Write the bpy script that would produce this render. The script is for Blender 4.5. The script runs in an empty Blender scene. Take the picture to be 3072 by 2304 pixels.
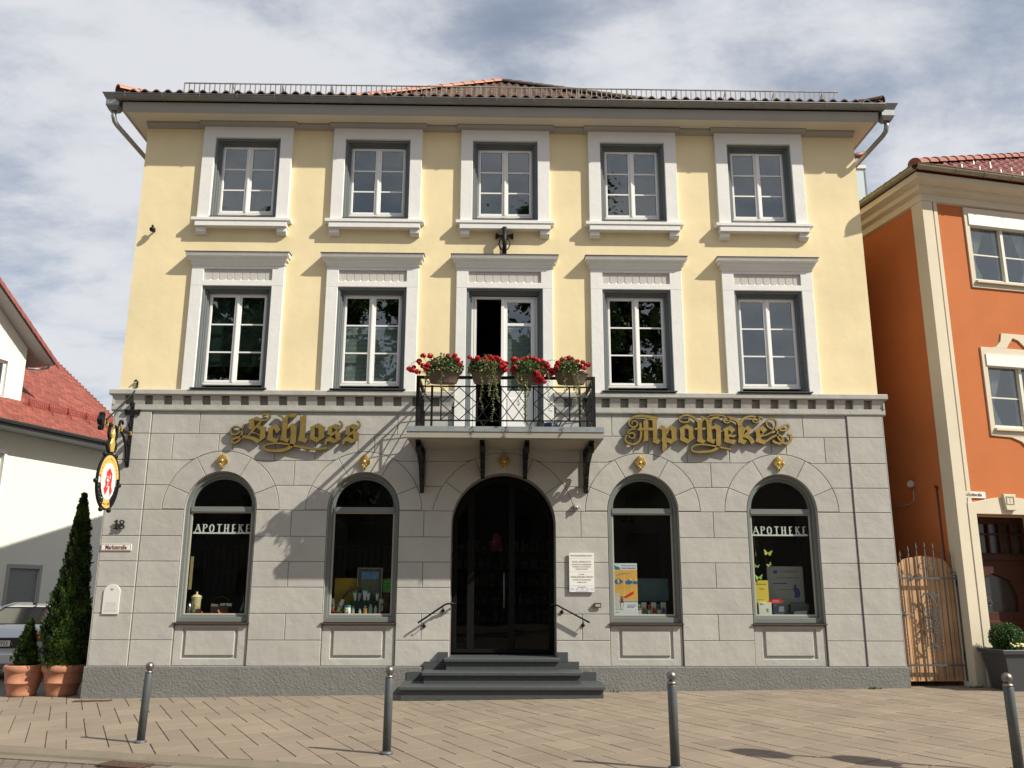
import bpy, bmesh, math, random
from mathutils import Vector, Matrix
from mathutils.geometry import tessellate_polygon
from math import sin, cos, pi, radians as R, sqrt, atan2
random.seed(7)
SC = bpy.context.scene
COL = SC.collection
# ------------------------------------------------------------------ camera
CAM_YAW, CAM_PITCH, CAM_ROLL = R(-1.174), R(13.345), R(0.157)
cam = bpy.data.cameras.new('camera'); camo = bpy.data.objects.new('camera', cam); COL.objects.link(camo)
fwd = Vector((-sin(CAM_YAW)*cos(CAM_PITCH), cos(CAM_YAW)*cos(CAM_PITCH), sin(CAM_PITCH)))
rt = Vector((cos(CAM_YAW), sin(CAM_YAW), 0)); up = rt.cross(fwd)
r2 = cos(CAM_ROLL)*rt + sin(CAM_ROLL)*up; u2 = -sin(CAM_ROLL)*rt + cos(CAM_ROLL)*up
M = Matrix((r2, u2, -fwd)).transposed().to_4x4(); M.translation = Vector((0, -15, 1.6))
camo.matrix_world = M
cam.sensor_fit = 'HORIZONTAL'; cam.sensor_width = 36; cam.lens = 36*2610/3072; cam.clip_start = .1; cam.clip_end = 1500
SC.camera = camo
# ------------------------------------------------------------------ world
SUNV = Vector((1.88, -1.0, 1.85)).normalized()
w = bpy.data.worlds.new('World'); SC.world = w; w.use_nodes = True
nt = w.node_tree; N = nt.nodes; L = nt.links; N.clear()
out = N.new('ShaderNodeOutputWorld'); bg = N.new('ShaderNodeBackground'); bg.inputs[1].default_value = 0.08
sky = N.new('ShaderNodeTexSky'); sky.sky_type = 'NISHITA'; sky.sun_disc = False
sky.sun_elevation = math.asin(SUNV.z); sky.sun_rotation = atan2(SUNV.x, SUNV.y)
tc = N.new('ShaderNodeTexCoord'); sep = N.new('ShaderNodeSeparateXYZ'); L.new(tc.outputs['Generated'], sep.inputs[0])
def wm(op, a, b=None, c=None):
    n = N.new('ShaderNodeMath'); n.operation = op
    for i, v in enumerate((a, b, c)):
        if v is None: continue
        if isinstance(v, (int, float)): n.inputs[i].default_value = v
        else: L.new(v, n.inputs[i])
    return n.outputs[0]
den = wm('ADD', wm('MAXIMUM', sep.outputs['Z'], 0.0), 0.22)
cmb = N.new('ShaderNodeCombineXYZ'); L.new(wm('DIVIDE', sep.outputs['X'], den), cmb.inputs[0]); L.new(wm('DIVIDE', sep.outputs['Y'], den), cmb.inputs[1])
def wnoise(scale, detail, rough, off, dist=0.0, sx=1.0):
    mp = N.new('ShaderNodeMapping'); mp.inputs[1].default_value = off; mp.inputs[3].default_value = (sx, 1, 1); mp.inputs[2].default_value = (0, 0, .5)
    L.new(cmb.outputs[0], mp.inputs[0])
    n = N.new('ShaderNodeTexNoise'); n.inputs['Scale'].default_value = scale; n.inputs['Detail'].default_value = detail
    n.inputs['Roughness'].default_value = rough; n.inputs['Distortion'].default_value = dist
    L.new(mp.outputs[0], n.inputs['Vector']); return n.outputs['Fac']
big = wnoise(1.6, 3, .5, (3.1, 1.7, 0)); mid = wnoise(5.0, 10, .62, (.3, 5.2, 0), .15, .75)
def bump_at(v, k):
    d = N.new('ShaderNodeVectorMath'); d.operation = 'DOT_PRODUCT'; L.new(tc.outputs['Generated'], d.inputs[0]); d.inputs[1].default_value = Vector(v).normalized()
    return wm('POWER', wm('MAXIMUM', d.outputs['Value'], 0.0), k)
dens = wm('ADD', wm('MULTIPLY', big, .8), wm('MULTIPLY', mid, 1.0))
dens = wm('SUBTRACT', dens, wm('MULTIPLY', bump_at((.02, .815, .58), 420), .22))
dens = wm('SUBTRACT', dens, wm('MULTIPLY', bump_at((.55, .62, .62), 60), .05))
dens = wm('ADD', dens, wm('MULTIPLY', bump_at((-.1, .9, .2), 3), .07))
mr = N.new('ShaderNodeMapRange'); L.new(dens, mr.inputs[0]); mr.inputs[1].default_value = .55; mr.inputs[2].default_value = 1.08
mr.inputs[3].default_value = .36; mr.inputs[4].default_value = 1.0; mr.interpolation_type = 'SMOOTHSTEP'
cr = N.new('ShaderNodeValToRGB'); L.new(mr.outputs[0], cr.inputs[0])
e = cr.color_ramp.elements; e[0].position = 0; e[0].color = (4.6, 5.2, 6.3, 1); e[1].position = 1; e[1].color = (7.6, 7.75, 8.1, 1)
e2 = cr.color_ramp.elements.new(.55); e2.color = (5.8, 6.2, 6.95, 1)
mix = N.new('ShaderNodeMix'); mix.data_type = 'RGBA'; L.new(wm('MULTIPLY', mr.outputs[0], .95), mix.inputs[0]); L.new(sky.outputs[0], mix.inputs[6]); L.new(cr.outputs[0], mix.inputs[7])
L.new(mix.outputs[2], bg.inputs[0]); L.new(bg.outputs[0], out.inputs[0])
# ------------------------------------------------------------------ sun
sd = bpy.data.lights.new('sun', 'SUN'); sd.energy = 5.0; sd.angle = R(.53); sd.color = (1, .93, .79)
so = bpy.data.objects.new('sun', sd); COL.objects.link(so); so.rotation_euler = SUNV.to_track_quat('Z', 'Y').to_euler(); so.location = (20, -15, 30)
vs = SC.view_settings; SC.display_settings.display_device = 'sRGB'
vs.view_transform = 'Standard'; vs.look = 'None'; vs.gamma = 1; vs.use_curve_mapping = False; vs.exposure = .34
# ------------------------------------------------------------------ materials
MATS = {}
def mat(name, col, rough=.7, metal=0.0, var=.0, vscale=1.5, bump=0.0, bscale=40, bdist=.004, spec=.5, detail=6, bump2=None, coat=0, streak=0):
    if name in MATS: return MATS[name]
    m = bpy.data.materials.new(name); m.use_nodes = True; t = m.node_tree; b = t.nodes['Principled BSDF']; MATS[name] = m
    b.inputs['Base Color'].default_value = (*col, 1); b.inputs['Roughness'].default_value = rough; b.inputs['Metallic'].default_value = metal
    b.inputs['Specular IOR Level'].default_value = spec; b.inputs['Coat Weight'].default_value = coat
    tcn = t.nodes.new('ShaderNodeTexCoord')
    def noise(s, d=detail, vec=None):
        n = t.nodes.new('ShaderNodeTexNoise'); n.inputs['Scale'].default_value = s; n.inputs['Detail'].default_value = d; n.inputs['Roughness'].default_value = .6
        t.links.new(vec or tcn.outputs['Object'], n.inputs['Vector']); return n.outputs['Fac']
    if var:
        mx = t.nodes.new('ShaderNodeMix'); mx.data_type = 'RGBA'
        mx.inputs[6].default_value = (*[c*(1-var) for c in col], 1); mx.inputs[7].default_value = (*[min(1, c*(1+var)) for c in col], 1)
        n = noise(vscale); rmp = t.nodes.new('ShaderNodeMapRange'); rmp.inputs[1].default_value = .3; rmp.inputs[2].default_value = .7
        t.links.new(n, rmp.inputs[0]); fac = rmp.outputs[0]
        if streak:
            mp = t.nodes.new('ShaderNodeMapping'); mp.inputs[3].default_value = (5, 5, .35); t.links.new(tcn.outputs['Object'], mp.inputs[0])
            s = noise(1.2, 4, mp.outputs[0]); a = t.nodes.new('ShaderNodeMath'); a.operation = 'MULTIPLY_ADD'; t.links.new(s, a.inputs[0]); a.inputs[1].default_value = streak; t.links.new(fac, a.inputs[2])
            sb = t.nodes.new('ShaderNodeMath'); sb.operation = 'SUBTRACT'; t.links.new(a.outputs[0], sb.inputs[0]); sb.inputs[1].default_value = streak*.5; sb.use_clamp = True; fac = sb.outputs[0]
        t.links.new(fac, mx.inputs[0]); t.links.new(mx.outputs[2], b.inputs['Base Color'])
    if bump:
        bp = t.nodes.new('ShaderNodeBump'); bp.inputs['Strength'].default_value = bump; bp.inputs['Distance'].default_value = bdist
        t.links.new(noise(bscale), bp.inputs['Height']); last = bp
        if bump2:
            b2 = t.nodes.new('ShaderNodeBump'); b2.inputs['Strength'].default_value = bump2[1]; b2.inputs['Distance'].default_value = bump2[2]
            t.links.new(noise(bump2[0], 3), b2.inputs['Height']); t.links.new(bp.outputs[0], b2.inputs['Normal']); last = b2
        t.links.new(last.outputs[0], b.inputs['Normal'])
    return m
def leafmat(name, c1, c2, trans=.25, vs=30):
    m = bpy.data.materials.new(name); m.use_nodes = True; t = m.node_tree; b = t.nodes['Principled BSDF']; MATS[name] = m
    tcn = t.nodes.new('ShaderNodeTexCoord'); n = t.nodes.new('ShaderNodeTexNoise'); n.inputs['Scale'].default_value = vs; n.inputs['Detail'].default_value = 2
    t.links.new(tcn.outputs['Object'], n.inputs['Vector'])
    r = t.nodes.new('ShaderNodeMapRange'); r.inputs[1].default_value = .35; r.inputs[2].default_value = .65; t.links.new(n.outputs['Fac'], r.inputs[0])
    mx = t.nodes.new('ShaderNodeMix'); mx.data_type = 'RGBA'; mx.inputs[6].default_value = (*c1, 1); mx.inputs[7].default_value = (*c2, 1)
    t.links.new(r.outputs[0], mx.inputs[0]); t.links.new(mx.outputs[2], b.inputs['Base Color']); b.inputs['Roughness'].default_value = .55
    tr = t.nodes.new('ShaderNodeBsdfTranslucent'); t.links.new(mx.outputs[2], tr.inputs['Color'])
    ms = t.nodes.new('ShaderNodeMixShader'); ms.inputs[0].default_value = trans
    o = t.nodes['Material Output']; t.links.new(b.outputs[0], ms.inputs[1]); t.links.new(tr.outputs[0], ms.inputs[2]); t.links.new(ms.outputs[0], o.inputs[0])
    return m
def glassmat(name, ior=1.7, tint=(.8, .85, .84), wob=.0012):
    m = bpy.data.materials.new(name); m.use_nodes = True; t = m.node_tree; t.nodes.clear(); MATS[name] = m
    o = t.nodes.new('ShaderNodeOutputMaterial'); lw = t.nodes.new('ShaderNodeLayerWeight'); f0 = ((ior-1)/(ior+1))**2
    pw = t.nodes.new('ShaderNodeMath'); pw.operation = 'POWER'; t.links.new(lw.outputs['Facing'], pw.inputs[0]); pw.inputs[1].default_value = 5
    fr = t.nodes.new('ShaderNodeMath'); fr.operation = 'MULTIPLY_ADD'; t.links.new(pw.outputs[0], fr.inputs[0]); fr.inputs[1].default_value = 1-f0; fr.inputs[2].default_value = f0
    tr = t.nodes.new('ShaderNodeBsdfTransparent'); tr.inputs[0].default_value = (*tint, 1)
    gl = t.nodes.new('ShaderNodeBsdfGlossy'); gl.inputs['Roughness'].default_value = .004
    tcn = t.nodes.new('ShaderNodeTexCoord'); n = t.nodes.new('ShaderNodeTexNoise'); n.inputs['Scale'].default_value = 2.2; n.inputs['Detail'].default_value = 1
    t.links.new(tcn.outputs['Object'], n.inputs['Vector']); bp = t.nodes.new('ShaderNodeBump'); bp.inputs['Strength'].default_value = 1; bp.inputs['Distance'].default_value = wob
    t.links.new(n.outputs['Fac'], bp.inputs['Height']); t.links.new(bp.outputs[0], gl.inputs['Normal'])
    ms = t.nodes.new('ShaderNodeMixShader'); t.links.new(fr.outputs[0], ms.inputs[0]); t.links.new(tr.outputs[0], ms.inputs[1]); t.links.new(gl.outputs[0], ms.inputs[2])
    t.links.new(ms.outputs[0], o.inputs[0]); return m
yellow = mat('yellow_plaster', (.80, .68, .42), .85, var=.075, vscale=.8, bump=.3, bscale=7, bdist=.006, bump2=(1.6, .45, .02), streak=.5)
grey = mat('grey_plaster', (.40, .394, .368), .85, var=.075, vscale=1.4, bump=.18, bscale=8, bdist=.012, bump2=(2.6, .6, .03), streak=.6)
def island_tone(m_, amt):
    t = m_.node_tree; b = t.nodes['Principled BSDF']; gi = t.nodes.new('ShaderNodeNewGeometry'); hs = t.nodes.new('ShaderNodeHueSaturation'); src = b.inputs['Base Color'].links[0].from_socket
    ml = t.nodes.new('ShaderNodeMath'); ml.operation = 'MULTIPLY_ADD'; t.links.new(gi.outputs['Random Per Island'], ml.inputs[0]); ml.inputs[1].default_value = amt; ml.inputs[2].default_value = 1-amt/2
    t.links.new(src, hs.inputs['Color']); t.links.new(ml.outputs[0], hs.inputs['Value']); t.links.new(hs.outputs[0], b.inputs['Base Color'])
greyb = mat('grey_block_plaster', (.40, .394, .368), .85, var=.075, vscale=1.4, bump=.18, bscale=8, bdist=.012, bump2=(2.6, .55, .03), streak=.6); island_tone(greyb, .09)
joint = mat('joint_plaster', (.20, .19, .17), .9)
plinthm = mat('plinth_plaster', (.175, .173, .165), .9, var=.08, vscale=3, bump=.55, bscale=26, bdist=.03, detail=4)
white = mat('white_plaster', (.75, .75, .735), .8, var=.03, bump=.35, bscale=14, bdist=.008, bump2=(4, .4, .015))
creamsof = mat('soffit_paint', (.62, .57, .47), .8, var=.04)
cornicem = mat('cornice_grey', (.35, .335, .31), .8, var=.05)
lining = mat('grey_green_wood', (.13, .15, .155), .55, var=.06)
shopframe = mat('shop_frame_grey', (.155, .172, .167), .5, var=.05)
beigefr = mat('beige_metal', (.38, .36, .30), .5)
pvc = mat('white_window_paint', (.82, .82, .81), .35)
darkmetal = mat('dark_sill_metal', (.09, .095, .095), .45, metal=.5)
zinc = mat('weathered_zinc', (.30, .31, .31), .45, metal=.65, var=.15, vscale=6)
guttm = mat('painted_gutter', (.22, .22, .21), .5, metal=.3, var=.12, vscale=4)
ledgem = grey
iron = mat('black_iron', (.008, .008, .009), .5, spec=.3, bump=.4, bscale=60, bdist=.002)
ironb = mat('grey_iron', (.11, .12, .125), .5, metal=.4)
brass = mat('brass_sheet', (.42, .30, .09), .40, metal=.75, var=.15, vscale=6, bump=.5, bscale=14, bdist=.004)
goldm = mat('gilded_plaster', (.70, .55, .24), .38, metal=.75)
glass = glassmat('window_glass', 2.25, (.78, .83, .82)); shopglass = glassmat('shop_glass', 1.38, (.93, .95, .93))
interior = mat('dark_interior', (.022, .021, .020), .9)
interior2 = mat('room_paint', (.20, .185, .165), .9)
slatem = mat('step_granite', (.055, .062, .066), .6, var=.12, vscale=14, bump=.4, bscale=120, bdist=.002)
slabm = mat('balcony_concrete', (.30, .285, .24), .8, var=.08)
tilem = mat('roof_tile_brown', (.125, .07, .052), .8, var=.35, vscale=2.5, bump=.4, bscale=30)
hiptile = mat('hip_tile', (.42, .16, .09), .5, var=.12)
hipdark = mat('hip_tile_weathered', (.12, .085, .06), .8, var=.3, vscale=8)
redtile = mat('roof_tile_red', (.225, .06, .042), .75, var=.2, vscale=3)
winered = mat('roof_tile_wine', (.22, .065, .05), .55, var=.15, vscale=4)
# ------------------------------------------------------------------ mesh builder
def props(o, label=None, cat=None, group=None, kind=None):
    if label: o['label'] = label
    if cat: o['category'] = cat
    if group: o['group'] = group
    if kind: o['kind'] = kind
    return o
def root_of(o):
    while o.parent: o = o.parent
    return o
def thing(name, label, cat, loc=(0, 0, 0), rz=0, group=None):
    o = bpy.data.objects.new(name, None); COL.objects.link(o); o.location = loc; o.rotation_euler = (0, 0, rz); o.empty_display_size = .2
    return props(o, label, cat, group)
def offset_poly(P, d):
    """inset a counter-clockwise polygon by d"""
    n = len(P); o = []
    for i in range(n):
        a, b, c = Vector(P[i-1]), Vector(P[i]), Vector(P[(i+1) % n])
        e1 = (b-a); e2 = (c-b)
        if e1.length < 1e-7 or e2.length < 1e-7: o.append(tuple(b)); continue
        e1.normalize(); e2.normalize(); n1 = Vector((-e1.y, e1.x)); n2 = Vector((-e2.y, e2.x)); k = 1+n1.dot(n2)
        o.append(tuple(b + (n1+n2)*(d/max(k, .35))))
    return o
def area(P): return sum(P[i-1][0]*P[i][1]-P[i][0]*P[i-1][1] for i in range(len(P)))/2
def ccw(P): return list(P) if area(P) > 0 else list(P)[::-1]
class MB:
    def __init__(s): s.v = []; s.f = []; s.sm = []
    def add(s, vs, fs, smooth=False):
        b = len(s.v); s.v += [Vector(v) for v in vs]; s.f += [tuple(b+i for i in f) for f in fs]; s.sm += [smooth]*len(fs); return s
    def box(s, x0, x1, y0, y1, z0, z1):
        if x0 > x1: x0, x1 = x1, x0
        if y0 > y1: y0, y1 = y1, y0
        v = [(x, y, z) for z in (z0, z1) for y in (y0, y1) for x in (x0, x1)]
        return s.add(v, [(0, 2, 3, 1), (4, 5, 7, 6), (0, 1, 5, 4), (2, 6, 7, 3), (0, 4, 6, 2), (1, 3, 7, 5)])
    def prism(s, P, y0, y1, holes=(), ch=0, ax='y'):
        """polygon in the x-z plane (or y-z for ax='x', x-y for ax='z') extruded from y0 (front) to y1"""
        P = ccw(P); H = [ccw(h)[::-1] for h in holes]
        def to(p, d): return {'y': (p[0], d, p[1]), 'x': (d, p[0], p[1]), 'z': (p[0], p[1], d)}[ax]
        loops = [P]+H
        F = [offset_poly(l, ch) for l in loops] if ch else loops
        sg = 1 if y1 > y0 else -1
        fl = [q for l in F for q in l]
        tri = tessellate_polygon([[Vector((a, b, 0)) for a, b in l] for l in F])
        flip = (ax == 'y') != (sg > 0)
        b0 = len(s.v)
        s.add([to(p, y0) for p in fl], [t if True else t[::-1] for t in tri])
        bl = [q for l in loops for q in l]
        if ch: yb = y0+sg*ch; s.add([to(p, yb) for p in bl], []); b1 = b0+len(fl)
        else: b1 = b0
        s.add([to(p, y1) for p in bl], [t[::-1] for t in tri]); b2 = b1+len(bl) if ch else b0+len(fl)
        k = 0
        for l in loops:
            n = len(l)
            for i in range(n):
                j = (i+1) % n
                if ch: s.f.append((b0+k+i, b1+k+i, b1+k+j, b0+k+j)); s.sm.append(False)
                s.f.append((b1+k+i, b2+k+i, b2+k+j, b1+k+j)); s.sm.append(False)
            k += n
        return s
    def tube(s, pts, r, n=8, cap=True, flat=None):
        pts = [Vector(p) for p in pts]; m = len(pts); rr = r if isinstance(r, (list, tuple)) else [r]*m
        t = (pts[1]-pts[0]).normalized(); a = Vector((0, 0, 1)) if abs(t.z) < .9 else Vector((1, 0, 0)); nrm = (a-t*a.dot(t)).normalized()
        vs = []
        for i in range(m):
            if i == 0: t = pts[1]-pts[0]
            elif i == m-1: t = pts[-1]-pts[-2]
            else: t = (pts[i+1]-pts[i]).normalized()+(pts[i]-pts[i-1]).normalized()
            if t.length < 1e-9: t = pts[i]-pts[i-1]
            t.normalize(); nrm = nrm-t*nrm.dot(t)
            if nrm.length < 1e-6: nrm = Vector((1, 0, 0))
            nrm.normalize(); bn = t.cross(nrm)
            for k in range(n):
                q = 2*pi*(k+.5)/n; vs.append(pts[i]+(nrm*cos(q)+bn*sin(q))*rr[i])
        fs = [(i*n+k, i*n+(k+1) % n, (i+1)*n+(k+1) % n, (i+1)*n+k) for i in range(m-1) for k in range(n)]
        s.add(vs, fs, n > 5)
        if cap: s.f += [tuple(len(s.v)-len(vs)+k for k in range(n))[::-1], tuple(len(s.v)-n+k for k in range(n))]; s.sm += [False]*2
        return s
    def bar(s, a, b, w, n=4): return s.tube([a, b], w*.7071, n)
    def lathe(s, prof, c=(0, 0, 0), n=24, smooth=True, sx=1, sy=1):
        c = Vector(c); m = len(prof)
        vs = [c+Vector((r*cos(2*pi*k/n)*sx, r*sin(2*pi*k/n)*sy, z)) for r, z in prof for k in range(n)]
        fs = [(i*n+k, i*n+(k+1) % n, (i+1)*n+(k+1) % n, (i+1)*n+k) for i in range(m-1) for k in range(n)]
        s.add(vs, fs, smooth)
        b = len(s.v)-len(vs)
        if prof[0][0] > 1e-4: s.f.append(tuple(b+k for k in range(n))[::-1]); s.sm.append(False)
        if prof[-1][0] > 1e-4: s.f.append(tuple(len(s.v)-n+k for k in range(n))); s.sm.append(False)
        return s
    def ball(s, c, r, n=12, sz=1): return s.lathe([(r*sin(pi*i/8) if 0 < i < 8 else 1e-5, -r*cos(pi*i/8)*sz) for i in range(9)], c, n)
    def ribbon(s, pts, ws, y0, y1, ax='y', smoothn=4):
        """flat strip of varying width along a 2-D polyline, extruded y0..y1"""
        P = [Vector(p) for p in pts]
        if smoothn > 1 and len(P) > 2:
            Q = []; W = []
            for i in range(len(P)-1):
                p0, p1, p2, p3 = P[max(i-1, 0)], P[i], P[i+1], P[min(i+2, len(P)-1)]
                for k in range(smoothn):
                    t = k/smoothn; Q.append(.5*((2*p1)+(p2-p0)*t+(2*p0-5*p1+4*p2-p3)*t*t+(3*p1-p0-3*p2+p3)*t**3)); W.append(ws[i]*(1-t)+ws[i+1]*t)
            Q.append(P[-1]); W.append(ws[-1]); P, ws = Q, W
        n = len(P); Lf = []; Rt = []
        for i in range(n):
            t = (P[min(i+1, n-1)]-P[max(i-1, 0)])
            if t.length < 1e-9: t = Vector((1, 0))
            t.normalize(); q = Vector((-t.y, t.x))*ws[i]/2; Lf.append(P[i]+q); Rt.append(P[i]-q)
        def to(p, d): return {'y': (p[0], d, p[1]), 'x': (d, p[0], p[1]), 'z': (p[0], p[1], d)}[ax]
        b = len(s.v); vs = []
        for i in range(n): vs += [to(Lf[i], y0), to(Rt[i], y0), to(Lf[i], y1), to(Rt[i], y1)]
        fs = []
        for i in range(n-1):
            a = 4*i; c = a+4; fs += [(a, a+1, c+1, c), (a+2, c+2, c+3, a+3), (a, c, c+2, a+2), (a+1, a+3, c+3, c+1)]
        fs += [(0, 2, 3, 1), (4*n-4, 4*n-3, 4*n-1, 4*n-2)]
        return s.add(vs, fs)
    def quad(s, c, u, v): return s.add([c-u-v, c+u-v, c+u+v, c-u+v], [(0, 1, 2, 3)])
    def leaf(s, c, size, up=0, nrm=None, asp=.6):
        d = Vector((random.gauss(0, 1), random.gauss(0, 1), random.gauss(0, 1)+up))
        if d.length < .01: d = Vector((0, 0, 1))
        d.normalize(); q = nrm if nrm is not None else Vector((random.gauss(0, 1), random.gauss(0, 1), random.gauss(0, 1)))
        q = q-d*q.dot(d)
        if q.length < .01: q = d.orthogonal()
        q.normalize(); b = d.cross(q)*size*asp*.5; d = d*size
        return s.add([c, c+d*.45+b, c+d, c+d*.45-b], [(0, 1, 2, 3)])
    def build(s, name, m, parent=None, local=False, fix=True, bevel=0):
        me = bpy.data.meshes.new(name); off = Vector((0, 0, 0))
        if parent and not local:
            off = root_of(parent).location
        me.from_pydata([v-off for v in s.v], [], s.f); me.polygons.foreach_set('use_smooth', s.sm)
        if fix:
            bm = bmesh.new(); bm.from_mesh(me); bmesh.ops.recalc_face_normals(bm, faces=bm.faces); bm.to_mesh(me); bm.free()
        me.materials.append(m); me.update()
        o = bpy.data.objects.new(name, me); COL.objects.link(o)
        if parent: o.parent = parent
        if bevel:
            md = o.modifiers.new('bevel', 'BEVEL'); md.width = bevel; md.segments = 2; md.limit_method = 'ANGLE'; md.angle_limit = R(35)
        return o
def text(s, size, origin, right, upv, m, name, parent, depth=.003, align='CENTER', sx=1.0, local=False, spacing=1.0, bold=0.0):
    cu = bpy.data.curves.new('txt', 'FONT'); cu.body = s; cu.size = size; cu.extrude = depth/2; cu.align_x = align; cu.align_y = 'CENTER'; cu.space_character = spacing; cu.resolution_u = 2; cu.offset = bold*size
    t = bpy.data.objects.new('txt', cu); COL.objects.link(t); bpy.context.view_layer.update()
    me = bpy.data.meshes.new_from_object(t.evaluated_get(bpy.context.evaluated_depsgraph_get())); bpy.data.objects.remove(t); bpy.data.curves.remove(cu)
    r = Vector(right).normalized(); u = Vector(upv).normalized(); n = r.cross(u); o3 = Vector(origin)
    if parent and not local: o3 = o3-root_of(parent).location
    for v in me.vertices: c = v.co.copy(); v.co = o3+r*c.x*sx+u*c.y+n*c.z
    me.materials.clear(); me.materials.append(m); me.name = name
    o = bpy.data.objects.new(name, me); COL.objects.link(o)
    if parent: o.parent = parent
    return o
def arch(cx, hw, zb, zs, n=20, r=None, zt=None):
    """arch outline: bottom zb, springing zs, half width hw, top zt"""
    h = (zt-zs) if zt else hw
    return [(cx-hw, zb), (cx+hw, zb)]+[(cx+hw*cos(pi*i/n), zs+h*sin(pi*i/n)) for i in range(n+1)]
def rect(x0, x1, z0, z1): return [(x0, z0), (x1, z0), (x1, z1), (x0, z1)]
def G(x, y=0): return -.035+.0125*max(-9, min(10, x))
# ================================================================== GROUND
roadm = mat('road_paving', (.20, .165, .13), .85, var=.1, vscale=2)
def brickmat(name, col, mortar, bw, bh, rot, ms=.012):
    m = mat(name, col, .88); t = m.node_tree; b = t.nodes['Principled BSDF']
    tcn = t.nodes.new('ShaderNodeTexCoord'); mp = t.nodes.new('ShaderNodeMapping'); mp.inputs[2].default_value = (0, 0, rot); t.links.new(tcn.outputs['Object'], mp.inputs[0])
    br = t.nodes.new('ShaderNodeTexBrick'); t.links.new(mp.outputs[0], br.inputs['Vector']); br.inputs['Scale'].default_value = 1
    br.inputs['Brick Width'].default_value = bw; br.inputs['Row Height'].default_value = bh; br.inputs['Mortar Size'].default_value = ms
    br.inputs['Color1'].default_value = (*col, 1); br.inputs['Color2'].default_value = (*[c*.88 for c in col], 1); br.inputs['Mortar'].default_value = (*mortar, 1)
    n = t.nodes.new('ShaderNodeTexNoise'); n.inputs['Scale'].default_value = 60; n.inputs['Detail'].default_value = 8; t.links.new(tcn.outputs['Object'], n.inputs['Vector'])
    n2 = t.nodes.new('ShaderNodeTexNoise'); n2.inputs['Scale'].default_value = 1.1; n2.inputs['Detail'].default_value = 5; t.links.new(tcn.outputs['Object'], n2.inputs['Vector'])
    mx = t.nodes.new('ShaderNodeMix'); mx.data_type = 'RGBA'; mx.blend_type = 'OVERLAY'; mx.inputs[0].default_value = .35
    t.links.new(br.outputs['Color'], mx.inputs[6]); t.links.new(n2.outputs['Fac'], mx.inputs[7]); t.links.new(mx.outputs[2], b.inputs['Base Color'])
    bp = t.nodes.new('ShaderNodeBump'); bp.inputs['Strength'].default_value = .6; bp.inputs['Distance'].default_value = .006; bp.invert = True; t.links.new(br.outputs['Fac'], bp.inputs['Height'])
    b2 = t.nodes.new('ShaderNodeBump'); b2.inputs['Strength'].default_value = .4; b2.inputs['Distance'].default_value = .003; t.links.new(n.outputs['Fac'], b2.inputs['Height']); t.links.new(bp.outputs[0], b2.inputs['Normal'])
    t.links.new(b2.outputs[0], b.inputs['Normal']); return m
def spots(m, col, scale, thr):
    t = m.node_tree; b = t.nodes['Principled BSDF']; src = b.inputs['Base Color'].links[0].from_socket; tcn = t.nodes.new('ShaderNodeTexCoord')
    v = t.nodes.new('ShaderNodeTexVoronoi'); v.inputs['Scale'].default_value = scale; t.links.new(tcn.outputs['Object'], v.inputs['Vector'])
    lt = t.nodes.new('ShaderNodeMath'); lt.operation = 'LESS_THAN'; t.links.new(v.outputs['Distance'], lt.inputs[0]); lt.inputs[1].default_value = thr
    mx = t.nodes.new('ShaderNodeMix'); mx.data_type = 'RGBA'; ml = t.nodes.new('ShaderNodeMath'); ml.operation = 'MULTIPLY'; ml.inputs[1].default_value = .6; t.links.new(lt.outputs[0], ml.inputs[0]); t.links.new(ml.outputs[0], mx.inputs[0]); t.links.new(src, mx.inputs[6]); mx.inputs[7].default_value = (*col, 1); t.links.new(mx.outputs[2], b.inputs['Base Color'])
roadm = brickmat('road_setts', (.165, .135, .108), (.10, .08, .06), .24, .16, R(70))
def kerb_y(x): return -4.91-.36*(x+4.23)
mb = MB()
xs = [-300, -60, -9, 10, 60, 300]; ys = [-300, -60, -12, -3, 60, 300]
for i in range(5):
    for j in range(5):
        mb.add([(xs[i+a], ys[j+b], G(xs[i+a])-.06) for a, b in ((0, 0), (1, 0), (1, 1), (0, 1))], [(0, 1, 2, 3)])
props(mb.build('road', roadm), kind='structure')
# yard and alley surface, dark asphalt left of the building
asph = mat('alley_asphalt', (.10, .095, .088), .9, var=.12, bump=.5, bscale=90, bdist=.004)
mb = MB(); mb.add([(-30, .62, -.13), (-6.4, .62, G(-6.4)-.02), (-6.4, 30, -.1), (-30, 30, -.1)], [(0, 1, 2, 3)])
mb.add([(6.6, .5, G(6.6)-.01), (30, .5, G(30)-.01), (30, 30, .1), (6.6, 30, .1)], [(0, 1, 2, 3)])
props(mb.build('alley', asph), kind='structure')
# pavement: herringbone slabs with real joints over a sand bed, cut along the kerb
pav = mat('concrete_slab', (.225, .182, .138), .85, var=.13, vscale=.9, bump=.35, bscale=150, bdist=.002)
t = pav.node_tree; b = t.nodes['Principled BSDF']; gi = t.nodes.new('ShaderNodeNewGeometry')
hs = t.nodes.new('ShaderNodeHueSaturation'); src = b.inputs['Base Color'].links[0].from_socket
ml = t.nodes.new('ShaderNodeMath'); ml.operation = 'MULTIPLY_ADD'; t.links.new(gi.outputs['Random Per Island'], ml.inputs[0]); ml.inputs[1].default_value = .14; ml.inputs[2].default_value = .93
t.links.new(src, hs.inputs['Color']); t.links.new(ml.outputs[0], hs.inputs['Value']); t.links.new(hs.outputs[0], b.inputs['Base Color'])
spots(pav, (.10, .08, .06), 2.3, .05); spots(pav, (.5, .47, .42), 1.7, .022)
sand = mat('joint_sand', (.06, .048, .035), .95)
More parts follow.
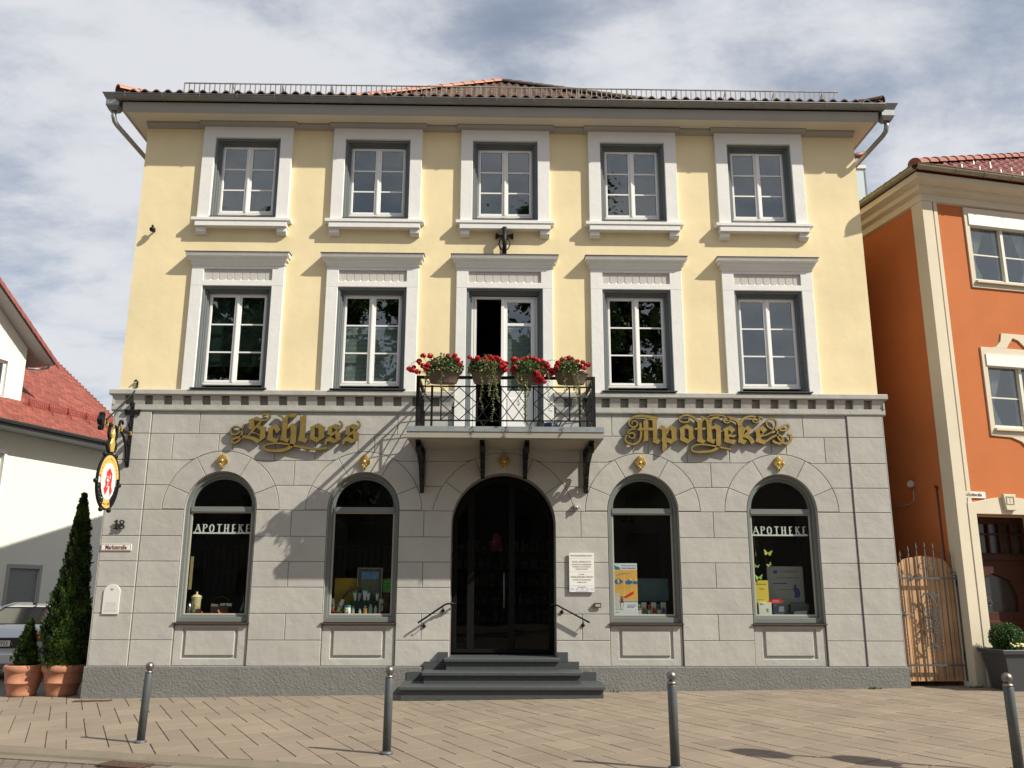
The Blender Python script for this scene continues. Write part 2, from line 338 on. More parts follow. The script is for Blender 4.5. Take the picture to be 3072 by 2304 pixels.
def clipk(bm, below=True, off=0.0):
    n = Vector((.36, 1, 0)).normalized()
    g = bm.verts[:]+bm.edges[:]+bm.faces[:]
    bmesh.ops.bisect_plane(bm, geom=g, plane_co=(-4.23, -4.91+off, 0), plane_no=n, clear_inner=True)
def clipped(o, planes):
    bm = bmesh.new(); bm.from_mesh(o.data)
    for co, no in planes: bmesh.ops.bisect_plane(bm, geom=bm.verts[:]+bm.edges[:]+bm.faces[:], plane_co=co, plane_no=no, clear_inner=True)
    bm.to_mesh(o.data); bm.free()
KN = Vector((.36, 1, 0)).normalized()
ang = R(-64.8); c, s = cos(ang), sin(ang); fx_, fy_ = -s, c
mb = MB(); rnd = random.Random(3); UW, RH, P0_, A0_ = .2105, .92, -4.33, 1.32
for r_ in range(-22, 24):
    ks = sorted([k for k in range(-100, 100) if k % 3 in (r_ % 3, (r_-1) % 3)])
    for k0, k1 in zip(ks, ks[1:]):
        a0, a1 = A0_+r_*RH, A0_+(r_+1)*RH; p0, p1 = P0_+k0*UW, P0_+k1*UW
        cut = [a0, (a0+a1)/2, a1] if k1-k0 == 2 else [a0, a1]
        for a0, a1 in zip(cut, cut[1:]):
            am, pm = (a0+a1)/2, (p0+p1)/2; am -= .137*(pm-P0_); X, Y = am*c+pm*fx_, am*s+pm*fy_
            if not (-14 < X < 16 and kerb_y(X)-1 < Y < 1.6): continue
            g, gx = .009, .0042
            P = [(a0+g, p0+gx), (a1-g, p0+gx), (a1-g, p1-gx), (a0+g, p1-gx)]
            P = [((a-.137*(p-P0_))*c+p*fx_, (a-.137*(p-P0_))*s+p*fy_) for a, p in P]; P = ccw(P); Q = offset_poly(P, .003)
            dz = rnd.uniform(-.0015, .0015); tx, ty = rnd.uniform(-.0025, .0025), rnd.uniform(-.0025, .0025)
            f = lambda p, z: (p[0], p[1], G(p[0])+dz+tx*(p[0]-X)+ty*(p[1]-Y)+z)
            vs = [f(p, 0) for p in Q]+[f(p, -.005) for p in P]+[f(p, -.022) for p in P]
            mb.add(vs, [(0, 1, 2, 3)]+[(4+k, 4+(k+1) % 4, (k+1) % 4, k) for k in range(4)]+[(8+k, 8+(k+1) % 4, 4+(k+1) % 4, 4+k) for k in range(4)])
o = props(mb.build('pavement', pav, fix=False), kind='structure')
clipped(o, [((-4.23, -4.91, 0), KN), ((0, .6, 0), Vector((0, -1, 0)))])
mb = MB(); mb.add([(-16, 1.4-.0, G(-9)-.012), (-9, 1.4, G(-9)-.012), (-9, -10, G(-9)-.012), (-16, -10, G(-9)-.012)], [(0, 1, 2, 3)])
mb.add([(-9, 1.4, G(-9)-.012), (10, 1.4, G(10)-.012), (10, -12, G(10)-.012), (-9, -12, G(-9)-.012)], [(0, 1, 2, 3)])
mb.add([(10, 1.4, G(10)-.012), (18, 1.4, G(10)-.012), (18, -12, G(10)-.012), (10, -12, G(10)-.012)], [(0, 1, 2, 3)])
o = props(mb.build('pavement_bed', sand, fix=False), kind='structure'); clipped(o, [((-4.23, -4.91, 0), KN), ((0, .6, 0), Vector((0, -1, 0)))])
# kerb stones with a rounded outer edge
kerbm = mat('kerb_stone', (.185, .155, .115), .85, var=.1, vscale=3, bump=.4, bscale=120, bdist=.002)
mb = MB(); du = Vector((1, -.36, 0)).normalized(); dn = Vector((-.36, -1, 0)).normalized()
for i in range(-18, 22):
    a = Vector((-4.23, -4.91, 0))+du*(i*.5+.004); bb = a+du*.492
    prof = [(0, -.02), (0, .0), (.10, .0), (.16, -.006), (.205, -.024), (.225, -.05), (.23, -.09)]
    vs = []
    for p in (a, bb):
        for d, z in prof: q = p+dn*d; vs.append((q.x, q.y, G(q.x)+z-.001))
    k = len(prof); mb.add(vs, [(q, q+1, k+q+1, k+q) for q in range(k-1)]+[tuple(range(k)), tuple(range(k, 2*k))[::-1]], False)
props(mb.build('kerb', kerbm), kind='structure')
# gutter course of small setts along the kerb
mb = MB()
for i in range(-40, 60):
    if -1 < i*.235 < .9 and False: continue
    a = Vector((-4.23, -4.91, 0))+du*(i*.235+.006)+dn*.235; P = [a, a+du*.222, a+du*.222+dn*.15, a+dn*.15]
    if -3.97 < a.x < -3.3: continue
    mb.add([(p.x, p.y, G(p.x)-.048) for p in P]+[(p.x, p.y, G(p.x)-.075) for p in P], [(0, 1, 2, 3)]+[(4+k, 4+(k+1) % 4, (k+1) % 4, k) for k in range(4)])
props(mb.build('gutter_stones', kerbm), kind='structure')
# street drain grate
rustm = mat('rusty_cast_iron', (.10, .062, .042), .7, metal=.3, var=.3, vscale=20)
t0 = thing('drain_grate', 'rusty slotted drain grate in the road by the kerb', 'drain grate', (-3.7, -5.42, G(-3.7)-.05), atan2(du.y, du.x))
f = MB(); f.box(-.26, .26, -.17, -.145, 0, .012).box(-.26, .26, .145, .17, 0, .012).box(-.26, -.235, -.145, .145, 0, .012).box(.235, .26, -.145, .145, 0, .012)
f.build('frame', rustm, t0, local=True)
f = MB()
for i in range(13): f.box(-.225+i*.036, -.207+i*.036, -.145, .145, .0, .009)
f.build('grating', rustm, t0, local=True)
t0 = thing('cellar_grate', 'flat rusty grating in the pavement at the foot of the left corner', 'grate', (-6.28, -.42, G(-6.28)+.002), R(8))
f = MB(); f.box(-.28, .28, -.085, -.07, 0, .008).box(-.28, .28, .07, .085, 0, .008).box(-.28, -.265, -.07, .07, 0, .008).box(.265, .28, -.07, .07, 0, .008); f.build('frame', rustm, t0, local=True)
f = MB()
for i in range(22): f.box(-.255+i*.0235, -.245+i*.0235, -.07, .07, .0, .006)
f.build('grating', rustm, t0, local=True)
# little weeds along the plinth
weed = leafmat('weed_leaf', (.06, .12, .025), (.12, .19, .05))
f = MB()
for x in (-.85, -.8, 2.0, 6.2, 6.25, 6.3, 6.22, 7.9, 8.0):
    y = -.9 if abs(x) < 1.5 else -.12
    for _ in range(22): f.leaf(Vector((x+random.gauss(0, .04), y+random.uniform(-.03, .03), G(x))), random.uniform(.02, .05), 1.2)
props(f.build('weeds', weed, fix=False), 'small green weeds in the joint along the plinth and the lowest step', 'weeds', kind='stuff')
# ================================================================== PHARMACY BUILDING
B = thing('pharmacy_building', 'three storey yellow and grey plaster town house with arched shop windows and central balcony', 'building', (0, 6, 0))
XL, XR, YB = -6.60, 6.86, 13.4
BAY = [-4.655, -2.225, .168, 2.562, 4.97]
Z0, ZP, ZG, ZL, ZE = -.3, .38, 4.63, 5.0, 10.18
def pb(mb, name, m, **k): return mb.build(name, m, B, **k)
# --- upper yellow walls
holes = []
for i, cx in enumerate(BAY):
    holes.append(rect(cx-.606, cx+.606, 8.265, 9.862))
    hw = .69 if i == 2 else .621
    if i != 2: holes.append(rect(cx-hw, cx+hw, 5.03, 6.93))
mb = MB(); cx = BAY[2]
outer = [(XL+.03, 4.9), (cx-.69, 4.9), (cx-.69, 6.94), (cx+.69, 6.94), (cx+.69, 4.9), (XR-.03, 4.9), (XR-.03, ZE+.15), (XL+.03, ZE+.15)]
mb.prism(outer, 0, .3, holes)
mb.box(XL+.03, XL+.3, .3, YB, 4.9, ZE+.15).box(XR-.3, XR-.03, .3, YB, 4.9, ZE+.15).box(XL+.03, XR-.03, YB-.3, YB, 4.9, ZE+.15)
pb(mb, 'upper_wall', yellow)
# --- ground floor core wall with arches (joint colour shows in the grooves)
DOOR = dict(cx=.168, hw=.885, zs=2.69)
gh = [arch(b_, .61, .385, 2.93, 24, zt=3.575) for i, b_ in enumerate(BAY) if i != 2]
mb = MB(); dcx, dhw, dzs = .168, .885, 2.69
darch = [(dcx+dhw, Z0), (XR, Z0), (XR, 4.73), (dcx+.69, 4.73), (dcx+.69, 4.17), (dcx-.69, 4.17), (dcx-.69, 4.73), (XL, 4.73), (XL, Z0), (dcx-dhw, Z0)]+[(dcx+dhw*cos(pi-pi*i/26), dzs+dhw*sin(pi-pi*i/26)) for i in range(27)]
mb.prism(darch, .012, .42, gh)
mb.box(XL, XL+.4, .42, YB, Z0, ZL-.09).box(XR-.4, XR, .42, YB, Z0, ZL-.09).box(XL, XR, YB-.3, YB, Z0, ZL-.09)
pb(mb, 'ground_floor_wall', joint)
# --- rusticated plaster blocks
rows = [.38, .79, 1.215, 1.64, 2.06, 2.48, 2.92, 3.34, 3.77, 4.23, 4.63]
OR = [(b_, .99, 2.93, 1.0) for i, b_ in enumerate(BAY) if i != 2]; OR.insert(2, (dcx, 1.235, 2.69, 1.24))
bl = MB()
def block(P, y=0.0, g=.0045, ch=.006):
    P = ccw([p for k, p in enumerate(P) if (Vector(p)-Vector(P[k-1])).length > .002])
    if len(P) < 3 or area(P) < .004: return
    bl.prism(offset_poly(P, g), y, .0125, ch=ch)
def ext(k, z, inner=False):
    """half width of the voussoir ring of opening k at height z"""
    b_, hw, zs, rz = OR[k]; ih = dhw if k == 2 else .61
    if z < 2.92-1e-6 or (inner and z < 2.93): return dhw*sqrt(1-((z-2.69)/dhw)**2) if k == 2 and z > 2.69 else ih
    if z >= zs+rz: return 0
    return hw*sqrt(max(0, 1-((z-zs)/rz)**2)) if z > zs else hw
for r_ in range(len(rows)-1):
    z0, z1 = rows[r_], rows[r_+1]
    # corner pilasters (stand 20 mm proud), full height of each course
    block(rect(XL, -5.96, z0, z1), -.02); block(rect(6.225, XR, z0, z1), -.02)
    if z0 < 3.7:
        for k in range(6):
            n = 9 if z0 > 2.4 else 2
            zz = [z0+(z1-z0)*i/(n-1) for i in range(n)]
            Lx = [(-5.955 if k == 0 else OR[k-1][0]+ext(k-1, z if z0 > 2.4 else z0, z0 < 2.9)) for z in zz]
            Rx = [(6.22 if k == 5 else OR[k][0]-ext(k, z if z0 > 2.4 else z0, z0 < 2.9)) for z in zz]
            mid = (r_ % 2 == 1) and 0 < k < 5
            if mid:
                mx = {1: -3.44, 2: -1.19, 3: 1.49, 4: 3.77}[k]
                block(list(zip(Lx, zz))+[(mx, z1), (mx, z0)]); block([(mx, z0), (mx, z1)]+list(zip(Rx, zz))[::-1])
            else:
                block(list(zip(Lx, zz))+list(zip(Rx, zz))[::-1])
    elif z0 < 4:
        js = [-5.955, -5.56, -4.77, -4.52, -3.79, -3.1, -2.37, -2.08, -1.2, .168, 1.5, 2.42, 2.69, 3.37, 4.11, 4.86, 5.12, 5.8, 6.22]
        for a, b_ in zip(js, js[1:]):
            xs = [a+(b_-a)*i/8 for i in range(9)]
            lo = []
            for x in xs:
                z = z0
                for (ox, hw, zs, rz) in OR:
                    if abs(x-ox) < hw: z = max(z, zs+rz*sqrt(1-((x-ox)/hw)**2))
                lo.append((x, z))
            block(lo+[(b_, z1), (a, z1)])
    else:
        js = [-5.955, -5.13, -1.69, -.69-.175+.168, 1.03, 2.06, 5.44, 6.22]
        js = [-5.955, -5.13, -3.4, -1.69, -.72, None, 1.055, 2.06, 3.75, 5.44, 6.22]
        for a, b_ in zip(js, js[1:]):
            if a is None or b_ is None: continue
            block(rect(a, b_, z0, z1))
        block(rect(-.72, 1.055, z0-.0, z0+.001)) if False else None
# voussoir rings
for k, (ox, hw, zs, rz) in enumerate(OR):
    ih, it = (dhw, dhw) if k == 2 else (.61, .645)
    a0 = math.asin(min(1, (2.92-zs)/rz)) if k == 2 else 0
    cuts = [a0, R(24), R(62), R(118), R(156), pi-a0] if k != 2 else [a0, R(36), R(66), R(114), R(144), pi-a0]
    for a, b_ in zip(cuts, cuts[1:]):
        A_ = [a+(b_-a)*i/8 for i in range(9)]; ai, bi = a, b_
        if k == 2:
            s0 = math.asin((2.92-2.69)/dhw); ai = s0 if a == a0 else a; bi = pi-s0 if b_ == pi-a0 else b_
        I_ = [ai+(bi-ai)*i/8 for i in range(9)]
        block([(ox+ih*cos(q), zs+it*sin(q)) for q in I_]+[(ox+hw*cos(q), zs+rz*sin(q)) for q in A_[::-1]])
pb(bl, 'rusticated_facing', greyb)
# side returns of ground wall in plaster
mb = MB(); mb.box(XL-.012, XL-.0, -.018, YB, ZP, ZG); pb(mb, 'side_facing', grey); mb = MB(); mb.box(XR, XR+.012, -.018, YB, ZP, ZG); pb(mb, 'side_facing', grey)
# --- aprons below the shop windows
for i, cx in enumerate(BAY):
    if i == 2: continue
    mb = MB(); mb.box(cx-.61, cx+.61, .055, .13, .38, 1.07)
    mb.prism(rect(cx-.605, cx+.605, .385, 1.03), .03, .0545, [rect(cx-.46, cx+.44, .50, .985)], ch=.008)
    mb.prism(rect(cx-.415, cx+.395, .545, .945), .028, .0545, ch=.012)
    pb(mb, 'window_apron', grey)
# --- plinth
mb = MB()
for a, b_ in ((XL-.035, -1.1), (1.42, XR+.035)):
    P = [(-.045, .37), (-.03, .38), (.2, .38), (.2, Z0), (-.06, Z0)]
    mb.prism(P, a, b_, ax='x')
mb.box(-1.1, 1.42, -.03, .012, Z0, .36)
mb.box(XL-.035, XL, .2, YB, Z0, .375).box(XR, XR+.035, .2, YB, Z0, .375)
pb(mb, 'plinth', plinthm)
# --- string course with dentils
for nm, a, b_, sg in (('string_course', XL-.02, dcx-.88, 0), ('string_course', dcx+.88, XR+.02, 0)):
    mb = MB()
    l0 = a-.08 if a < -5 else a; l1 = b_+.08 if b_ > 5 else b_
    top = [(-.105, 4.915), (-.105, 4.985), (-.09, 5.0), (.05, 5.0), (.05, 4.90), (-.095, 4.90)]
    mb.prism(top, l0, l1, ax='x')
    band = [(-.035, 4.632), (-.042, 4.65), (-.042, 4.735), (-.02, 4.735), (.02, 4.735), (.02, 4.62)]
    mb.prism(band, l0+.04, l1-.04, ax='x')
    if a < -5: mb.box(a-.09, a+.0, .05, YB, 4.905, 4.995).box(a-.05, a, .02, YB, 4.64, 4.73).box(a-.03, a, -.06, YB, 4.735, 4.90)
    else: mb.box(b_, b_+.09, .05, YB, 4.905, 4.995).box(b_, b_+.05, .02, YB, 4.64, 4.73).box(b_, b_+.03, -.06, YB, 4.735, 4.90)
    mb.box(a, b_, .05, .09, 4.70, 4.90); mb.box(a, a+.03 if a < -5 else a+.002, -.03, .05, 4.735, 4.898); mb.box(b_-.03 if b_ > 5 else b_-.002, b_, -.03, .05, 4.735, 4.898)
    x = a
    first = -6.10
    cuts = []
    k0 = math.ceil((a-first)/.3327)
    k = k0
    edges = [a]
    while first+k*.3327+.145 < b_-.05:
        edges += [first+k*.3327, first+k*.3327+.145]; k += 1
    edges.append(b_)
    for e0, e1 in zip(edges[::2], edges[1::2]):
        if e1-e0 > .02: mb.prism([(-.078, 4.898), (-.045, 4.80), (-.03, 4.737), (.049, 4.737), (.049, 4.898)], e0, e1, ax='x')
    pb(mb, 'string_course', grey)
# --- upper frieze moulding, soffit, cornice fascia
mb = MB()
segs = [XL+.03]+[q for c_ in BAY for q in (c_-.83, c_+.83)]+[XR-.03]
for a, b_ in zip(segs[::2], segs[1::2]):
    mb = MB(); mb.prism([(-.06, 10.09), (-.10, 10.125), (-.10, 10.158), (.0, 10.158), (0, 10.06), (-.04, 10.06)], a, b_, ax='x'); pb(mb, 'frieze_moulding', cornicem)
mb = MB(); mb.box(XL-.24, XR+.24, -.42, YB+.3, 10.16, 10.20); pb(mb, 'soffit', creamsof)
mb = MB()
fas = [(-.43, 10.15), (-.46, 10.24), (-.47, 10.33), (-.42, 10.33), (-.42, 10.15)]
mb.prism(fas, XL-.28, XR+.28, ax='x')
mb.box(XL-.28, XL-.24, -.42, YB+.3, 10.15, 10.33).box(XR+.24, XR+.28, -.42, YB+.3, 10.15, 10.33)
pb(mb, 'cornice_fascia', cornicem)
# --- gutter, rainwater heads, downpipes
def halfgutter(mb, a, b_, r=.085, n=10):
    a, b_ = Vector(a), Vector(b_); d = (b_-a).normalized(); q = d.cross(Vector((0, 0, 1)))
    vs = []
    for p in (a, b_):
        for rr in (r, r-.008):
            for k in range(n+1): t_ = pi+pi*k/n; vs.append(p+q*rr*cos(t_)+Vector((0, 0, rr*sin(t_))))
    m = n+1; fs = []
    for k in range(n): fs += [(k, k+1, 2*m+k+1, 2*m+k), (m+k, 3*m+k, 3*m+k+1, m+k+1)]
    fs += [(0, 2*m, 3*m, m), (n, m+n, 3*m+n, 2*m+n)]
    mb.add(vs, fs, True); mb.tube([a+q*r, b_+q*r], .011, 6); mb.tube([a-q*r, b_-q*r], .006, 6)
mb = MB(); GZ = 10.43
halfgutter(mb, (XL-.38, -.52, GZ), (XR+.38, -.52, GZ)); halfgutter(mb, (XL-.38, YB+.3, GZ-.01), (XL-.38, -.5, GZ-.01)); halfgutter(mb, (XR+.38, -.5, GZ-.01), (XR+.38, YB+.3, GZ-.01))
gut = pb(mb, 'gutter', guttm)
x = XL-.2
while x < XR+.3:
    mb = MB(); mb.tube([(x, -.52+.09*cos(q), GZ+.091*sin(q)) for q in [pi+pi*i/8 for i in range(9)]], .006, 5); mb.tube([(x, -.61, GZ-.01), (x+.004, -.615, GZ+.02), (x, -.60, GZ+.025)], .008, 5); x += .68; mb.build('gutter_bracket', guttm, gut)
for sx, X in ((-1, XL-.42), (1, XR+.42)):
    mb = MB()
    def ring(cx, cy, hx, hy, z): return [(cx-hx, cy-hy, z), (cx+hx, cy-hy, z), (cx+hx, cy+hy, z), (cx-hx, cy+hy, z)]
    cx, cy = X+sx*.03, -.40; vs = []
    for hx, hy, z in ((.075, .07, 10.17), (.12, .11, 10.25), (.12, .11, 10.36), (.18, .17, 10.47), (.18, .17, 10.475), (.165, .155, 10.475), (.10, .09, 10.36)): vs += ring(cx, cy, hx, hy, z)
    mb.add(vs, [(4*a+k, 4*a+(k+1) % 4, 4*a+4+(k+1) % 4, 4*a+4+k) for a in range(6) for k in range(4)]+[(0, 1, 2, 3), (24, 25, 26, 27)])
    pb(mb, 'rainwater_head', zinc)
    mb = MB(); ex = XL-.07 if sx < 0 else XR+.07
    mb.tube([(cx, cy, 10.18), (cx, cy, 10.08), (cx-sx*.015, cy+.03, 9.99), (cx-sx*.05, cy+.10, 9.93), (ex, .55, 9.60), (ex, .62, 9.53), (ex, .65, 9.40), (ex, .65, 5.1)], .045, 12)
    pb(mb, 'downpipe', zinc)
# --- roof
def tile_plane(mb, A_, Bq, C_, th=.34, tw=.2125, flare=None, rnd=random.Random(1)):
    """curved pantiles on the triangle eave A-B, peak C; flare(s)->z offset is applied through prof"""
    A_, Bq, C_ = Vector(A_), Vector(Bq), Vector(C_); ud = (Bq-A_); Lu = ud.length; ud.normalize()
    cproj = (C_-A_).dot(ud); vv = C_-A_-ud*cproj; H = sqrt(vv.x**2+vv.y**2); vh = Vector((vv.x, vv.y, 0)).normalized()
    dst = mb; mb = MB(); nrow = int(H/th)+1; ncol = int(Lu/tw)+1
    for j in range(nrow):
        h0, h1 = j*th, min((j+1)*th+.04, H); z0, z1 = flare(h0)+.03, flare(h1)+.002
        for i in range(ncol):
            x0 = i*tw; x1 = x0+tw; xm = (x0+x1)/2
            lo = cproj*h0/H; hi = Lu-(Lu-cproj)*h0/H
            if xm < lo-.02 or xm > hi+.02: continue
            dz = rnd.uniform(-.004, .004); vs = []
            pr = ((0, 0), (.12, .034), (.3, .05), (.48, .034), (.62, 0), (.8, -.012), (1, 0))
            for hh, zz in ((h0, z0), (h1, z1)):
                for f_, dzz in pr: vs.append(A_+ud*(x0+f_*tw)+vh*hh+Vector((0, 0, zz+dzz+dz)))
            for f_, dzz in pr: vs.append(A_+ud*(x0+f_*tw)+vh*h0+Vector((0, 0, z0+dzz+dz-.025)))
            k = len(pr); mb.add(vs, [(q, q+1, k+q+1, k+q) for q in range(k-1)]+[(2*k+q, 2*k+q+1, q+1, q) for q in range(k-1)])
    bm = bmesh.new(); vv_ = [bm.verts.new(v) for v in mb.v]
    for f_ in mb.f: bm.faces.new([vv_[i] for i in f_])
    for P0, inw in ((A_, ud), (Bq, -ud)):
        hd = Vector((C_.x-P0.x, C_.y-P0.y, 0)).normalized(); no = Vector((-hd.y, hd.x, 0))
        if no.dot(inw) < 0: no = -no
        bmesh.ops.bisect_plane(bm, geom=bm.verts[:]+bm.edges[:]+bm.faces[:], plane_co=P0, plane_no=no, clear_inner=True)
    bm.verts.index_update(); dst.add([v.co.copy() for v in bm.verts], [tuple(v.index for v in f_.verts) for f_ in bm.faces]); bm.free()
PK = Vector((.13, 6.55, 15.28)); EZ = 10.475; ey = -.55; ex0, ex1 = XL-.36, XR+.36
def fl(h):
    """height above the eave of the bell-cast slope at horizontal distance h"""
    return .32*h if h < 1.5 else .48+(PK.z-EZ-.48)*(h-1.5)/(7.05-1.5)
mb = MB()
A1, A2 = (ex0, ey, EZ), (ex1, ey, EZ); HF = PK.y-ey
tile_plane(mb, A1, A2, (PK.x, PK.y, EZ), flare=lambda h: fl(h*7.05/HF))
yb = 13.7
HL = PK.x-ex0
tile_plane(mb, (ex0, yb, EZ), A1, (PK.x, PK.y, EZ), flare=lambda h: fl(h*7.05/HL))
tile_plane(mb, A2, (ex1, yb, EZ), (PK.x, PK.y, EZ), flare=lambda h: fl(h*7.05/(ex1-PK.x)))
# closed deck under the tiles
n = 8; cors = [(ex0, ey), (ex1, ey), (ex1, yb), (ex0, yb)]; vs = []
for i in range(n+1):
    f_ = i/n; z = EZ-.02+fl(7.05*f_)
    for (a, b_) in cors: vs.append((a+(PK.x-a)*f_, b_+(PK.y-b_)*f_, z))
mb.add(vs, [(4*i+k, 4*i+(k+1) % 4, 4*i+4+(k+1) % 4, 4*i+4+k) for i in range(n) for k in range(4)]+[(0, 1, 2, 3)])
roof = pb(mb, 'roof', tilem)
def hipline(mb, cx, cy, r, rr=None, f0=0.0, f1=1.0, step=.36):
    Lh = sqrt((PK.x-cx)**2+(PK.y-cy)**2); n = int(Lh*(f1-f0)/step); pts = []
    for i in range(n+1):
        f_ = f0+(f1-f0)*i/n; pts.append(Vector((cx+(PK.x-cx)*f_, cy+(PK.y-cy)*f_, EZ+.05+fl(7.05*f_))))
    for a, b_ in zip(pts, pts[1:]):
        d = (b_-a).normalized(); q = d.cross(Vector((0, 0, 1))).normalized(); u_ = q.cross(d); vs = []
        for p, r_ in ((a, r*1.1), (b_+d*.04, r*.92)):
            for k in range(9): t_ = pi*k/8; vs.append(p+q*r_*cos(t_)+u_*r_*sin(t_)*.9)
        for k in range(9): t_ = pi*k/8; vs.append(a+q*r*.93*cos(t_)+u_*r*.93*sin(t_)*.9)
        mb.add(vs, [(k, k+1, 10+k, 9+k) for k in range(8)]+[(k, k+1, 19+k, 18+k) for k in range(8)], False)
mb = MB(); hipline(mb, ex0, ey, .105); hipline(mb, ex0, yb, .105); mb.build('hip_tiles', hiptile, roof, fix=False)
mb = MB(); hipline(mb, ex1, ey, .10); hipline(mb, ex1, yb, .10); mb.build('hip_tiles', hipdark, roof, fix=False)
# snow guard
mb = MB(); sy, sz0, sz1 = -.28, 10.62, 10.855; sx0, sx1 = -5.86, 6.50
mb.tube([(sx0, sy, sz1), (sx1, sy, sz1)], .014, 5); mb.tube([(sx0, sy, sz0+.03), (sx1, sy, sz0+.03)], .009, 5)
x = sx0
while x <= sx1+.001: mb.box(x-.0085, x+.0085, sy-.006, sy+.006, sz0, sz1); x += .0945
x = sx0+.9
while x < sx1: mb.box(x-.012, x+.012, sy-.012, sy+.012, sz0-.05, sz1+.015); mb.bar((x, sy, sz1-.02), (x, sy+.25, sz0+.1), .012); x += .93
pb(mb, 'snow_guard', mat('guard_galvanised', (.27, .25, .215), .6, metal=.3, var=.3, vscale=5))
# ------------------------------------------------------------------ upper windows
def sash(cx, hw, z0, z1, y, win, top=True):
    """two-leaf casement, three lights per leaf"""
    fr = MB(); t_ = .028
    fr.prism(rect(cx-hw, cx+hw, z0, z1), y, y+.05, [rect(cx-hw+t_, cx-.028, z0+t_+.02, z1-t_), rect(cx+.028, cx+hw-t_, z0+t_+.02, z1-t_)], ch=.003)
    for s_ in (-1, 1):
        a, b_ = (cx-hw+t_-.005, cx-.028+.005) if s_ < 0 else (cx+.028-.005, cx+hw-t_+.005)
        iw = .038; fr.prism(rect(a, b_, z0+t_+.015, z1-t_+.005), y-.012, y+.03, [rect(a+iw, b_-iw, z0+t_+.06, z1-t_-iw)], ch=.004)
        zz0, zz1 = z0+t_+.06, z1-t_-iw
        for k in (1, 2): z = zz0+(zz1-zz0)*k/3; fr.box(a+iw-.002, b_-iw+.002, y-.006, y+.02, z-.0125, z+.0125)
    fr.box(cx-.026, cx+.026, y-.026, y-.0125, z0+t_+.01, z1-t_); fr.box(cx-.012, cx+.012, y-.034, y-.0265, z0+.05, z1-.04)
    fr.box(cx-hw+.01, cx+hw-.01, y-.03, y-.013, z0+.004, z0+.03)
    o = fr.build('window', pvc, B)
    g = MB(); g.box(cx-hw+.07, cx-.07, y+.006, y+.012, z0+.08, z1-.06); g.box(cx+.07, cx+hw-.07, y+.006, y+.012, z0+.08, z1-.06)
    g.build('pane', glass, o); return o
def lin(cx, hw, z0, z1, win, name='reveal_lining'):
    m_ = MB()
    def U(h, y0, y1, w_): m_.prism([(cx-h, z0), (cx-h+w_, z0), (cx-h+w_, z1-w_-(hw-h)), (cx+h-w_, z1-w_-(hw-h)), (cx+h-w_, z0), (cx+h, z0), (cx+h, z1-(hw-h)), (cx-h, z1-(hw-h))], y0, y1, ch=.004)
    U(hw, -.02, .03, .042); U(hw-.02, .0301, .07, .047); U(hw, .0701, .25, .09)
    m_.build(name, lining, win)
blindm = mat('blind_slats', (.62, .66, .62), .6); blindshaded = mat('blind_shaded', (.05, .085, .07), .6)  # second one: pale slats with the shade behind the glass put into the colour
def blind(cx, hw, z0, z1, win, m, y=.235, gap=.024):
    b_ = MB(); z = z0
    while z < z1: b_.add([(cx-hw, y, z), (cx+hw, y, z), (cx+hw, y+.008, z+.020), (cx-hw, y+.008, z+.020)], [(0, 1, 2, 3)]); z += gap
    b_.box(cx-hw, cx+hw, y-.005, y+.02, z1, z1+.03); b_.build('blind', m, win, fix=False)
for i, cx in enumerate(BAY):
    win = sash(cx, .517, 8.37, 9.785, .13, None)
    lin(cx, .606, 8.27, 9.862, win)
    s_ = MB(); s_.prism(rect(cx-.83, cx+.83, 8.20, 10.155), -.08, .0, [rect(cx-.607, cx+.607, 8.262, 9.863)], ch=.006)
    s_.prism(rect(cx-.905, cx+.905, 8.155, 8.215), -.16, .0, ch=.005); s_.prism([(cx-.835, 8.05), (cx+.835, 8.05), (cx+.835, 8.154), (cx-.835, 8.154)], -.145, .0, ch=.006)
    for q in (-1, 1): s_.prism([(-.10, 8.049), (-.10, 7.97), (-.055, 7.925), (0, 7.92), (0, 8.049)], cx+q*.735-.085, cx+q*.735+.085, ax='x', ch=0)
    s_.build('window_surround', white, win)
    s_ = MB(); s_.prism([(-.085, 10.156), (-.15, 10.20), (-.15, 10.159+.0), (-.15, 10.158)][::-1] if False else [(-.09, 10.10), (-.155, 10.135), (-.155, 10.159), (0, 10.159), (0, 10.07), (-.082, 10.07)], cx-.91, cx+.91, ax='x'); s_.build('window_cap', cornicem, win)
    s_ = MB(); s_.prism([(.12, 8.285), (-.10, 8.262), (-.10, 8.245), (.12, 8.268)][::-1], cx-.60, cx+.60, ax='x'); s_.box(cx-.60, cx+.60, -.078, .25, 8.2625, 8.268) if False else None
    s_.build('sill', darkmetal, win)
    if i in (0, 2): blind(cx, .46, 8.44, 9.72 if i == 0 else 9.2, win, blindshaded)
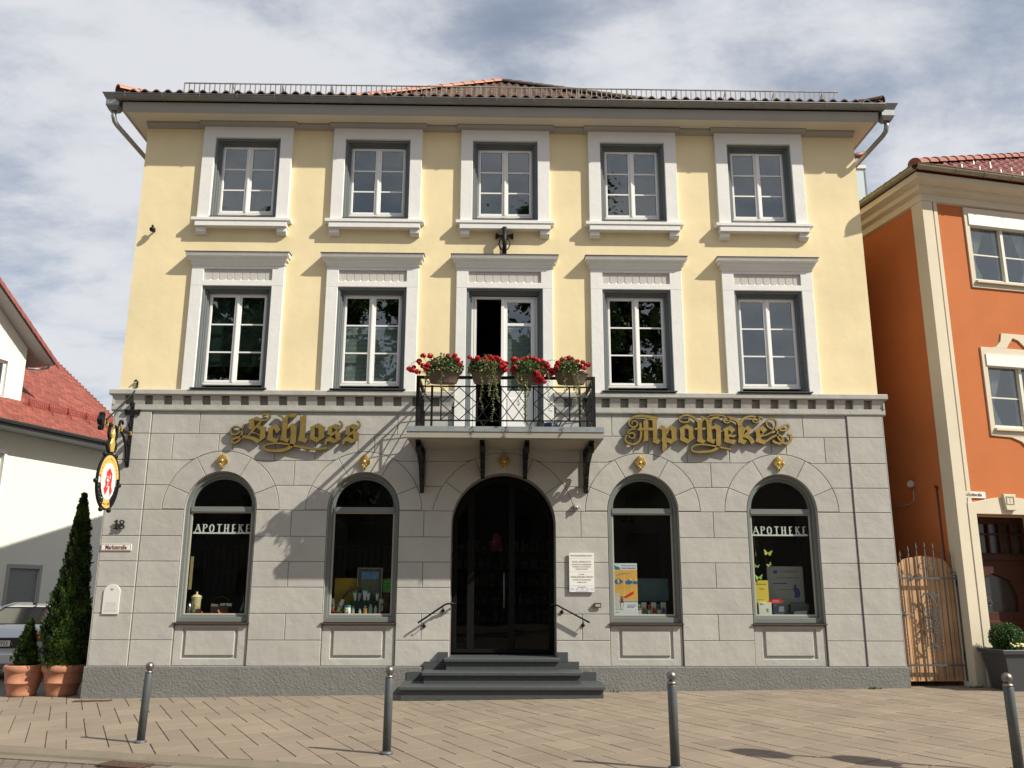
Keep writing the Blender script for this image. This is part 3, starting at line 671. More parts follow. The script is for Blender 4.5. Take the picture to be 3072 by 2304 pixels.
for i, cx in enumerate(BAY):
    cen = i == 2
    hw, z0 = (.69, 4.17) if cen else (.621, 5.03)
    if not cen:
        win = sash(cx, .53, 5.13, 6.835, .13, None); lin(cx, hw, 5.035, 6.925, win)
    else:
        # balcony door: left leaf stands open inwards, right leaf shut
        y = .13; fr = MB()
        fr.prism([(cx-.60, z0), (cx-.56, z0), (cx-.56, 6.79), (cx+.56, 6.79), (cx+.56, z0), (cx+.60, z0), (cx+.60, 6.83), (cx-.60, 6.83)], y, y+.06, ch=.003)
        win = fr.build('balcony_door', pvc, B)
        lf = MB(); a, b_ = cx-.045, cx+.555
        lf.prism(rect(a, b_, 4.2, 6.785), y-.01, y+.035, [rect(a+.10, b_-.075, 5.06, 6.27), rect(a+.10, b_-.075, 6.32, 6.72)], ch=.004)
        lf.prism(rect(a+.10, b_-.075, 4.30, 4.93), y-.02, y-.0105, ch=.008); lf.box(a-.012, a+.045, y-.03, y-.0105, 4.2, 6.78)
        L1 = lf.build('door_leaf', pvc, win); g = MB(); g.box(a+.09, b_-.065, y+.008, y+.014, 5.05, 6.73); g.build('pane', glass, win)
        lf = MB(); x = cx-.553
        q = MB(); q.prism([(y+.0, 4.2), (y+.56, 4.2), (y+.56, 6.785), (y, 6.785)], x, x+.045, [rect(y+.08, y+.48, 5.06, 6.27), rect(y+.08, y+.48, 6.32, 6.72)], ax='x', ch=.003)
        q.build('door_leaf', pvc, win); g = MB(); g.box(x+.02, x+.026, y+.07, y+.49, 5.05, 6.73); g.build('pane', glass, win)
        lin(cx, hw, z0, 6.935, win)
    s_ = MB(); ow = .875 if cen else .833; fh = .66 if cen else .615
    zb = 4.17 if cen else 5.001
    for a, b_ in ((cx-ow, cx-hw), (cx+hw, cx+ow)): s_.prism(rect(a, b_, zb, 6.93), -.06, .0, ch=.005)
    s_.prism(rect(cx-ow, cx+ow, 6.9305, 7.30), -.0601, .0, [rect(cx-fh, cx+fh, 7.035, 7.255)], ch=.005)
    # fluted frieze: raised tongues over a recessed field
    s_.box(cx-fh-.002, cx+fh+.002, -.018, -.0, 7.033, 7.257)
    s2 = MB(); nf = 9; dw = 2*fh/nf
    for k in range(nf):
        fx = cx-fh+(k+.5)*dw
        s2.prism([(fx-dw*.455, 7.2535), (fx-dw*.455, 7.085), (fx-dw*.25, 7.050), (fx+dw*.25, 7.050), (fx+dw*.455, 7.085), (fx+dw*.455, 7.2535)][::-1], -.026, -.0185, ch=.003)
    s2.build('frieze_panel', mat('frieze_grey', (.50, .48, .45), .8), win)
    prof = [(-.062, 7.301), (-.085, 7.33), (-.085, 7.355), (-.13, 7.40), (-.13, 7.425), (-.175, 7.46), (-.19, 7.50), (-.19, 7.525), (0, 7.53), (0, 7.301)]
    s_.prism(prof[:2]+[(0, 7.33), (0, 7.301)], cx-ow-.002, cx+ow+.002, ax='x')
    s_.prism([(-.085, 7.331), (-.085, 7.355), (-.13, 7.40), (0, 7.40), (0, 7.331)], cx-ow-.02, cx+ow+.02, ax='x')
    s_.prism([(-.13, 7.401), (-.13, 7.425), (-.175, 7.46), (0, 7.46), (0, 7.401)], cx-ow-.06, cx+ow+.06, ax='x')
    s_.prism([(-.175, 7.461), (-.19, 7.50), (-.19, 7.525), (0, 7.53), (0, 7.461)], cx-ow-.09, cx+ow+.09, ax='x')
    s_.build('window_surround', white, win)
    s_ = MB(); s_.prism([(-.205, 7.527), (-.205, 7.535), (0, 7.545), (0, 7.531)], cx-ow-.105, cx+ow+.105, ax='x'); s_.build('flashing', darkmetal, win)
    if not cen:
        s_ = MB(); s_.prism([(-.13, 5.012), (-.13, 5.03), (.13, 5.07), (.13, 5.012)], cx-.66, cx+.66, ax='x'); s_.build('sill', darkmetal, win)
    if i == 0: blind(cx, .48, 5.5, 6.75, win, blindshaded)
    if i == 1: blind(cx, .48, 5.22, 6.22, win, blindm)
    if cen: blind(cx+.26, .21, 5.1, 6.24, win, blindm)
# ------------------------------------------------------------------ shop windows
shopwins = []
for i, cx in enumerate(BAY):
    if i == 2: continue
    # white reveal is the wall itself; grey lining then frame
    o1 = arch(cx, .609, 1.075, 2.93, 24, zt=3.574); i1 = arch(cx, .545, 1.16, 2.93, 24, zt=3.505); i2 = arch(cx, .50, 1.2, 2.93, 24, zt=3.455)
    f1 = MB(); f1.prism(o1, .07, .125, [i1], ch=.006)
    f1.prism(o1, .1255, .18, [rect(cx-.52, cx+.52, 1.19, 2.90), [(cx-.50, 2.985), (cx+.50, 2.985)]+[(cx+.50*cos(pi*k/20), 2.99+.47*sin(pi*k/20)) for k in range(21)]], ch=.004)
    f1.box(cx-.52, cx+.52, .10, .1254, 2.90, 2.985)
    w_ = f1.build('shop_window', shopframe, B)
    f2 = MB(); f2.prism(rect(cx-.522, cx+.522, 1.188, 2.902), .135, .16, [rect(cx-.497, cx+.497, 1.213, 2.877)], ch=.003); f2.build('sash', beigefr, w_)
    g = MB(); g.box(cx-.51, cx+.51, .15, .156, 1.2, 2.89); g.build('pane', shopglass, w_)
    g = MB(); g.prism([(cx-.51, 2.975), (cx+.51, 2.975)]+[(cx+.51*cos(pi*k/20), 2.98+.49*sin(pi*k/20)) for k in range(21)], .15, .156); g.build('fanlight', shopglass, w_)
    sl = MB(); sl.box(cx-.63, cx+.63, -.035, .10, 1.055, 1.07); sl.build('sill', mat('brown_sill', (.08, .05, .035), .5), w_)
    # plaster reveal
    rv = MB(); k = len(o1); oo = arch(cx, .6095, 1.075, 2.93, 24, zt=3.5745)
    wp = arch(cx, .604, 1.075, 2.93, 24, zt=3.569); vs = [(x, -.0, z) for x, z in wp]+[(x, .0695, z) for x, z in wp]
    rv.add(vs, [(q, q+1, k+q+1, k+q) for q in range(1, k-1)]+[(k-1, 0, k, 2*k-1)]); rv.build('plaster_reveal', grey, w_, fix=False)
    shopwins.append(w_)
    dp = MB(); dp.box(cx-.58, cx+.58, .19, .85, .9, 1.19); dp.build('display_shelf', mat('display_board', (.10, .085, .07), .7), w_)
# ------------------------------------------------------------------ entrance
y = .55
blk = mat('door_frame_black', (.006, .006, .006), .6, spec=.15)
dm = MB(); dm.prism([(dcx-dhw, .56), (dcx+dhw, .56)]+[(dcx+dhw*cos(pi*k/24), dzs+dhw*sin(pi*k/24)) for k in range(25)], y, y+.06,
   [[(dcx-.80, .62), (dcx-.62, .62), (dcx-.62, 3.15), (dcx-.80, 2.8)], [(dcx-.50, .62), (dcx+.10, .62), (dcx+.10, 3.47), (dcx-.2, 3.45), (dcx-.50, 3.3)], [(dcx+.21, .62), (dcx+.80, .62), (dcx+.80, 2.8), (dcx+.6, 3.2), (dcx+.21, 3.45)]], ch=.004)
door = dm.build('entrance_door', blk, B)
g = MB(); g.prism([(dcx-dhw+.03, .6), (dcx+dhw-.03, .6)]+[(dcx+(dhw-.03)*cos(pi*k/24), dzs+(dhw-.03)*sin(pi*k/24)) for k in range(25)], y+.025, y+.031); g.build('pane', glassmat('door_glass', 1.3, (.6, .6, .6)), door)
g = MB(); g.tube([(dcx+.02, y-.05, 1.3), (dcx+.02, y-.05, 1.9)], .014, 8); g.tube([(dcx+.02, y, 1.35), (dcx+.02, y-.05, 1.35)], .01, 6); g.tube([(dcx+.02, y, 1.85), (dcx+.02, y-.05, 1.85)], .01, 6); g.build('handle', ironb, door)
APO_A = [(.52, 1.0), (.84, .80), (.84, .32), (.98, .18), (.80, -.02), (.66, .16), (.66, .34), (.50, .34), (.50, .24), (.24, -.02), (.02, .20), (.20, .36), (.14, .42), (.14, .60), (.20, .62), (.22, .84)]
redm = mat('red_emblem', (.62, .03, .03), .4)
def emblem(parent, origin, right, upv, size, m=redm, depth=.004, white_m=None, local=False, hs=.72):
    o3 = Vector(origin); r = Vector(right).normalized(); u = Vector(upv).normalized(); n = r.cross(u)
    def tr(mb): mb.v = [o3+r*v.x*size*hs+u*v.z*size+n*(-v.y) for v in mb.v]; return mb
    a = MB(); a.prism([(x-.5, z-.5) for x, z in APO_A], -depth, 0, [[(.33-.5, .62-.5), (.42-.5, .78-.5), (.53-.5, .80-.5), (.50-.5, .62-.5)]] if False else []); tr(a).build('emblem', m, parent, local=local)
    wm_ = white_m or mat('emblem_white', (.85, .82, .78), .5)
    c_ = MB(); d = depth+.0015
    c_.prism([(x-.5, z-.5) for x, z in [(.22, .575), (.56, .555), (.52, .51), (.46, .49), (.38, .48), (.30, .50), (.24, .54)]], -d, -depth)
    c_.ribbon([(x-.5, z-.5) for x, z in [(.40, .47), (.44, .42), (.38, .38), (.45, .33), (.38, .29)]], [.032]*5, -d, -depth)
    c_.prism([(x-.5, z-.5) for x, z in [(.28, .285), (.50, .285), (.47, .31), (.31, .31)]], -d, -depth)
    c_.prism([(x-.5, z-.5) for x, z in [(.58, .60), (.65, .62), (.66, .71), (.58, .76)]], -d, -depth)
    c_.ribbon([(x-.5, z-.5) for x, z in [(.28, .56), (.28, .64), (.38, .68), (.44, .62), (.42, .57)]], [.024]*5, -d, -depth)
    tr(c_).build('emblem_chalice', wm_, parent, local=local)
emblem(door, (dcx-.12, y+.045, 2.42), (1, 0, 0), (0, 0, 1), .34, m=mat('emblem_dark_red', (.30, .02, .02), .6), white_m=mat('emblem_grey', (.3, .27, .25), .6))
# steps
st = MB()
stepd = [(-1.43, 1.74, -.95, -.0, .165), (-1.11, 1.42, -.62, -.0, .345), (-.78, 1.09, -.30, .50, .53)]
for (a, b_, y0, y1, z) in stepd:
    st.prism([(y0, z-.05), (y0-.0, z-.012), (y0+.012, z), (.0 if z < .5 else y1, z), (.0 if z < .5 else y1, z-.05)], a, b_, ax='x')
    st.box(a+.03, b_-.03, y0+.045, .0 if z < .5 else y1, z-.22 if z > .2 else Z0, z-.0505)
st.box(dcx-dhw+.002, dcx+dhw-.002, .0, .6, Z0, .525)
steps = pb(st, 'entrance_steps', slatem)
st = MB(); st.box(-1.40, 1.70, -.062, -.0, Z0, .30).box(-1.12, 1.42, -.066, -.0, .30, .46).box(-.90, -.735, -.07, .0, .46, .61).box(1.07, 1.24, -.07, 0, .46, .61)
st.build('step_upstand', slatem, steps)
# gilded rosettes
for i, (x, z) in enumerate(((-4.675, 3.76), (-2.235, 3.755), (.178, 3.775), (2.54, 3.765), (4.96, 3.765))):
    r_ = MB(); n = 20; c_ = Vector((x, -.045, z))
    for k in range(n):
        a = 2*pi*(k+.5)/n; hx, hz = .10, .13
        rad = 1/(abs(cos(a))/hx+abs(sin(a))/hz)*1.08*(1+.1*abs(cos(2*a)) if False else 1); rad = min(rad, .125)
        d = Vector((cos(a), 0, sin(a))); q = Vector((-sin(a), 0, cos(a))); w_ = 2*pi*rad/n*.55
        tip = Vector((x, -.02, z))+d*rad
        r_.add([c_+d*.02+q*.003, c_+d*.02-q*.003, tip-q*w_, tip+Vector((0, -.040, 0))+d*.006, tip+q*w_, Vector((x, -.0, z))+d*rad*.96-q*w_, Vector((x, -.0, z))+d*rad*.96+q*w_], [(0, 3, 4), (1, 2, 3), (0, 1, 3), (2, 5, 3), (3, 6, 4), (3, 5, 6)])
    r_.ball((x, -.045, z), .026, 10); r_.ball((x-.03, -.04, z-.06), .014, 8); r_.ball((x+.03, -.04, z-.055), .012, 8); r_.ball((x, -.04, z-.085), .016, 8)
    pb(r_, 'gilded_rosette', goldm)
# rooms behind the glass
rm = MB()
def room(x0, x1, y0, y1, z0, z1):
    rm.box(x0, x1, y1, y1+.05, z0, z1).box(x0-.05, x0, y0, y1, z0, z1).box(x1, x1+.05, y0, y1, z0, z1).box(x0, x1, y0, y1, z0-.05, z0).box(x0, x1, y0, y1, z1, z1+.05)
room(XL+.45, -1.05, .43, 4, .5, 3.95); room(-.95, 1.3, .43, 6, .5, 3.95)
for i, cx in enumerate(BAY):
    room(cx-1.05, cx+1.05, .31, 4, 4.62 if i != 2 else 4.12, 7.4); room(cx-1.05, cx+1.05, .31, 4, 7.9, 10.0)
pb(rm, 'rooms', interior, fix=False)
rm = MB(); room(1.45, 3.7, .43, 3.2, .5, 3.95); room(3.85, XR-.45, .43, 3.2, .5, 3.95); rooms = pb(rm, 'rooms', interior2, fix=False)
rm = MB(); rm.box(2.75, 3.4, 3.12, 3.19, .5, 2.75); rm.build('inner_door', mat('inner_door_brown', (.05, .03, .02), .5), rooms)
# shelves with goods seen through the entrance and left windows
sh = MB(); rnd = random.Random(5)
shm = mat('shelf_goods', (.38, .36, .32), .7, var=.6, vscale=9)
for z in (1.0, 1.35, 1.7, 2.05, 2.4):
    sh.box(-.9, 1.25, 3.2, 3.5, z-.02, z)
    x = -.88
    while x < 1.2: w_ = rnd.uniform(.05, .14); h = rnd.uniform(.08, .24); sh.box(x, x+w_, 3.25, 3.4, z+.0005, z+h); x += w_+rnd.uniform(.01, .08)
pb(sh, 'shelving', shm)
sh = MB()
for z in (2.0, 2.5, 3.0): sh.box(XL+.5, -1.1, 3.6, 3.95, z-.03, z)
for k in range(40): sh.box(XL+.5+k*.135, XL+.59+k*.135, 3.62, 3.7, 1.55, 2.46)
pb(sh, 'drawer_cabinet', mat('cabinet_wood', (.05, .04, .032), .6))
lp = MB(); lp.tube([(2.52, 1.6, 3.95), (2.52, 1.6, 2.98)], .006, 5); lp.lathe([(.03, .12), (.05, .06), (.14, .0), (.13, 0)], (2.52, 1.6, 2.86), 16)
props(lp.build('pendant_lamp', mat('lamp_dark', (.05, .06, .065), .4, metal=.6)), 'dark pendant lamp hanging behind the fanlight of the shop window right of the entrance', 'lamp')
# ------------------------------------------------------------------ balcony
bx0, bx1, by = -1.405, 1.765, -1.2
sb = MB()
sb.prism([(bx0, by), (bx1, by), (bx1, 0), (bx0, 0)], 4.083, 3.985, ax='z')
sb.prism([(bx0+.13, by+.12), (bx1-.13, by+.12), (bx1-.13, 0), (bx0+.13, 0)], 3.9845, 3.975, ax='z')
balc = pb(sb, 'balcony', slabm)
fl_ = MB(); fl_.box(bx0-.008, bx1+.008, by-.012, -.01, 4.0835, 4.168); fl_.build('edge_flashing', mat('zinc_flashing', (.27, .30, .31), .55, metal=.25, var=.15, vscale=7), balc)
rl = MB(); ry = -1.12
rx0, rx1 = -1.25, 1.62
def H(y, x0, x1, z, w_=.03, h=.03): rl.box(x0, x1, y-w_/2, y+w_/2, z-h/2, z+h/2)
H(ry, rx0-.01, rx1+.02, 4.995, .05, .045); H(ry, rx0, rx1, 4.845, .022, .022); H(ry, rx0, rx1, 4.28, .022, .022)
for x in (rx0, rx1): rl.box(x-.028, x+.028, ry-.028, ry+.028, 4.168, 5.02)
for x in (-1.02, .10, 1.39): rl.box(x-.018, x+.018, ry-.018, ry+.018, 4.168, 4.86)
for x in (-.87, -.285, .50, .635, 1.225): rl.box(x-.011, x+.011, ry-.011, ry+.011, 4.28, 4.85)
def cross(xa, xb, z0=4.291, z1=4.834):
    zm = (z0+z1)/2; xm = (xa+xb)/2; qa, qb = (xa+xm)/2, (xm+xb)/2; y0 = ry
    for p, q in (((xa, z0), (xb, z1)),  ((xa, zm), (xm, z1)), ((xm, z0), (xb, zm))): rl.bar((p[0], y0-.004, p[1]), (q[0], y0-.004, q[1]), .013)
    for p, q in (((xa, z1), (xb, z0)),  ((xa, zm), (xm, z0)), ((xm, z1), (xb, zm))): rl.bar((p[0], y0+.004, p[1]), (q[0], y0+.004, q[1]), .013)
cross(-.87, -.285); cross(-.285, .10); cross(.10, .50) if False else cross(-.09+.19, .50); cross(.635, 1.225)
# ends: small lozenges between the corner and the first post
for a, b_ in ((-1.25, -1.02), (1.39, 1.62)):
    m_ = (a+b_)/2
    for p, q in (((m_, 4.845), (m_, 4.72)), ((m_, 4.72), (b_, 4.57)), ((m_, 4.72), (a, 4.57)), ((m_, 4.42), (b_, 4.57)), ((m_, 4.42), (a, 4.57)), ((m_, 4.42), (m_, 4.168))): rl.bar((p[0], ry, p[1]), (q[0], ry, q[1]), .016)
# feet that curve to the slab
for x in (-.18, .565):
    for s_ in (-1, 1): rl.tube([(x+s_*.11, ry, 4.278), (x+s_*.05, ry, 4.262), (x+s_*.018, ry, 4.225), (x+s_*.008, ry, 4.168)], .008, 5)
# small studs between the upper two rails
for x in (-1.135, -.19, .565, 1.5): rl.box(x-.008, x+.008, ry-.008, ry+.008, 4.85, 4.975)
# side railings
for sx in (rx0, rx1):
    rl.box(sx-.025, sx+.025, ry, -.0, 4.972, 5.018); rl.box(sx-.011, sx+.011, ry, 0, 4.834, 4.856); rl.box(sx-.011, sx+.011, ry, 0, 4.269, 4.291)
    rl.box(sx-.018, sx+.018, -.06, -.02, 4.168, 4.99)
    for y0 in (-.95, -.75, -.38): rl.box(sx-.01, sx+.01, y0-.01, y0+.01, 4.28, 4.85)
    for y0, y1 in ((-1.1, -.95), (-.75, -.38), (-.38, -.04)):
        for p, q in (((y0, 4.29), (y1, 4.835)), ((y0, 4.56), ((y0+y1)/2, 4.835)), (((y0+y1)/2, 4.29), (y1, 4.56))): rl.bar((sx-.004, p[0], p[1]), (sx-.004, q[0], q[1]), .013)
        for p, q in (((y0, 4.835), (y1, 4.29)), ((y0, 4.56), ((y0+y1)/2, 4.29)), (((y0+y1)/2, 4.835), (y1, 4.56))): rl.bar((sx+.004, p[0], p[1]), (sx+.004, q[0], q[1]), .013)
rl.build('railing', iron, balc)
def spiral(cy, cz, r0, turns, a0, dirn=1, n=22): return [(cy+r0*(1-.85*k/n)*cos(a0+dirn*2*pi*turns*k/n), cz+r0*(1-.85*k/n)*sin(a0+dirn*2*pi*turns*k/n)) for k in range(n+1)]
for x, zb, big in ((-1.235, 3.27, 1), (-.195, 3.52, 0), (.535, 3.52, 0), (1.585, 3.28, 1)):
    k = MB(); t_ = .038
    k.box(x-t_, x+t_, -1.06, 0, 3.935, 3.974); k.box(x-t_, x+t_, -.05, -.005, zb, 3.935)
    S_ = .72 if big else .47; L_ = 1.0
    k.ribbon([(-L_, 3.93), (-L_*.86, 3.93-.14*S_), (-L_*.62, 3.93-.24*S_), (-L_*.36, 3.93-.36*S_), (-.16, 3.93-.62*S_), (-.06, zb+.03)], [.03, .035, .04, .04, .035, .03], x-t_, x+t_, 'x')
    for cy, cz, r0, a0, dr in ((-.27, 3.93-.27*S_, .17*S_/.72+.02, pi*.5, 1), (-.15, 3.93-.62*S_, .07, 0, -1), (-.62, 3.93-.13*S_, .075, pi, 1)):
        sp = spiral(cy, cz, r0, 1.6, a0, dr); k.ribbon(sp, [.022]*len(sp), x-t_*.8, x+t_*.8, 'x', 1)
    k.ribbon([(-.97, 3.90), (-1.03, 3.86), (-1.0, 3.80), (-.93, 3.80)], [.03, .05, .045, .02], x-t_, x+t_, 'x')
    k.prism([(-.03, zb), (-.0, zb-.05), (-.07, zb-.01), (-.09, zb+.06)], x-t_*.9, x+t_*.9, ax='x')
    k.build('bracket', iron, balc)
# ------------------------------------------------------------------ flowers on the balcony
potm = mat('taupe_plastic_pot', (.135, .10, .075), .6, var=.08, vscale=6)
fol = leafmat('geranium_leaf', (.035, .085, .02), (.085, .16, .04), .3)
ivy = leafmat('variegated_ivy', (.12, .18, .06), (.34, .36, .17), .3)
bloom = leafmat('red_petals', (.36, .004, .008), (.56, .012, .018), .2, 60)
soil = mat('soil', (.03, .02, .013), .95)
PL = [(-.83, .27, 'with a wide loose spray of flowers, leftmost on the railing', .9),
      (-.13, .255, 'densely packed with red blooms, second from left on the railing', 1),
      (.56, .255, 'with red blooms hanging at its right, third from left', 1),
      (1.245, .27, 'with its right half bare, rightmost on the railing', .6)]
BLOOMS = [[(-.55, .05), (-.48, .1), (-.42, .02), (-.4, .2), (-.33, .12), (-.33, .28), (-.28, .06), (-.22, .28), (-.15, .17), (-.08, .18), (-.01, .06), (.07, .28), (.16, .26), (.22, .22), (.26, .15), (.18, .3), (-.38, .15), (-.25, .12), (-.5, .03), (-.04, .2)],
          [(-.28, .27), (-.22, .22), (-.15, .24), (-.1, .18), (-.26, .08), (-.12, .09), (-.02, .24), (.05, .28), (.1, .25), (.16, .26), (.2, .22), (.22, .17), (.05, .08), (.09, .17), (.26, .2), (.29, .12), (.3, .05), (.24, .1), (.18, .21), (.02, .2), (-.17, .2), (.12, .2), (-.05, .21), (.27, .15), (.31, .18)],
          [(-.26, .25), (-.2, .22), (-.12, .24), (-.03, .25), (.05, .26), (.1, .24), (-.24, .1), (-.27, .06), (-.18, .12), (.14, .2), (.2, .2), (.13, .1), (.2, .1), (.14, -.02), (.12, -.1), (.2, -.1), (.16, -.14), (.24, -.15), (.3, .14), (.33, .08), (.31, -.02), (.35, .02), (.15, -.06), (.27, .18), (.1, .02)],
          [(-.22, .18), (-.25, .1), (-.12, .23), (-.04, .27), (.03, .22), (.1, .22), (.18, .19), (.24, .15), (.15, .14), (-.08, .1), (.0, .08), (-.3, .05), (.2, .1), (.28, .17), (-.33, .0)]]
TR = [[(-.02, -.22), (-.2, -.12)], [(.1, -.72), (-.1, -.5), (.02, -.3), (.14, -.4)], [(-.12, -.8), (-.05, -.6), (-.2, -.45), (.32, -.55), (-.08, -.3)], [(.1, -.45), (-.12, -.25), (.04, -.2), (.12, -.7)]]
for pi_, (px, hw, lab, lush) in enumerate(PL):
    py, pz = -1.235, 4.865
    T_ = thing('flower_planter', 'brown oval planter '+lab, 'flower planter', (px, py, pz), 0, 'flower planters on the balcony railing')
    p = MB(); p.lathe([(.78, 0), (.80, .005), (1.0, .165), (1.07, .17), (1.08, .20), (1.03, .205), (1.0, .185), (.95, .18)], (0, 0, 0), 40, True, sx=hw, sy=.115)
    p.v = [Vector((v.x, v.y, v.z)) for v in p.v]; p.build('pot', potm, T_, local=True)
    p = MB(); p.lathe([(1e-4, .176), (.96, .176)], (0, 0, 0), 24, True, sx=hw, sy=.115); p.build('soil', soil, T_, local=True)
    f = MB(); rnd = random.Random(30+pi_); random.seed(60+pi_)
    ww = hw*(1.15 if pi_ < 3 else .75); ox = 0 if pi_ < 3 else -.07
    for _ in range(int(1500*lush)):
        a = random.uniform(0, 2*pi); r_ = sqrt(random.random()); h = .17+random.random()*.30*(1.1-r_*.55)
        f.leaf(Vector((ox+cos(a)*r_*ww, sin(a)*r_*.19, h)), random.uniform(.025, .055), .3, asp=1.0)
    for (bx_, bz_) in BLOOMS[pi_]:
        f.tube([(bx_*.55, random.uniform(-.08, .05), .17), (bx_, -.09, bz_+.13)], .003, 4)
    f.build('foliage', fol, T_, local=True, fix=False)
    f = MB()
    for _ in range(int(700*lush)):
        a = random.uniform(0, 2*pi); r_ = sqrt(random.random())*1.02; f.leaf(Vector((ox+cos(a)*r_*ww, -abs(sin(a))*r_*.21, .16+random.random()*.31*(1.15-r_*.6))), random.uniform(.02, .04), .2, asp=.8)
    for tx, tz in TR[pi_]:
        q = Vector((tx, -.14, .17)); dz = (tz-.1)/26
        prev = q.copy()
        for k in range(26):
            q = q+Vector((random.gauss(0, .008), random.gauss(0, .003), dz)); f.tube([prev, q], .002, 3, cap=False); prev = q.copy()
            for _ in range(3): f.leaf(q+Vector((random.gauss(0, .01), -.005, 0)), random.uniform(.018, .034), -.2, asp=.8)
    sprs = [[(-.35, .35, -.6, .2), (0, .35, .0, .47), (-.15, .35, -.2, .42)], [(-.1, .3, -.12, .38)], [(-.05, .3, .0, .38), (.1, .3, .12, .36)], [(-.2, .3, -.38, .36), (.05, .3, .08, .36)]][pi_]
    for x0_, z0_, x1_, z1_ in sprs:
        n = 9; pr = None
        for k in range(n+1):
            t_ = k/n; q = Vector((x0_*(1-t_)+x1_*t_, -.1, (z0_ if t_ < 0 else z0_*(1-t_)+z1_*t_)+.05*sin(pi*t_)))
            if pr: f.tube([pr, q], .0022, 3, cap=False)
            pr = q
            if k > 3: [f.leaf(q, random.uniform(.015, .026), .5) for _ in range(3)]
    f.build('ivy', ivy, T_, local=True, fix=False)
    f = MB()
    for (bx_, bz_) in BLOOMS[pi_]:
        c_ = Vector((bx_, -.10+random.gauss(0, .03), bz_+.15)); rad = random.uniform(.038, .056)
        for _ in range(64):
            d = Vector((random.gauss(0, 1), random.gauss(0, 1), random.gauss(0, 1)+.3)).normalized()
            pt = c_+Vector((d.x, d.y, d.z*.8))*rad*random.uniform(.6, 1); tq = d.orthogonal().normalized(); tq = Matrix.Rotation(random.uniform(0, 6.28), 3, d) @ tq; tb = d.cross(tq)
            tq = tq+d*random.uniform(-.4, .4); s_ = random.uniform(.010, .018); f.quad(pt, tq*s_, tb*s_)
    f.build('blooms', bloom, T_, local=True, fix=False)
# blue watering can on the balcony floor
bluem = mat('blue_plastic', (.02, .035, .14), .4)
T_ = thing('watering_can', 'dark blue plastic watering can on the balcony floor behind the railing', 'watering can', (.93, -.75, 4.168))
f = MB(); f.lathe([(.10, 0), (.105, .01), (.11, .12), (.08, .15), (.04, .155)], (0, 0, 0), 20, sx=1.15); f.build('body', bluem, T_, local=True)
f = MB(); f.tube([(-.09, 0, .13), (-.13, 0, .19), (-.2, 0, .19), (-.22, 0, .12), (-.2, 0, .03), (-.11, 0, .03)], .011, 8); f.build('handle', bluem, T_, local=True)
f = MB(); f.tube([(.1, 0, .04), (.16, 0, .12), (.2, 0, .2)], [.02, .014, .012], 8); f.build('spout', bluem, T_, local=True)
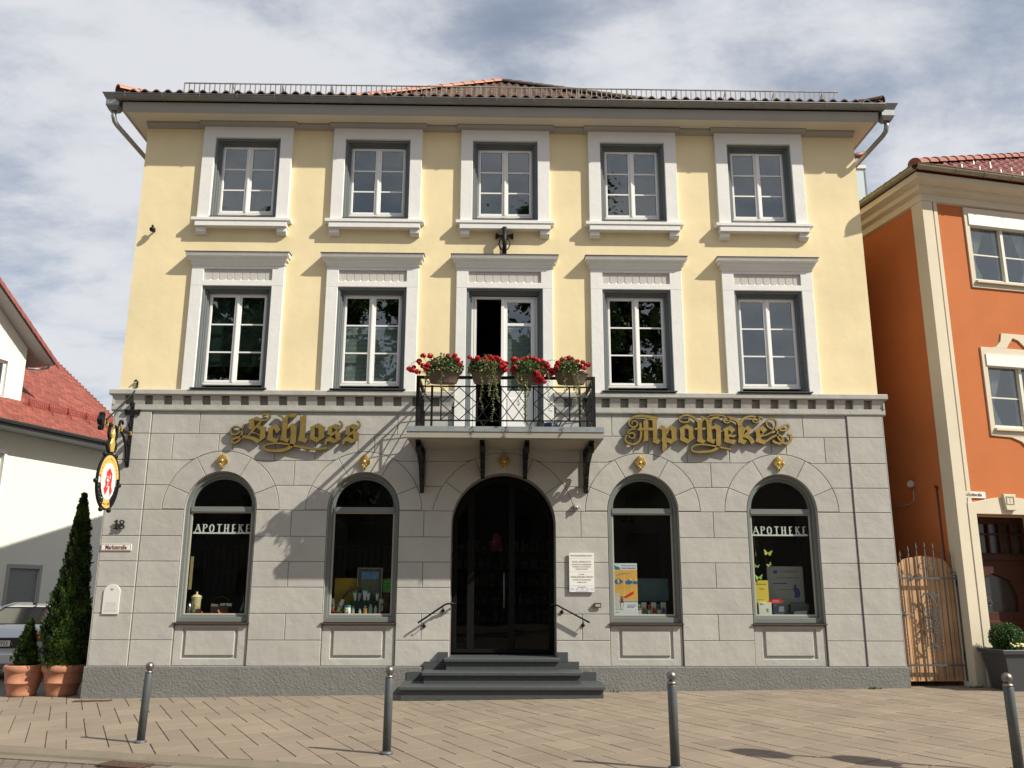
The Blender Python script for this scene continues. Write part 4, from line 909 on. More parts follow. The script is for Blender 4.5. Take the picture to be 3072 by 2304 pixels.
# ------------------------------------------------------------------ gold blackletter signs
SCHLOSS = [[('P',[(-4.264,4.467),(-4.199,4.488),(-4.122,4.526),(-4.067,4.491),(-4.015,4.48),(-4.071,4.368),(-3.96,4.342),(-3.967,4.247),(-3.952,4.16),(-4.087,4.058),(-4.173,4.118),(-4.277,4.14),(-4.368,4.142),(-4.354,4.186),(-4.257,4.187),(-4.196,4.289),(-4.261,4.32),(-4.243,4.385)],[[(-4.165,4.456),(-4.076,4.442),(-4.148,4.35)],[(-4.119,4.321),(-4.051,4.293),(-4.051,4.217),(-4.166,4.259)],[(-4.198,4.23),(-4.111,4.217),(-4.055,4.188),(-4.054,4.13),(-4.131,4.17),(-4.223,4.187)]]),('R',[(-4.061,4.47),(-4.003,4.462),(-3.952,4.475),(-3.912,4.516),(-3.911,4.553),(-3.947,4.577),(-3.998,4.562),(-4.037,4.541)],[0.0377,0.0339,0.0301,0.0263,0.0244,0.0244,0.0244,0.0244]),('R',[(-4.301,4.161),(-4.359,4.174),(-4.415,4.157),(-4.487,4.136),(-4.527,4.101),(-4.51,4.069),(-4.459,4.064),(-4.405,4.099),(-4.371,4.157),(-4.36,4.221),(-4.38,4.296),(-4.428,4.337),(-4.486,4.348),(-4.541,4.319),(-4.557,4.266),(-4.521,4.214),(-4.464,4.209),(-4.41,4.244),(-4.359,4.326),(-4.332,4.394)],[0.04,0.0386,0.0372,0.0358,0.0343,0.0329,0.0315,0.0301,0.0287,0.0273,0.0268,0.027,0.0272,0.0275,0.0277,0.0279,0.0282,0.0284,0.0286,0.0289])],[('P',[(-3.919,4.323),(-3.781,4.4),(-3.7,4.301),(-3.757,4.236),(-3.831,4.329),(-3.837,4.236),(-3.828,4.155),(-3.724,4.134),(-3.765,4.071),(-3.928,4.121),(-3.902,4.235)],[])],[('P',[(-3.677,4.471),(-3.644,4.5),(-3.595,4.5),(-3.593,4.354),(-3.597,4.237),(-3.593,4.144),(-3.534,4.142),(-3.572,4.073),(-3.689,4.121),(-3.673,4.237),(-3.673,4.354)],[]),('P',[(-3.591,4.331),(-3.501,4.411),(-3.43,4.367),(-3.429,4.215),(-3.43,4.076),(-3.471,4.012),(-3.528,4.006),(-3.522,4.098),(-3.516,4.215),(-3.527,4.325),(-3.549,4.345),(-3.575,4.302)],[]),('R',[(-3.774,4.554),(-3.727,4.543),(-3.679,4.506),(-3.64,4.436)],[0.02,0.0259,0.0326,0.04]),('P',[(-3.647,4.453),(-3.629,4.53),(-3.591,4.563),(-3.54,4.577),(-3.428,4.578),(-3.479,4.516),(-3.56,4.53),(-3.594,4.483),(-3.6,4.436)],[]),('R',[(-3.48,4.052),(-3.511,4.0),(-3.571,3.959),(-3.671,3.93),(-3.796,3.926),(-3.91,3.94),(-3.964,3.978),(-3.939,4.021),(-3.827,4.053),(-3.69,4.056),(-3.553,4.04),(-3.414,4.012),(-3.242,3.979),(-3.047,3.96),(-2.889,3.981)],[0.0622,0.0568,0.0514,0.046,0.0406,0.0352,0.0298,0.0244,0.0263,0.0282,0.0301,0.032,0.0339,0.0358,0.0377])],[('P',[(-3.376,4.519),(-3.281,4.57),(-3.28,4.356),(-3.28,4.158),(-3.216,4.135),(-3.258,4.071),(-3.386,4.111),(-3.365,4.239),(-3.364,4.414)],[])],[('P',[(-3.188,4.343),(-3.058,4.414),(-2.946,4.352),(-2.954,4.253),(-2.939,4.172),(-3.065,4.078),(-3.19,4.141),(-3.177,4.24)],[[(-3.107,4.336),(-3.049,4.317),(-3.044,4.16),(-3.107,4.188)]])],[('P',[(-2.893,4.341),(-2.756,4.404),(-2.713,4.36),(-2.689,4.331),(-2.727,4.284),(-2.662,4.243),(-2.668,4.185),(-2.659,4.133),(-2.77,4.063),(-2.849,4.103),(-2.889,4.091),(-2.903,4.042),(-2.932,4.044),(-2.924,4.114),(-2.875,4.161),(-2.825,4.196),(-2.896,4.228),(-2.875,4.277)],[[(-2.806,4.338),(-2.748,4.295),(-2.806,4.256)],[(-2.755,4.222),(-2.748,4.136),(-2.821,4.178)]]),('R',[(-2.728,4.319),(-2.672,4.346),(-2.652,4.395),(-2.671,4.44),(-2.7,4.448)],[0.04,0.0355,0.0311,0.0289,0.0266])],[('P',[(-2.586,4.345),(-2.448,4.408),(-2.406,4.364),(-2.382,4.335),(-2.42,4.288),(-2.355,4.248),(-2.362,4.189),(-2.352,4.137),(-2.464,4.067),(-2.543,4.107),(-2.583,4.095),(-2.598,4.046),(-2.626,4.048),(-2.618,4.118),(-2.569,4.165),(-2.519,4.2),(-2.589,4.232),(-2.569,4.281)],[[(-2.499,4.343),(-2.441,4.3),(-2.499,4.261)],[(-2.448,4.226),(-2.442,4.14),(-2.515,4.183)]]),('R',[(-2.421,4.323),(-2.365,4.35),(-2.344,4.4),(-2.363,4.444),(-2.393,4.452)],[0.04,0.0355,0.0311,0.0289,0.0266])]]
APO = [[('R',[(2.861,4.534),(2.774,4.553),(2.659,4.576),(2.551,4.583),(2.459,4.567),(2.388,4.52),(2.354,4.461),(2.37,4.411),(2.423,4.384),(2.477,4.4),(2.501,4.442),(2.483,4.481),(2.441,4.493),(2.41,4.469),(2.412,4.429)],[0.0512,0.0472,0.0433,0.0393,0.0353,0.0314,0.0274,0.0234,0.0228,0.0222,0.0215,0.0209,0.0203,0.0196,0.019]),('R',[(2.472,4.355),(2.391,4.341),(2.344,4.306),(2.329,4.259),(2.356,4.209),(2.409,4.186),(2.448,4.221),(2.434,4.268),(2.389,4.279),(2.327,4.247),(2.287,4.201),(2.286,4.143),(2.33,4.097),(2.406,4.078),(2.483,4.102),(2.542,4.168),(2.56,4.253),(2.559,4.346),(2.555,4.458)],[0.019,0.0197,0.0203,0.021,0.0216,0.0223,0.0229,0.0236,0.0242,0.0249,0.0265,0.0281,0.0297,0.0314,0.033,0.0346,0.0363,0.0379,0.0395]),('P',[(2.606,4.486),(2.68,4.522),(2.691,4.487),(2.679,4.145),(2.622,4.137),(2.578,4.099),(2.608,4.176),(2.613,4.331)],[]),('P',[(2.766,4.546),(2.867,4.538),(2.837,4.488),(2.845,4.301),(2.837,4.185),(2.893,4.147),(2.849,4.085),(2.758,4.119),(2.768,4.177),(2.772,4.332),(2.766,4.503)],[]),('P',[(2.502,4.338),(2.526,4.369),(2.775,4.37),(2.773,4.327),(2.501,4.325)],[]),('P',[(2.677,4.527),(2.769,4.534),(2.768,4.503),(2.676,4.516)],[])],[('P',[(2.878,4.359),(2.932,4.422),(2.998,4.384),(3.001,4.256),(3.002,4.178),(3.006,4.001),(2.936,3.955),(2.921,3.978),(2.934,4.116),(2.916,4.151),(2.931,4.224),(2.927,4.333)],[]),('P',[(3.012,4.349),(3.088,4.423),(3.181,4.365),(3.177,4.257),(3.185,4.16),(3.071,4.09),(3.0,4.132),(3.006,4.198),(3.097,4.167),(3.095,4.326),(3.058,4.349),(3.02,4.256),(3.002,4.263)],[])],[('P',[(3.239,4.362),(3.369,4.438),(3.474,4.383),(3.472,4.243),(3.493,4.197),(3.369,4.097),(3.238,4.161),(3.254,4.257)],[[(3.331,4.366),(3.392,4.343),(3.388,4.177),(3.328,4.211)]])],[('R',[(3.405,4.558),(3.419,4.515),(3.378,4.479),(3.309,4.474),(3.252,4.498),(3.243,4.541),(3.291,4.584),(3.376,4.601),(3.46,4.582),(3.527,4.535),(3.575,4.477),(3.591,4.422)],[0.0293,0.0277,0.0261,0.0245,0.0229,0.0213,0.023,0.0281,0.0331,0.0382,0.0432,0.0483]),('P',[(3.557,4.509),(3.595,4.477),(3.64,4.493),(3.629,4.364),(3.63,4.18),(3.687,4.148),(3.645,4.1),(3.536,4.139),(3.55,4.203),(3.558,4.364)],[]),('R',[(3.702,4.554),(3.653,4.521),(3.623,4.485),(3.606,4.452)],[0.0227,0.0308,0.0383,0.0454]),('P',[(3.498,4.347),(3.515,4.373),(3.698,4.379),(3.684,4.343),(3.497,4.342)],[])],[('R',[(3.608,4.575),(3.655,4.567),(3.702,4.542),(3.739,4.494),(3.755,4.453)],[0.0136,0.0219,0.0303,0.0416,0.053]),('P',[(3.721,4.518),(3.804,4.51),(3.799,4.381),(3.807,4.173),(3.858,4.173),(3.827,4.097),(3.706,4.148),(3.721,4.204),(3.721,4.365)],[]),('P',[(3.802,4.393),(3.896,4.434),(3.965,4.398),(3.959,4.35),(3.949,4.086),(3.915,4.038),(3.868,4.053),(3.883,4.342),(3.845,4.377),(3.816,4.349)],[]),('R',[(3.778,4.47),(3.801,4.526),(3.846,4.555),(3.902,4.558),(3.946,4.568)],[0.0378,0.0378,0.0378,0.0386,0.0394]),('R',[(3.909,4.086),(3.882,4.022),(3.793,3.973),(3.657,3.953),(3.523,3.948),(3.452,3.967),(3.431,4.011),(3.472,4.055),(3.568,4.08),(3.687,4.078),(3.844,4.053),(4.001,4.022),(4.134,3.995)],[0.053,0.0477,0.0424,0.0371,0.0318,0.0265,0.0212,0.0219,0.0227,0.0235,0.0242,0.025,0.0257]),('R',[(3.711,4.562),(3.792,4.595),(3.897,4.606),(4.0,4.596),(4.07,4.569),(4.12,4.537),(4.134,4.5),(4.097,4.47),(4.053,4.473),(4.027,4.504),(4.045,4.54),(4.094,4.559),(4.157,4.549),(4.228,4.529),(4.277,4.489),(4.305,4.409)],[0.0106,0.012,0.0134,0.0148,0.0162,0.0177,0.0191,0.0205,0.0238,0.0291,0.0343,0.0396,0.0448,0.05,0.0553,0.0605])],[('P',[(3.999,4.354),(4.134,4.42),(4.218,4.352),(4.129,4.255),(4.228,4.255),(4.194,4.215),(4.099,4.223),(4.1,4.175),(4.227,4.163),(4.179,4.087),(4.011,4.134),(4.027,4.206),(4.024,4.31)],[[(4.098,4.339),(4.143,4.299),(4.097,4.263)]])],[('P',[(4.277,4.489),(4.345,4.49),(4.343,4.377),(4.353,4.28),(4.343,4.176),(4.413,4.153),(4.357,4.088),(4.257,4.128),(4.273,4.208),(4.269,4.344)],[]),('P',[(4.354,4.365),(4.449,4.419),(4.514,4.358),(4.436,4.269),(4.504,4.209),(4.545,4.136),(4.484,4.089),(4.446,4.177),(4.342,4.228)],[[(4.401,4.349),(4.427,4.325),(4.359,4.256)]]),('R',[(4.324,4.465),(4.355,4.522),(4.414,4.567),(4.503,4.588),(4.59,4.58),(4.649,4.552),(4.65,4.508),(4.608,4.477),(4.553,4.487),(4.535,4.522),(4.565,4.552),(4.622,4.572),(4.678,4.573),(4.724,4.537)],[0.0378,0.0348,0.0318,0.0288,0.0257,0.0227,0.0197,0.0189,0.0203,0.0217,0.0231,0.0244,0.0258,0.0272])],[('P',[(4.545,4.338),(4.704,4.423),(4.775,4.347),(4.673,4.25),(4.663,4.218),(4.661,4.178),(4.763,4.163),(4.719,4.091),(4.563,4.142),(4.583,4.21),(4.581,4.298)],[[(4.655,4.343),(4.697,4.303),(4.658,4.266)]]),('R',[(4.661,4.238),(4.729,4.251),(4.827,4.291),(4.903,4.348),(4.952,4.429),(4.95,4.506),(4.9,4.546),(4.828,4.541),(4.778,4.493),(4.788,4.42),(4.857,4.37),(4.959,4.345),(5.054,4.34),(5.135,4.351),(5.174,4.402),(5.157,4.445),(5.101,4.438),(5.033,4.389),(4.974,4.333),(4.956,4.252),(4.976,4.188),(5.017,4.152),(5.043,4.181),(5.03,4.229),(4.984,4.256),(4.904,4.24),(4.821,4.195),(4.746,4.139)],[0.0212,0.0216,0.0221,0.0225,0.023,0.0234,0.0239,0.0243,0.0248,0.0252,0.0257,0.0261,0.0266,0.027,0.0274,0.0276,0.0278,0.028,0.0283,0.0285,0.0287,0.0289,0.0292,0.0294,0.0296,0.0298,0.03,0.0303]),('R',[(4.866,4.159),(4.912,4.124),(4.982,4.108),(5.032,4.132),(5.047,4.189)],[0.0378,0.0378,0.0378,0.0325,0.0272]),('R',[(5.032,4.132),(5.086,4.11),(5.151,4.129),(5.191,4.189),(5.191,4.254),(5.137,4.273)],[0.0333,0.0369,0.0406,0.039,0.0324,0.0257])]]
def lettering(data, names, name, label, cx, cz):
    T_ = thing(name, label, 'lettering', (cx, -.05, cz))
    for gi_, shapes in enumerate(data):
        k = MB(); k2 = MB()
        for q, s_ in enumerate(shapes):
            d = .0016*q
            if s_[0] == 'P': k.prism(offset_poly(ccw(s_[1]), -.0025), -.082-d, -.072, [offset_poly(ccw(h_), -.005) for h_ in s_[2]])
            if s_[0] == 'P': k2.prism(offset_poly(ccw(s_[1]), -.0035), -.0715+d, -.03, [offset_poly(ccw(h_), -.004) for h_ in s_[2]])
            else: k2.ribbon(s_[1], [w_*1.17+.002 for w_ in s_[2]], -.0715+d, -.03, 'y', 5)
            if s_[0] != 'P': k.ribbon(s_[1], [w_*1.12 for w_ in s_[2]], -.082-d, -.072-d*.3, 'y', 5)
        xs_ = [v.x for v in k.v]; zs_ = [v.z for v in k.v]; xm = (min(xs_)+max(xs_))/2
        for zz in (max(zs_)-.12, min(zs_)+.14): k.tube([(xm, -.073, zz), (xm, .005, zz)], .004, 4)
        o = k.build('letter', brass, T_); k2.build('letter_edge', mat('bronze_edge', (.045, .032, .014), .5, metal=.3), o)
lettering(SCHLOSS, None, 'gold_lettering', 'raised gold blackletter word left of the balcony, the shorter of the two wall words', -3.4, 4.2)
lettering(APO, None, 'gold_lettering', 'raised gold blackletter word with long scrolled flourishes right of the balcony', 3.7, 4.2)
# white lettering behind the outer shop windows
wl = mat('white_vinyl', (.72, .76, .74), .5)
GL = {'A': [[(0, 0, 1), (.42, 1, 1)], [(.42, 1, 2), (.85, 0, 2)], [(.2, .38, 1), (.62, .38, 1)]], 'P': [[(.1, 0, 2), (.1, 1, 2)], [(.1, .98, 1), (.4, .98, 1), (.58, .88, 2), (.6, .72, 2), (.48, .55, 1), (.14, .5, 1)]],
      'O': [[(.35, 1, 1), (.1, .8, 2), (.03, .5, 2), (.1, .2, 2), (.35, 0, 1), (.6, .2, 2), (.68, .5, 2), (.6, .8, 2), (.35, 1, 1)]], 'T': [[(-.02, .97, 1.2), (.72, .97, 1.2)], [(.35, .97, 2), (.35, 0, 2)]],
      'H': [[(.1, 0, 2), (.1, 1, 2)], [(.62, 0, 2), (.62, 1, 2)], [(.1, .5, 1), (.62, .5, 1)]], 'E': [[(.1, 0, 2), (.1, 1, 2)], [(.1, .97, 1), (.55, .97, 1)], [(.1, .5, 1), (.42, .5, 1)], [(.1, .03, 1), (.58, .03, 1)]],
      'K': [[(.1, 0, 2), (.1, 1, 2)], [(.12, .42, 1), (.6, 1, 1)], [(.28, .58, 2), (.68, 0, 2)]]}
for cx, lab in ((BAY[0], 'white window lettering with a bar under it in the leftmost arched shop window'), (BAY[4], 'white window lettering with a bar under it in the rightmost arched shop window')):
    T_ = thing('window_lettering', lab, 'lettering', (cx, .2, 2.53), 0, 'white window letterings')
    k = MB(); k.box(-.495, .495, 0, .004, 0, .026); k.build('underline', wl, T_, local=True)
    x = -.46; h = .135
    for ch_ in 'APOTHEKE':
        k = MB()
        for n_, st_ in enumerate(GL[ch_]):
            k.ribbon([(x+a*h*.78, .026+b_*h) for a, b_, c_ in st_], [.0105*c_+.002 for a, b_, c_ in st_], -.0006*n_, .004, 'y', 1 if ch_ != 'O' else 3)
            for (a, b_, c_) in (st_[0], st_[-1]):
                if b_ in (0, 1) and ch_ not in 'OE': k.box(x+a*h*.78-.022, x+a*h*.78+.022, -.0006*n_-.0003, .003, .026+b_*(h-.007), .033+b_*(h-.007))
        k.build('letter', wl, T_, local=True); x += {'A': .132, 'P': .112, 'O': .128, 'T': .122, 'H': .134, 'E': .112, 'K': .126}[ch_]
# ================================================================== SMALL THINGS ON THE FACADE
signwhite = mat('enamel_white', (.78, .77, .73), .35); brownred = mat('sign_brown', (.16, .03, .02), .5); txtgrey = mat('sign_text_grey', (.22, .22, .21), .6)
T_ = thing('street_sign', 'white street name plate with brown letters below the house number 18', 'street sign', (-6.325, -.03, 2.285), 0, 'street name plates')
k = MB(); k.prism(rect(-.252, .252, -.055, .055), -.008, .006, ch=.003); k.build('plate', signwhite, T_, local=True)
k = MB(); k.prism(rect(-.243, .243, -.047, .047), -.0092, -.006, [rect(-.238, .238, -.042, .042)]); k.build('border', brownred, T_, local=True)
text('Marktstraße', .098, (0, -.0105, .0), (1, 0, 0), (0, 0, 1), brownred, 'lettering', T_, .002, bold=.02, sx=.74, local=True)
T_ = thing('house_number', 'black iron house number 18 on the left corner pilaster', 'house number', (-6.31, -.06, 2.66))
blackm = mat('black_letter', (.015, .015, .015), .45)
k = MB(); k.prism([(-.075, -.078), (-.01, -.078), (-.01, -.062), (-.025, -.055), (-.025, .078), (-.05, .078), (-.085, .052), (-.078, .04), (-.06, .045), (-.06, -.055), (-.075, -.062)], -.008, .008); k.build('digit', blackm, T_, local=True)
k = MB(); k.prism([(.047+.052*cos(2*pi*i/24), -.034+.044*sin(2*pi*i/24)) for i in range(24)], -.008, .008, [[(.047+.026*cos(2*pi*i/16), -.034+.024*sin(2*pi*i/16)) for i in range(16)]])
k.prism([(.047+.043*cos(2*pi*i/24), .042+.037*sin(2*pi*i/24)) for i in range(24)], -.0095, .008, [[(.047+.02*cos(2*pi*i/16), .042+.019*sin(2*pi*i/16)) for i in range(16)]]); k.build('digit', blackm, T_, local=True)
k = MB(); k.box(-.07, -.03, .01, .04, -.01, .01).box(.03, .06, .01, .04, -.01, .01).box(-.085, -.02, -.008, .008, -.078, -.064); k.build('fixing', blackm, T_, local=True)
T_ = thing('memorial_plaque', 'pale arched information plaque with a small red crest low on the left corner pilaster', 'plaque', (-6.315, -.035, 1.44))
k = MB(); k.prism([(-.135, -.24), (.135, -.24), (.135, .12)]+[(.135*cos(pi*i/14), .12+.12*sin(pi*i/14)) for i in range(1, 14)]+[(-.135, .12)], -.006, .012, ch=.003); k.build('plate', mat('acrylic_plate', (.66, .66, .63), .25), T_, local=True)
k = MB()
for q in (-1, 0, 1): k.ribbon([(q*.014, .145), (q*.017, .16), (q*.022, .178)], [.009, .011, .004], -.0085, -.006)
k.build('crest', mat('crest_red', (.5, .08, .05), .5), T_, local=True)
k = MB(); rnd = random.Random(4)
k.box(-.085, .085, -.0075, -.006, -.062, -.054)
for q in range(7): w_ = rnd.uniform(.09, .11); k.box(-w_, w_, -.0072, -.006, -.083-q*.019, -.0795-q*.019)
k.build('text_lines', mat('pale_print', (.42, .42, .40), .6), T_, local=True)
T_ = thing('practice_sign', 'white three-part sign of the medical practice right of the entrance', 'sign', (1.49, -.035, 1.9))
for (z0, z1, nm) in ((.225, .32, 0), (.005, .222, 0), (-.222, .002, 0), (-.325, -.225, 1)):
    k = MB(); k.prism(rect(-.212, .208, z0, z1), -.008, .012, ch=.002); k.build('panel', signwhite if not nm else mat('paper_white', (.7, .72, .76), .6), T_, local=True)
for s_, sz, z in (('PRAXISGEMEINSCHAFT', .042, .272), ('RAFAŁ LEMANCZYK', .042, .172), ('FACHARZT FÜR ALLGEMEINMEDIZIN', .026, .127), ('NATURHEILK. PALLIATIVMEDIZIN', .026, .09), ('MANNSCHAFTSARZT', .026, .053),
   ('DR. MED.', .026, -.035), ('HANS-JÜRGEN STROH', .044, -.078), ('FACHARZT FÜR INNERE MEDIZIN', .026, -.125), ('DIABETOLOGIE', .026, -.165), ('Sprechstunden', .026, -.242)):
    text(s_, sz, (0, -.0095, z), (1, 0, 0), (0, 0, 1), txtgrey, 'lettering', T_, .001, sx=.78 if len(s_) > 20 else .86, local=True)
k = MB()
for q in range(5): k.box(-.19+q*.083, -.14+q*.083, -.0085, -.008, -.272, -.266); k.box(-.19+q*.083, -.135+q*.083, -.0085, -.008, -.292, -.285)
k.box(-.10, .10, -.0085, -.008, -.314, -.308); k.build('opening_times', txtgrey, T_, local=True)
T_ = thing('doorbell', 'small arrow-shaped metal bell plate on the wall right of the entrance', 'doorbell', (1.74, -.03, 1.36))
k = MB(); k.prism([(-.085, 0), (-.05, -.04), (.065, -.04), (.065, .04), (-.05, .04)], -.012, .01, ch=.004); k.build('plate', mat('bell_plate', (.10, .09, .075), .4, metal=.6), T_, local=True)
k = MB(); k.prism(rect(-.03, .05, -.024, .018), -.016, -.0121, ch=.002); k.build('label_window', mat('bell_label', (.35, .35, .33), .3), T_, local=True)
T_ = thing('light_sensor', 'small pale box fixed at the right shoulder of the entrance arch', 'sensor', (1.42, -.03, 3.01))
k = MB(); k.prism(rect(-.045, .055, -.03, .035), -.05, .015, ch=.006); k.build('housing', grey, T_, local=True); k = MB(); k.ball((-.0, -.055, -.02), .018, 8); k.build('lens', signwhite, T_, local=True)
T_ = thing('wall_hook', 'black round iron wall fixing high on the left of the yellow wall', 'wall fixing', (-6.25, 0, 7.98))
k = MB(); k.ball((0, -.10, 0), .055, 14, .9); k.build('knob', iron, T_, local=True); k = MB(); k.tube([(0, 0.01, 0), (0, -.08, 0)], .02, 8); k.tube([(-.0, -.09, .05), (-.01, -.10, .085)], .018, 8); k.build('stem', iron, T_, local=True)
# flag holder above the balcony door hood
T_ = thing('flagpole_holder', 'black iron cross-shaped flagpole holder between the two middle windows', 'flagpole holder', (.16, 0, 7.55))
k = MB(); k.tube([(0, -.14, .0), (0, -.16, .52)], .042, 10); k.build('socket', iron, T_, local=True)
k = MB(); k.box(-.12, .12, -.05, -.03, .385, .415)
for s_ in (-1, 1): k.prism([(s_*.10, .375), (s_*.165, .35), (s_*.165, .45), (s_*.10, .425)], -.055, .01)
k.box(-.03, .03, -.14, .01, .37, .43); k.box(-.02, .02, -.10, .01, .03, .08); k.build('wall_bracket', iron, T_, local=True)
k = MB()
for s_ in (-1, 1): k.tube([(s_*.03, -.06, .36), (s_*.09, -.08, .29), (s_*.105, -.09, .21), (s_*.07, -.10, .13), (s_*.02, -.12, .08)], .012, 8)
k.tube([(-.02, -.15, .49), (-.065, -.15, .50)], .01, 6); k.build('scroll', iron, T_, local=True)
# hand rails
for lab, pts, st_ in (('bent iron handrail on the wall left of the entrance steps', [(-1.235, 1.075), (-.80, 1.365), (-.76, 1.38), (-.70, 1.385)], [(-1.14, 1.02), (-.83, 1.27)]),
                      ('bent iron handrail on the wall right of the entrance steps', [(1.60, 1.085), (1.12, 1.335), (1.07, 1.36), (1.03, 1.37)], [(1.50, 1.04), (1.15, 1.25)])):
    x0 = pts[0][0]; T_ = thing('handrail', lab, 'handrail', (x0, 0, 1.0), 0, 'handrails beside the entrance')
    s_ = -1 if x0 < 0 else 1
    P = [Vector((a, -.115, z)) for a, z in pts]+([Vector((-.65, -.10, 1.385)), Vector((-.62, 0, 1.38)), Vector((-.64, .18, 1.37)), Vector((-.715, .2, 1.36))] if s_ < 0 else [Vector((.99, -.10, 1.37)), Vector((.965, 0, 1.37)), Vector((.98, .18, 1.36)), Vector((1.05, .2, 1.36))])
    k = MB(); k.tube(P, .016, 8); k.build('rail', iron, T_)
    for a, z in st_:
        k = MB(); k.tube([(a, -.112, z+.065), (a, -.10, z+.03), (a, -.01, z)], .007, 6); k.prism([(a-.038, z), (a, z-.042), (a+.038, z), (a, z+.042)], -.022, -.002, ch=.008); k.build('rail_support', iron, T_)
# hanging guild sign
goldpaint = mat('gold_paint', (.62, .44, .10), .45, metal=.35); ochre = mat('ochre_enamel', (.78, .46, .12), .4)
T_ = thing('hanging_pharmacy_sign', 'oval wrought iron hanging sign with red letter A on the left corner', 'hanging sign', (-6.3, 0, 4.2))
ax_, az_ = -6.29, 4.215
def sx_(mb, pts, ws, x=ax_, t=.016): mb.ribbon(pts, ws, x-t, x+t, 'x')
k = MB(); k.prism([(-.0, 3.66), (-.03, 3.64), (-.055, 3.70), (-.05, 4.70), (-.03, 4.78), (0, 4.76)], ax_-.03, ax_+.03, ax='x')
for z in (3.74, 4.05, 4.36, 4.72): sx_(k, spiral(-.085, z, .055, 1.2, 0, 1, 12), [.028]*13)
for s_ in (-1, 1): k.prism([(ax_+s_*.03, 4.57), (ax_+s_*.12, 4.545), (ax_+s_*.135, 4.645), (ax_+s_*.03, 4.62)], -.05, -.02)
k.box(ax_-.03, ax_+.03, -.06, 0, 4.52, 4.66); k.build('wall_bracket', iron, T_)
k = MB(); k.tube([(ax_, -.03, az_), (ax_, -1.16, az_+.02)], .026, 4); k.prism([(-1.14, az_-.04), (-1.21, az_-.06), (-1.26, az_+.02), (-1.21, az_+.10), (-1.14, az_+.08)], ax_-.04, ax_+.04, ax='x')
sx_(k, spiral(-1.18, az_+.11, .06, 1.1, -pi/2, 1, 12), [.026]*13, t=.03); sx_(k, spiral(-1.18, az_-.09, .06, 1.1, pi/2, -1, 12), [.026]*13, t=.03)
sx_(k, [(-.42, az_-.02), (-.28, az_-.10), (-.16, az_-.26), (-.10, az_-.45), (-.06, az_-.52)], [.03, .036, .036, .032, .026])
sx_(k, [(-.45, az_), (-.50, az_+.07), (-.47, az_+.14), (-.40, az_+.15), (-.37, az_+.10)], [.03]*5); k.build('arm', iron, T_)
k = MB()
for y_ in (-1.10, -.98, -.76, -.54, -.44, -.06): k.box(ax_-.030, ax_+.030, y_-.010, y_+.010, az_-.029, az_+.035)
k.build('gilded_collar', goldpaint, T_)
k = MB(); k.tube([(ax_, -1.04, az_+.03), (-6.265, -.12, 4.93), (-6.26, -.06, 5.03), (-6.26, -.03, 5.08)], .013, 6); k.tube([(-6.26, -.03, 5.08), (-6.26, -.03, 5.14), (-6.285, -.035, 5.17), (-6.315, -.04, 5.14)], .018, 6); k.tube([(-6.26, -.03, 5.06), (-6.26, .01, 5.06)], .012, 6); k.build('stay_rod', iron, T_)
# pendant in its own plane
pc = Vector((-6.295, -.70, 3.31)); tp = Vector((.09, .996, 0)).normalized(); npn = Vector((.996, -.09, 0)).normalized()
def tilt(mb):
    mb.v = [pc+tp*v.x+Vector((0, 0, v.z))-npn*v.y for v in mb.v]; return mb
def ell(a, b_, n=36, a0=0, a1=2*pi): return [(a*cos(a0+(a1-a0)*i/n), b_*sin(a0+(a1-a0)*i/n)) for i in range(n+(0 if abs(a1-a0-2*pi) < .01 else 1))]
def ringsec(a, b_, c_, d_, a0, a1, n=20): return ell(a, b_, n, a0, a1)+ell(c_, d_, n, a0, a1)[::-1]
ea, eb = .345, .465
k = MB(); k.prism(ell(ea, eb), -.02, .02, [ell(ea-.03, eb-.03)]); tilt(k).build('oval_rim', iron, T_)
k = MB(); k.prism(ell(.215, .30), -.014, .014); tilt(k).build('oval_panel', signwhite, T_)
k = MB(); k.prism(ringsec(ea-.028, eb-.028, .222, .307, R(10), R(170)), -.012, .012); tilt(k).build('upper_band', ochre, T_)
k = MB(); k.prism(ringsec(ea-.028, eb-.028, .222, .307, R(248), R(292), 8), -.012, .012); tilt(k).build('lower_band', ochre, T_)
k = MB(); rnd = random.Random(2)
for a0, a1 in ((188, 246), (294, 352)):
    for q in range(5):
        a = R(a0+(a1-a0)*(q+.5)/5); k.ribbon(spiral(.27*cos(a), .375*sin(a), .05, 1.1, rnd.uniform(0, 6), 1, 12), [.022]*13, -.01, .01, 'y', 1)
tilt(k).build('scrollwork', iron, T_)
k = MB()
for a in (183, 357, 250, 290, 118, 62): k.ball((ea*1.06*cos(R(a)), 0, eb*1.05*sin(R(a))), .04, 8)
tilt(k).build('rim_stud', iron, T_)
k = MB()
for s_ in (-1, 1): k.ribbon([(s_*.02, .47), (s_*.10, .52), (s_*.13, .60), (s_*.08, .68), (s_*.12, .76), (s_*.11, .90)], [.03, .05, .05, .04, .05, .035], -.018, .018)
tilt(k).build('hanger', iron, T_)
k = MB(); k.prism([(-.045, .48), (.045, .48), (.07, .62), (.035, .70), (.05, .80), (0, .86), (-.04, .78), (-.03, .70), (-.07, .62)], -.03, .03, ch=.012); tilt(k).build('gilded_finial', goldpaint, T_)
emblem(T_, pc+npn*.0155, tp, (0, 0, 1), .44, hs=.62)
def arc_text(s_, a0, a1, ra, rb, size, flip=False, m=blackm):
    for q, ch_ in enumerate(s_):
        if ch_ == ' ': continue
        a = R(a0+(a1-a0)*q/(len(s_)-1)); p = pc+tp*ra*cos(a)+Vector((0, 0, rb*sin(a)))+npn*.0135
        tang = Vector((-ra*sin(a), rb*cos(a))).normalized()*(1 if flip else -1)
        r_ = tp*tang.x+Vector((0, 0, tang.y)); u_ = npn.cross(r_)
        text(ch_, size, p, r_, u_, m, 'lettering', T_, .001)
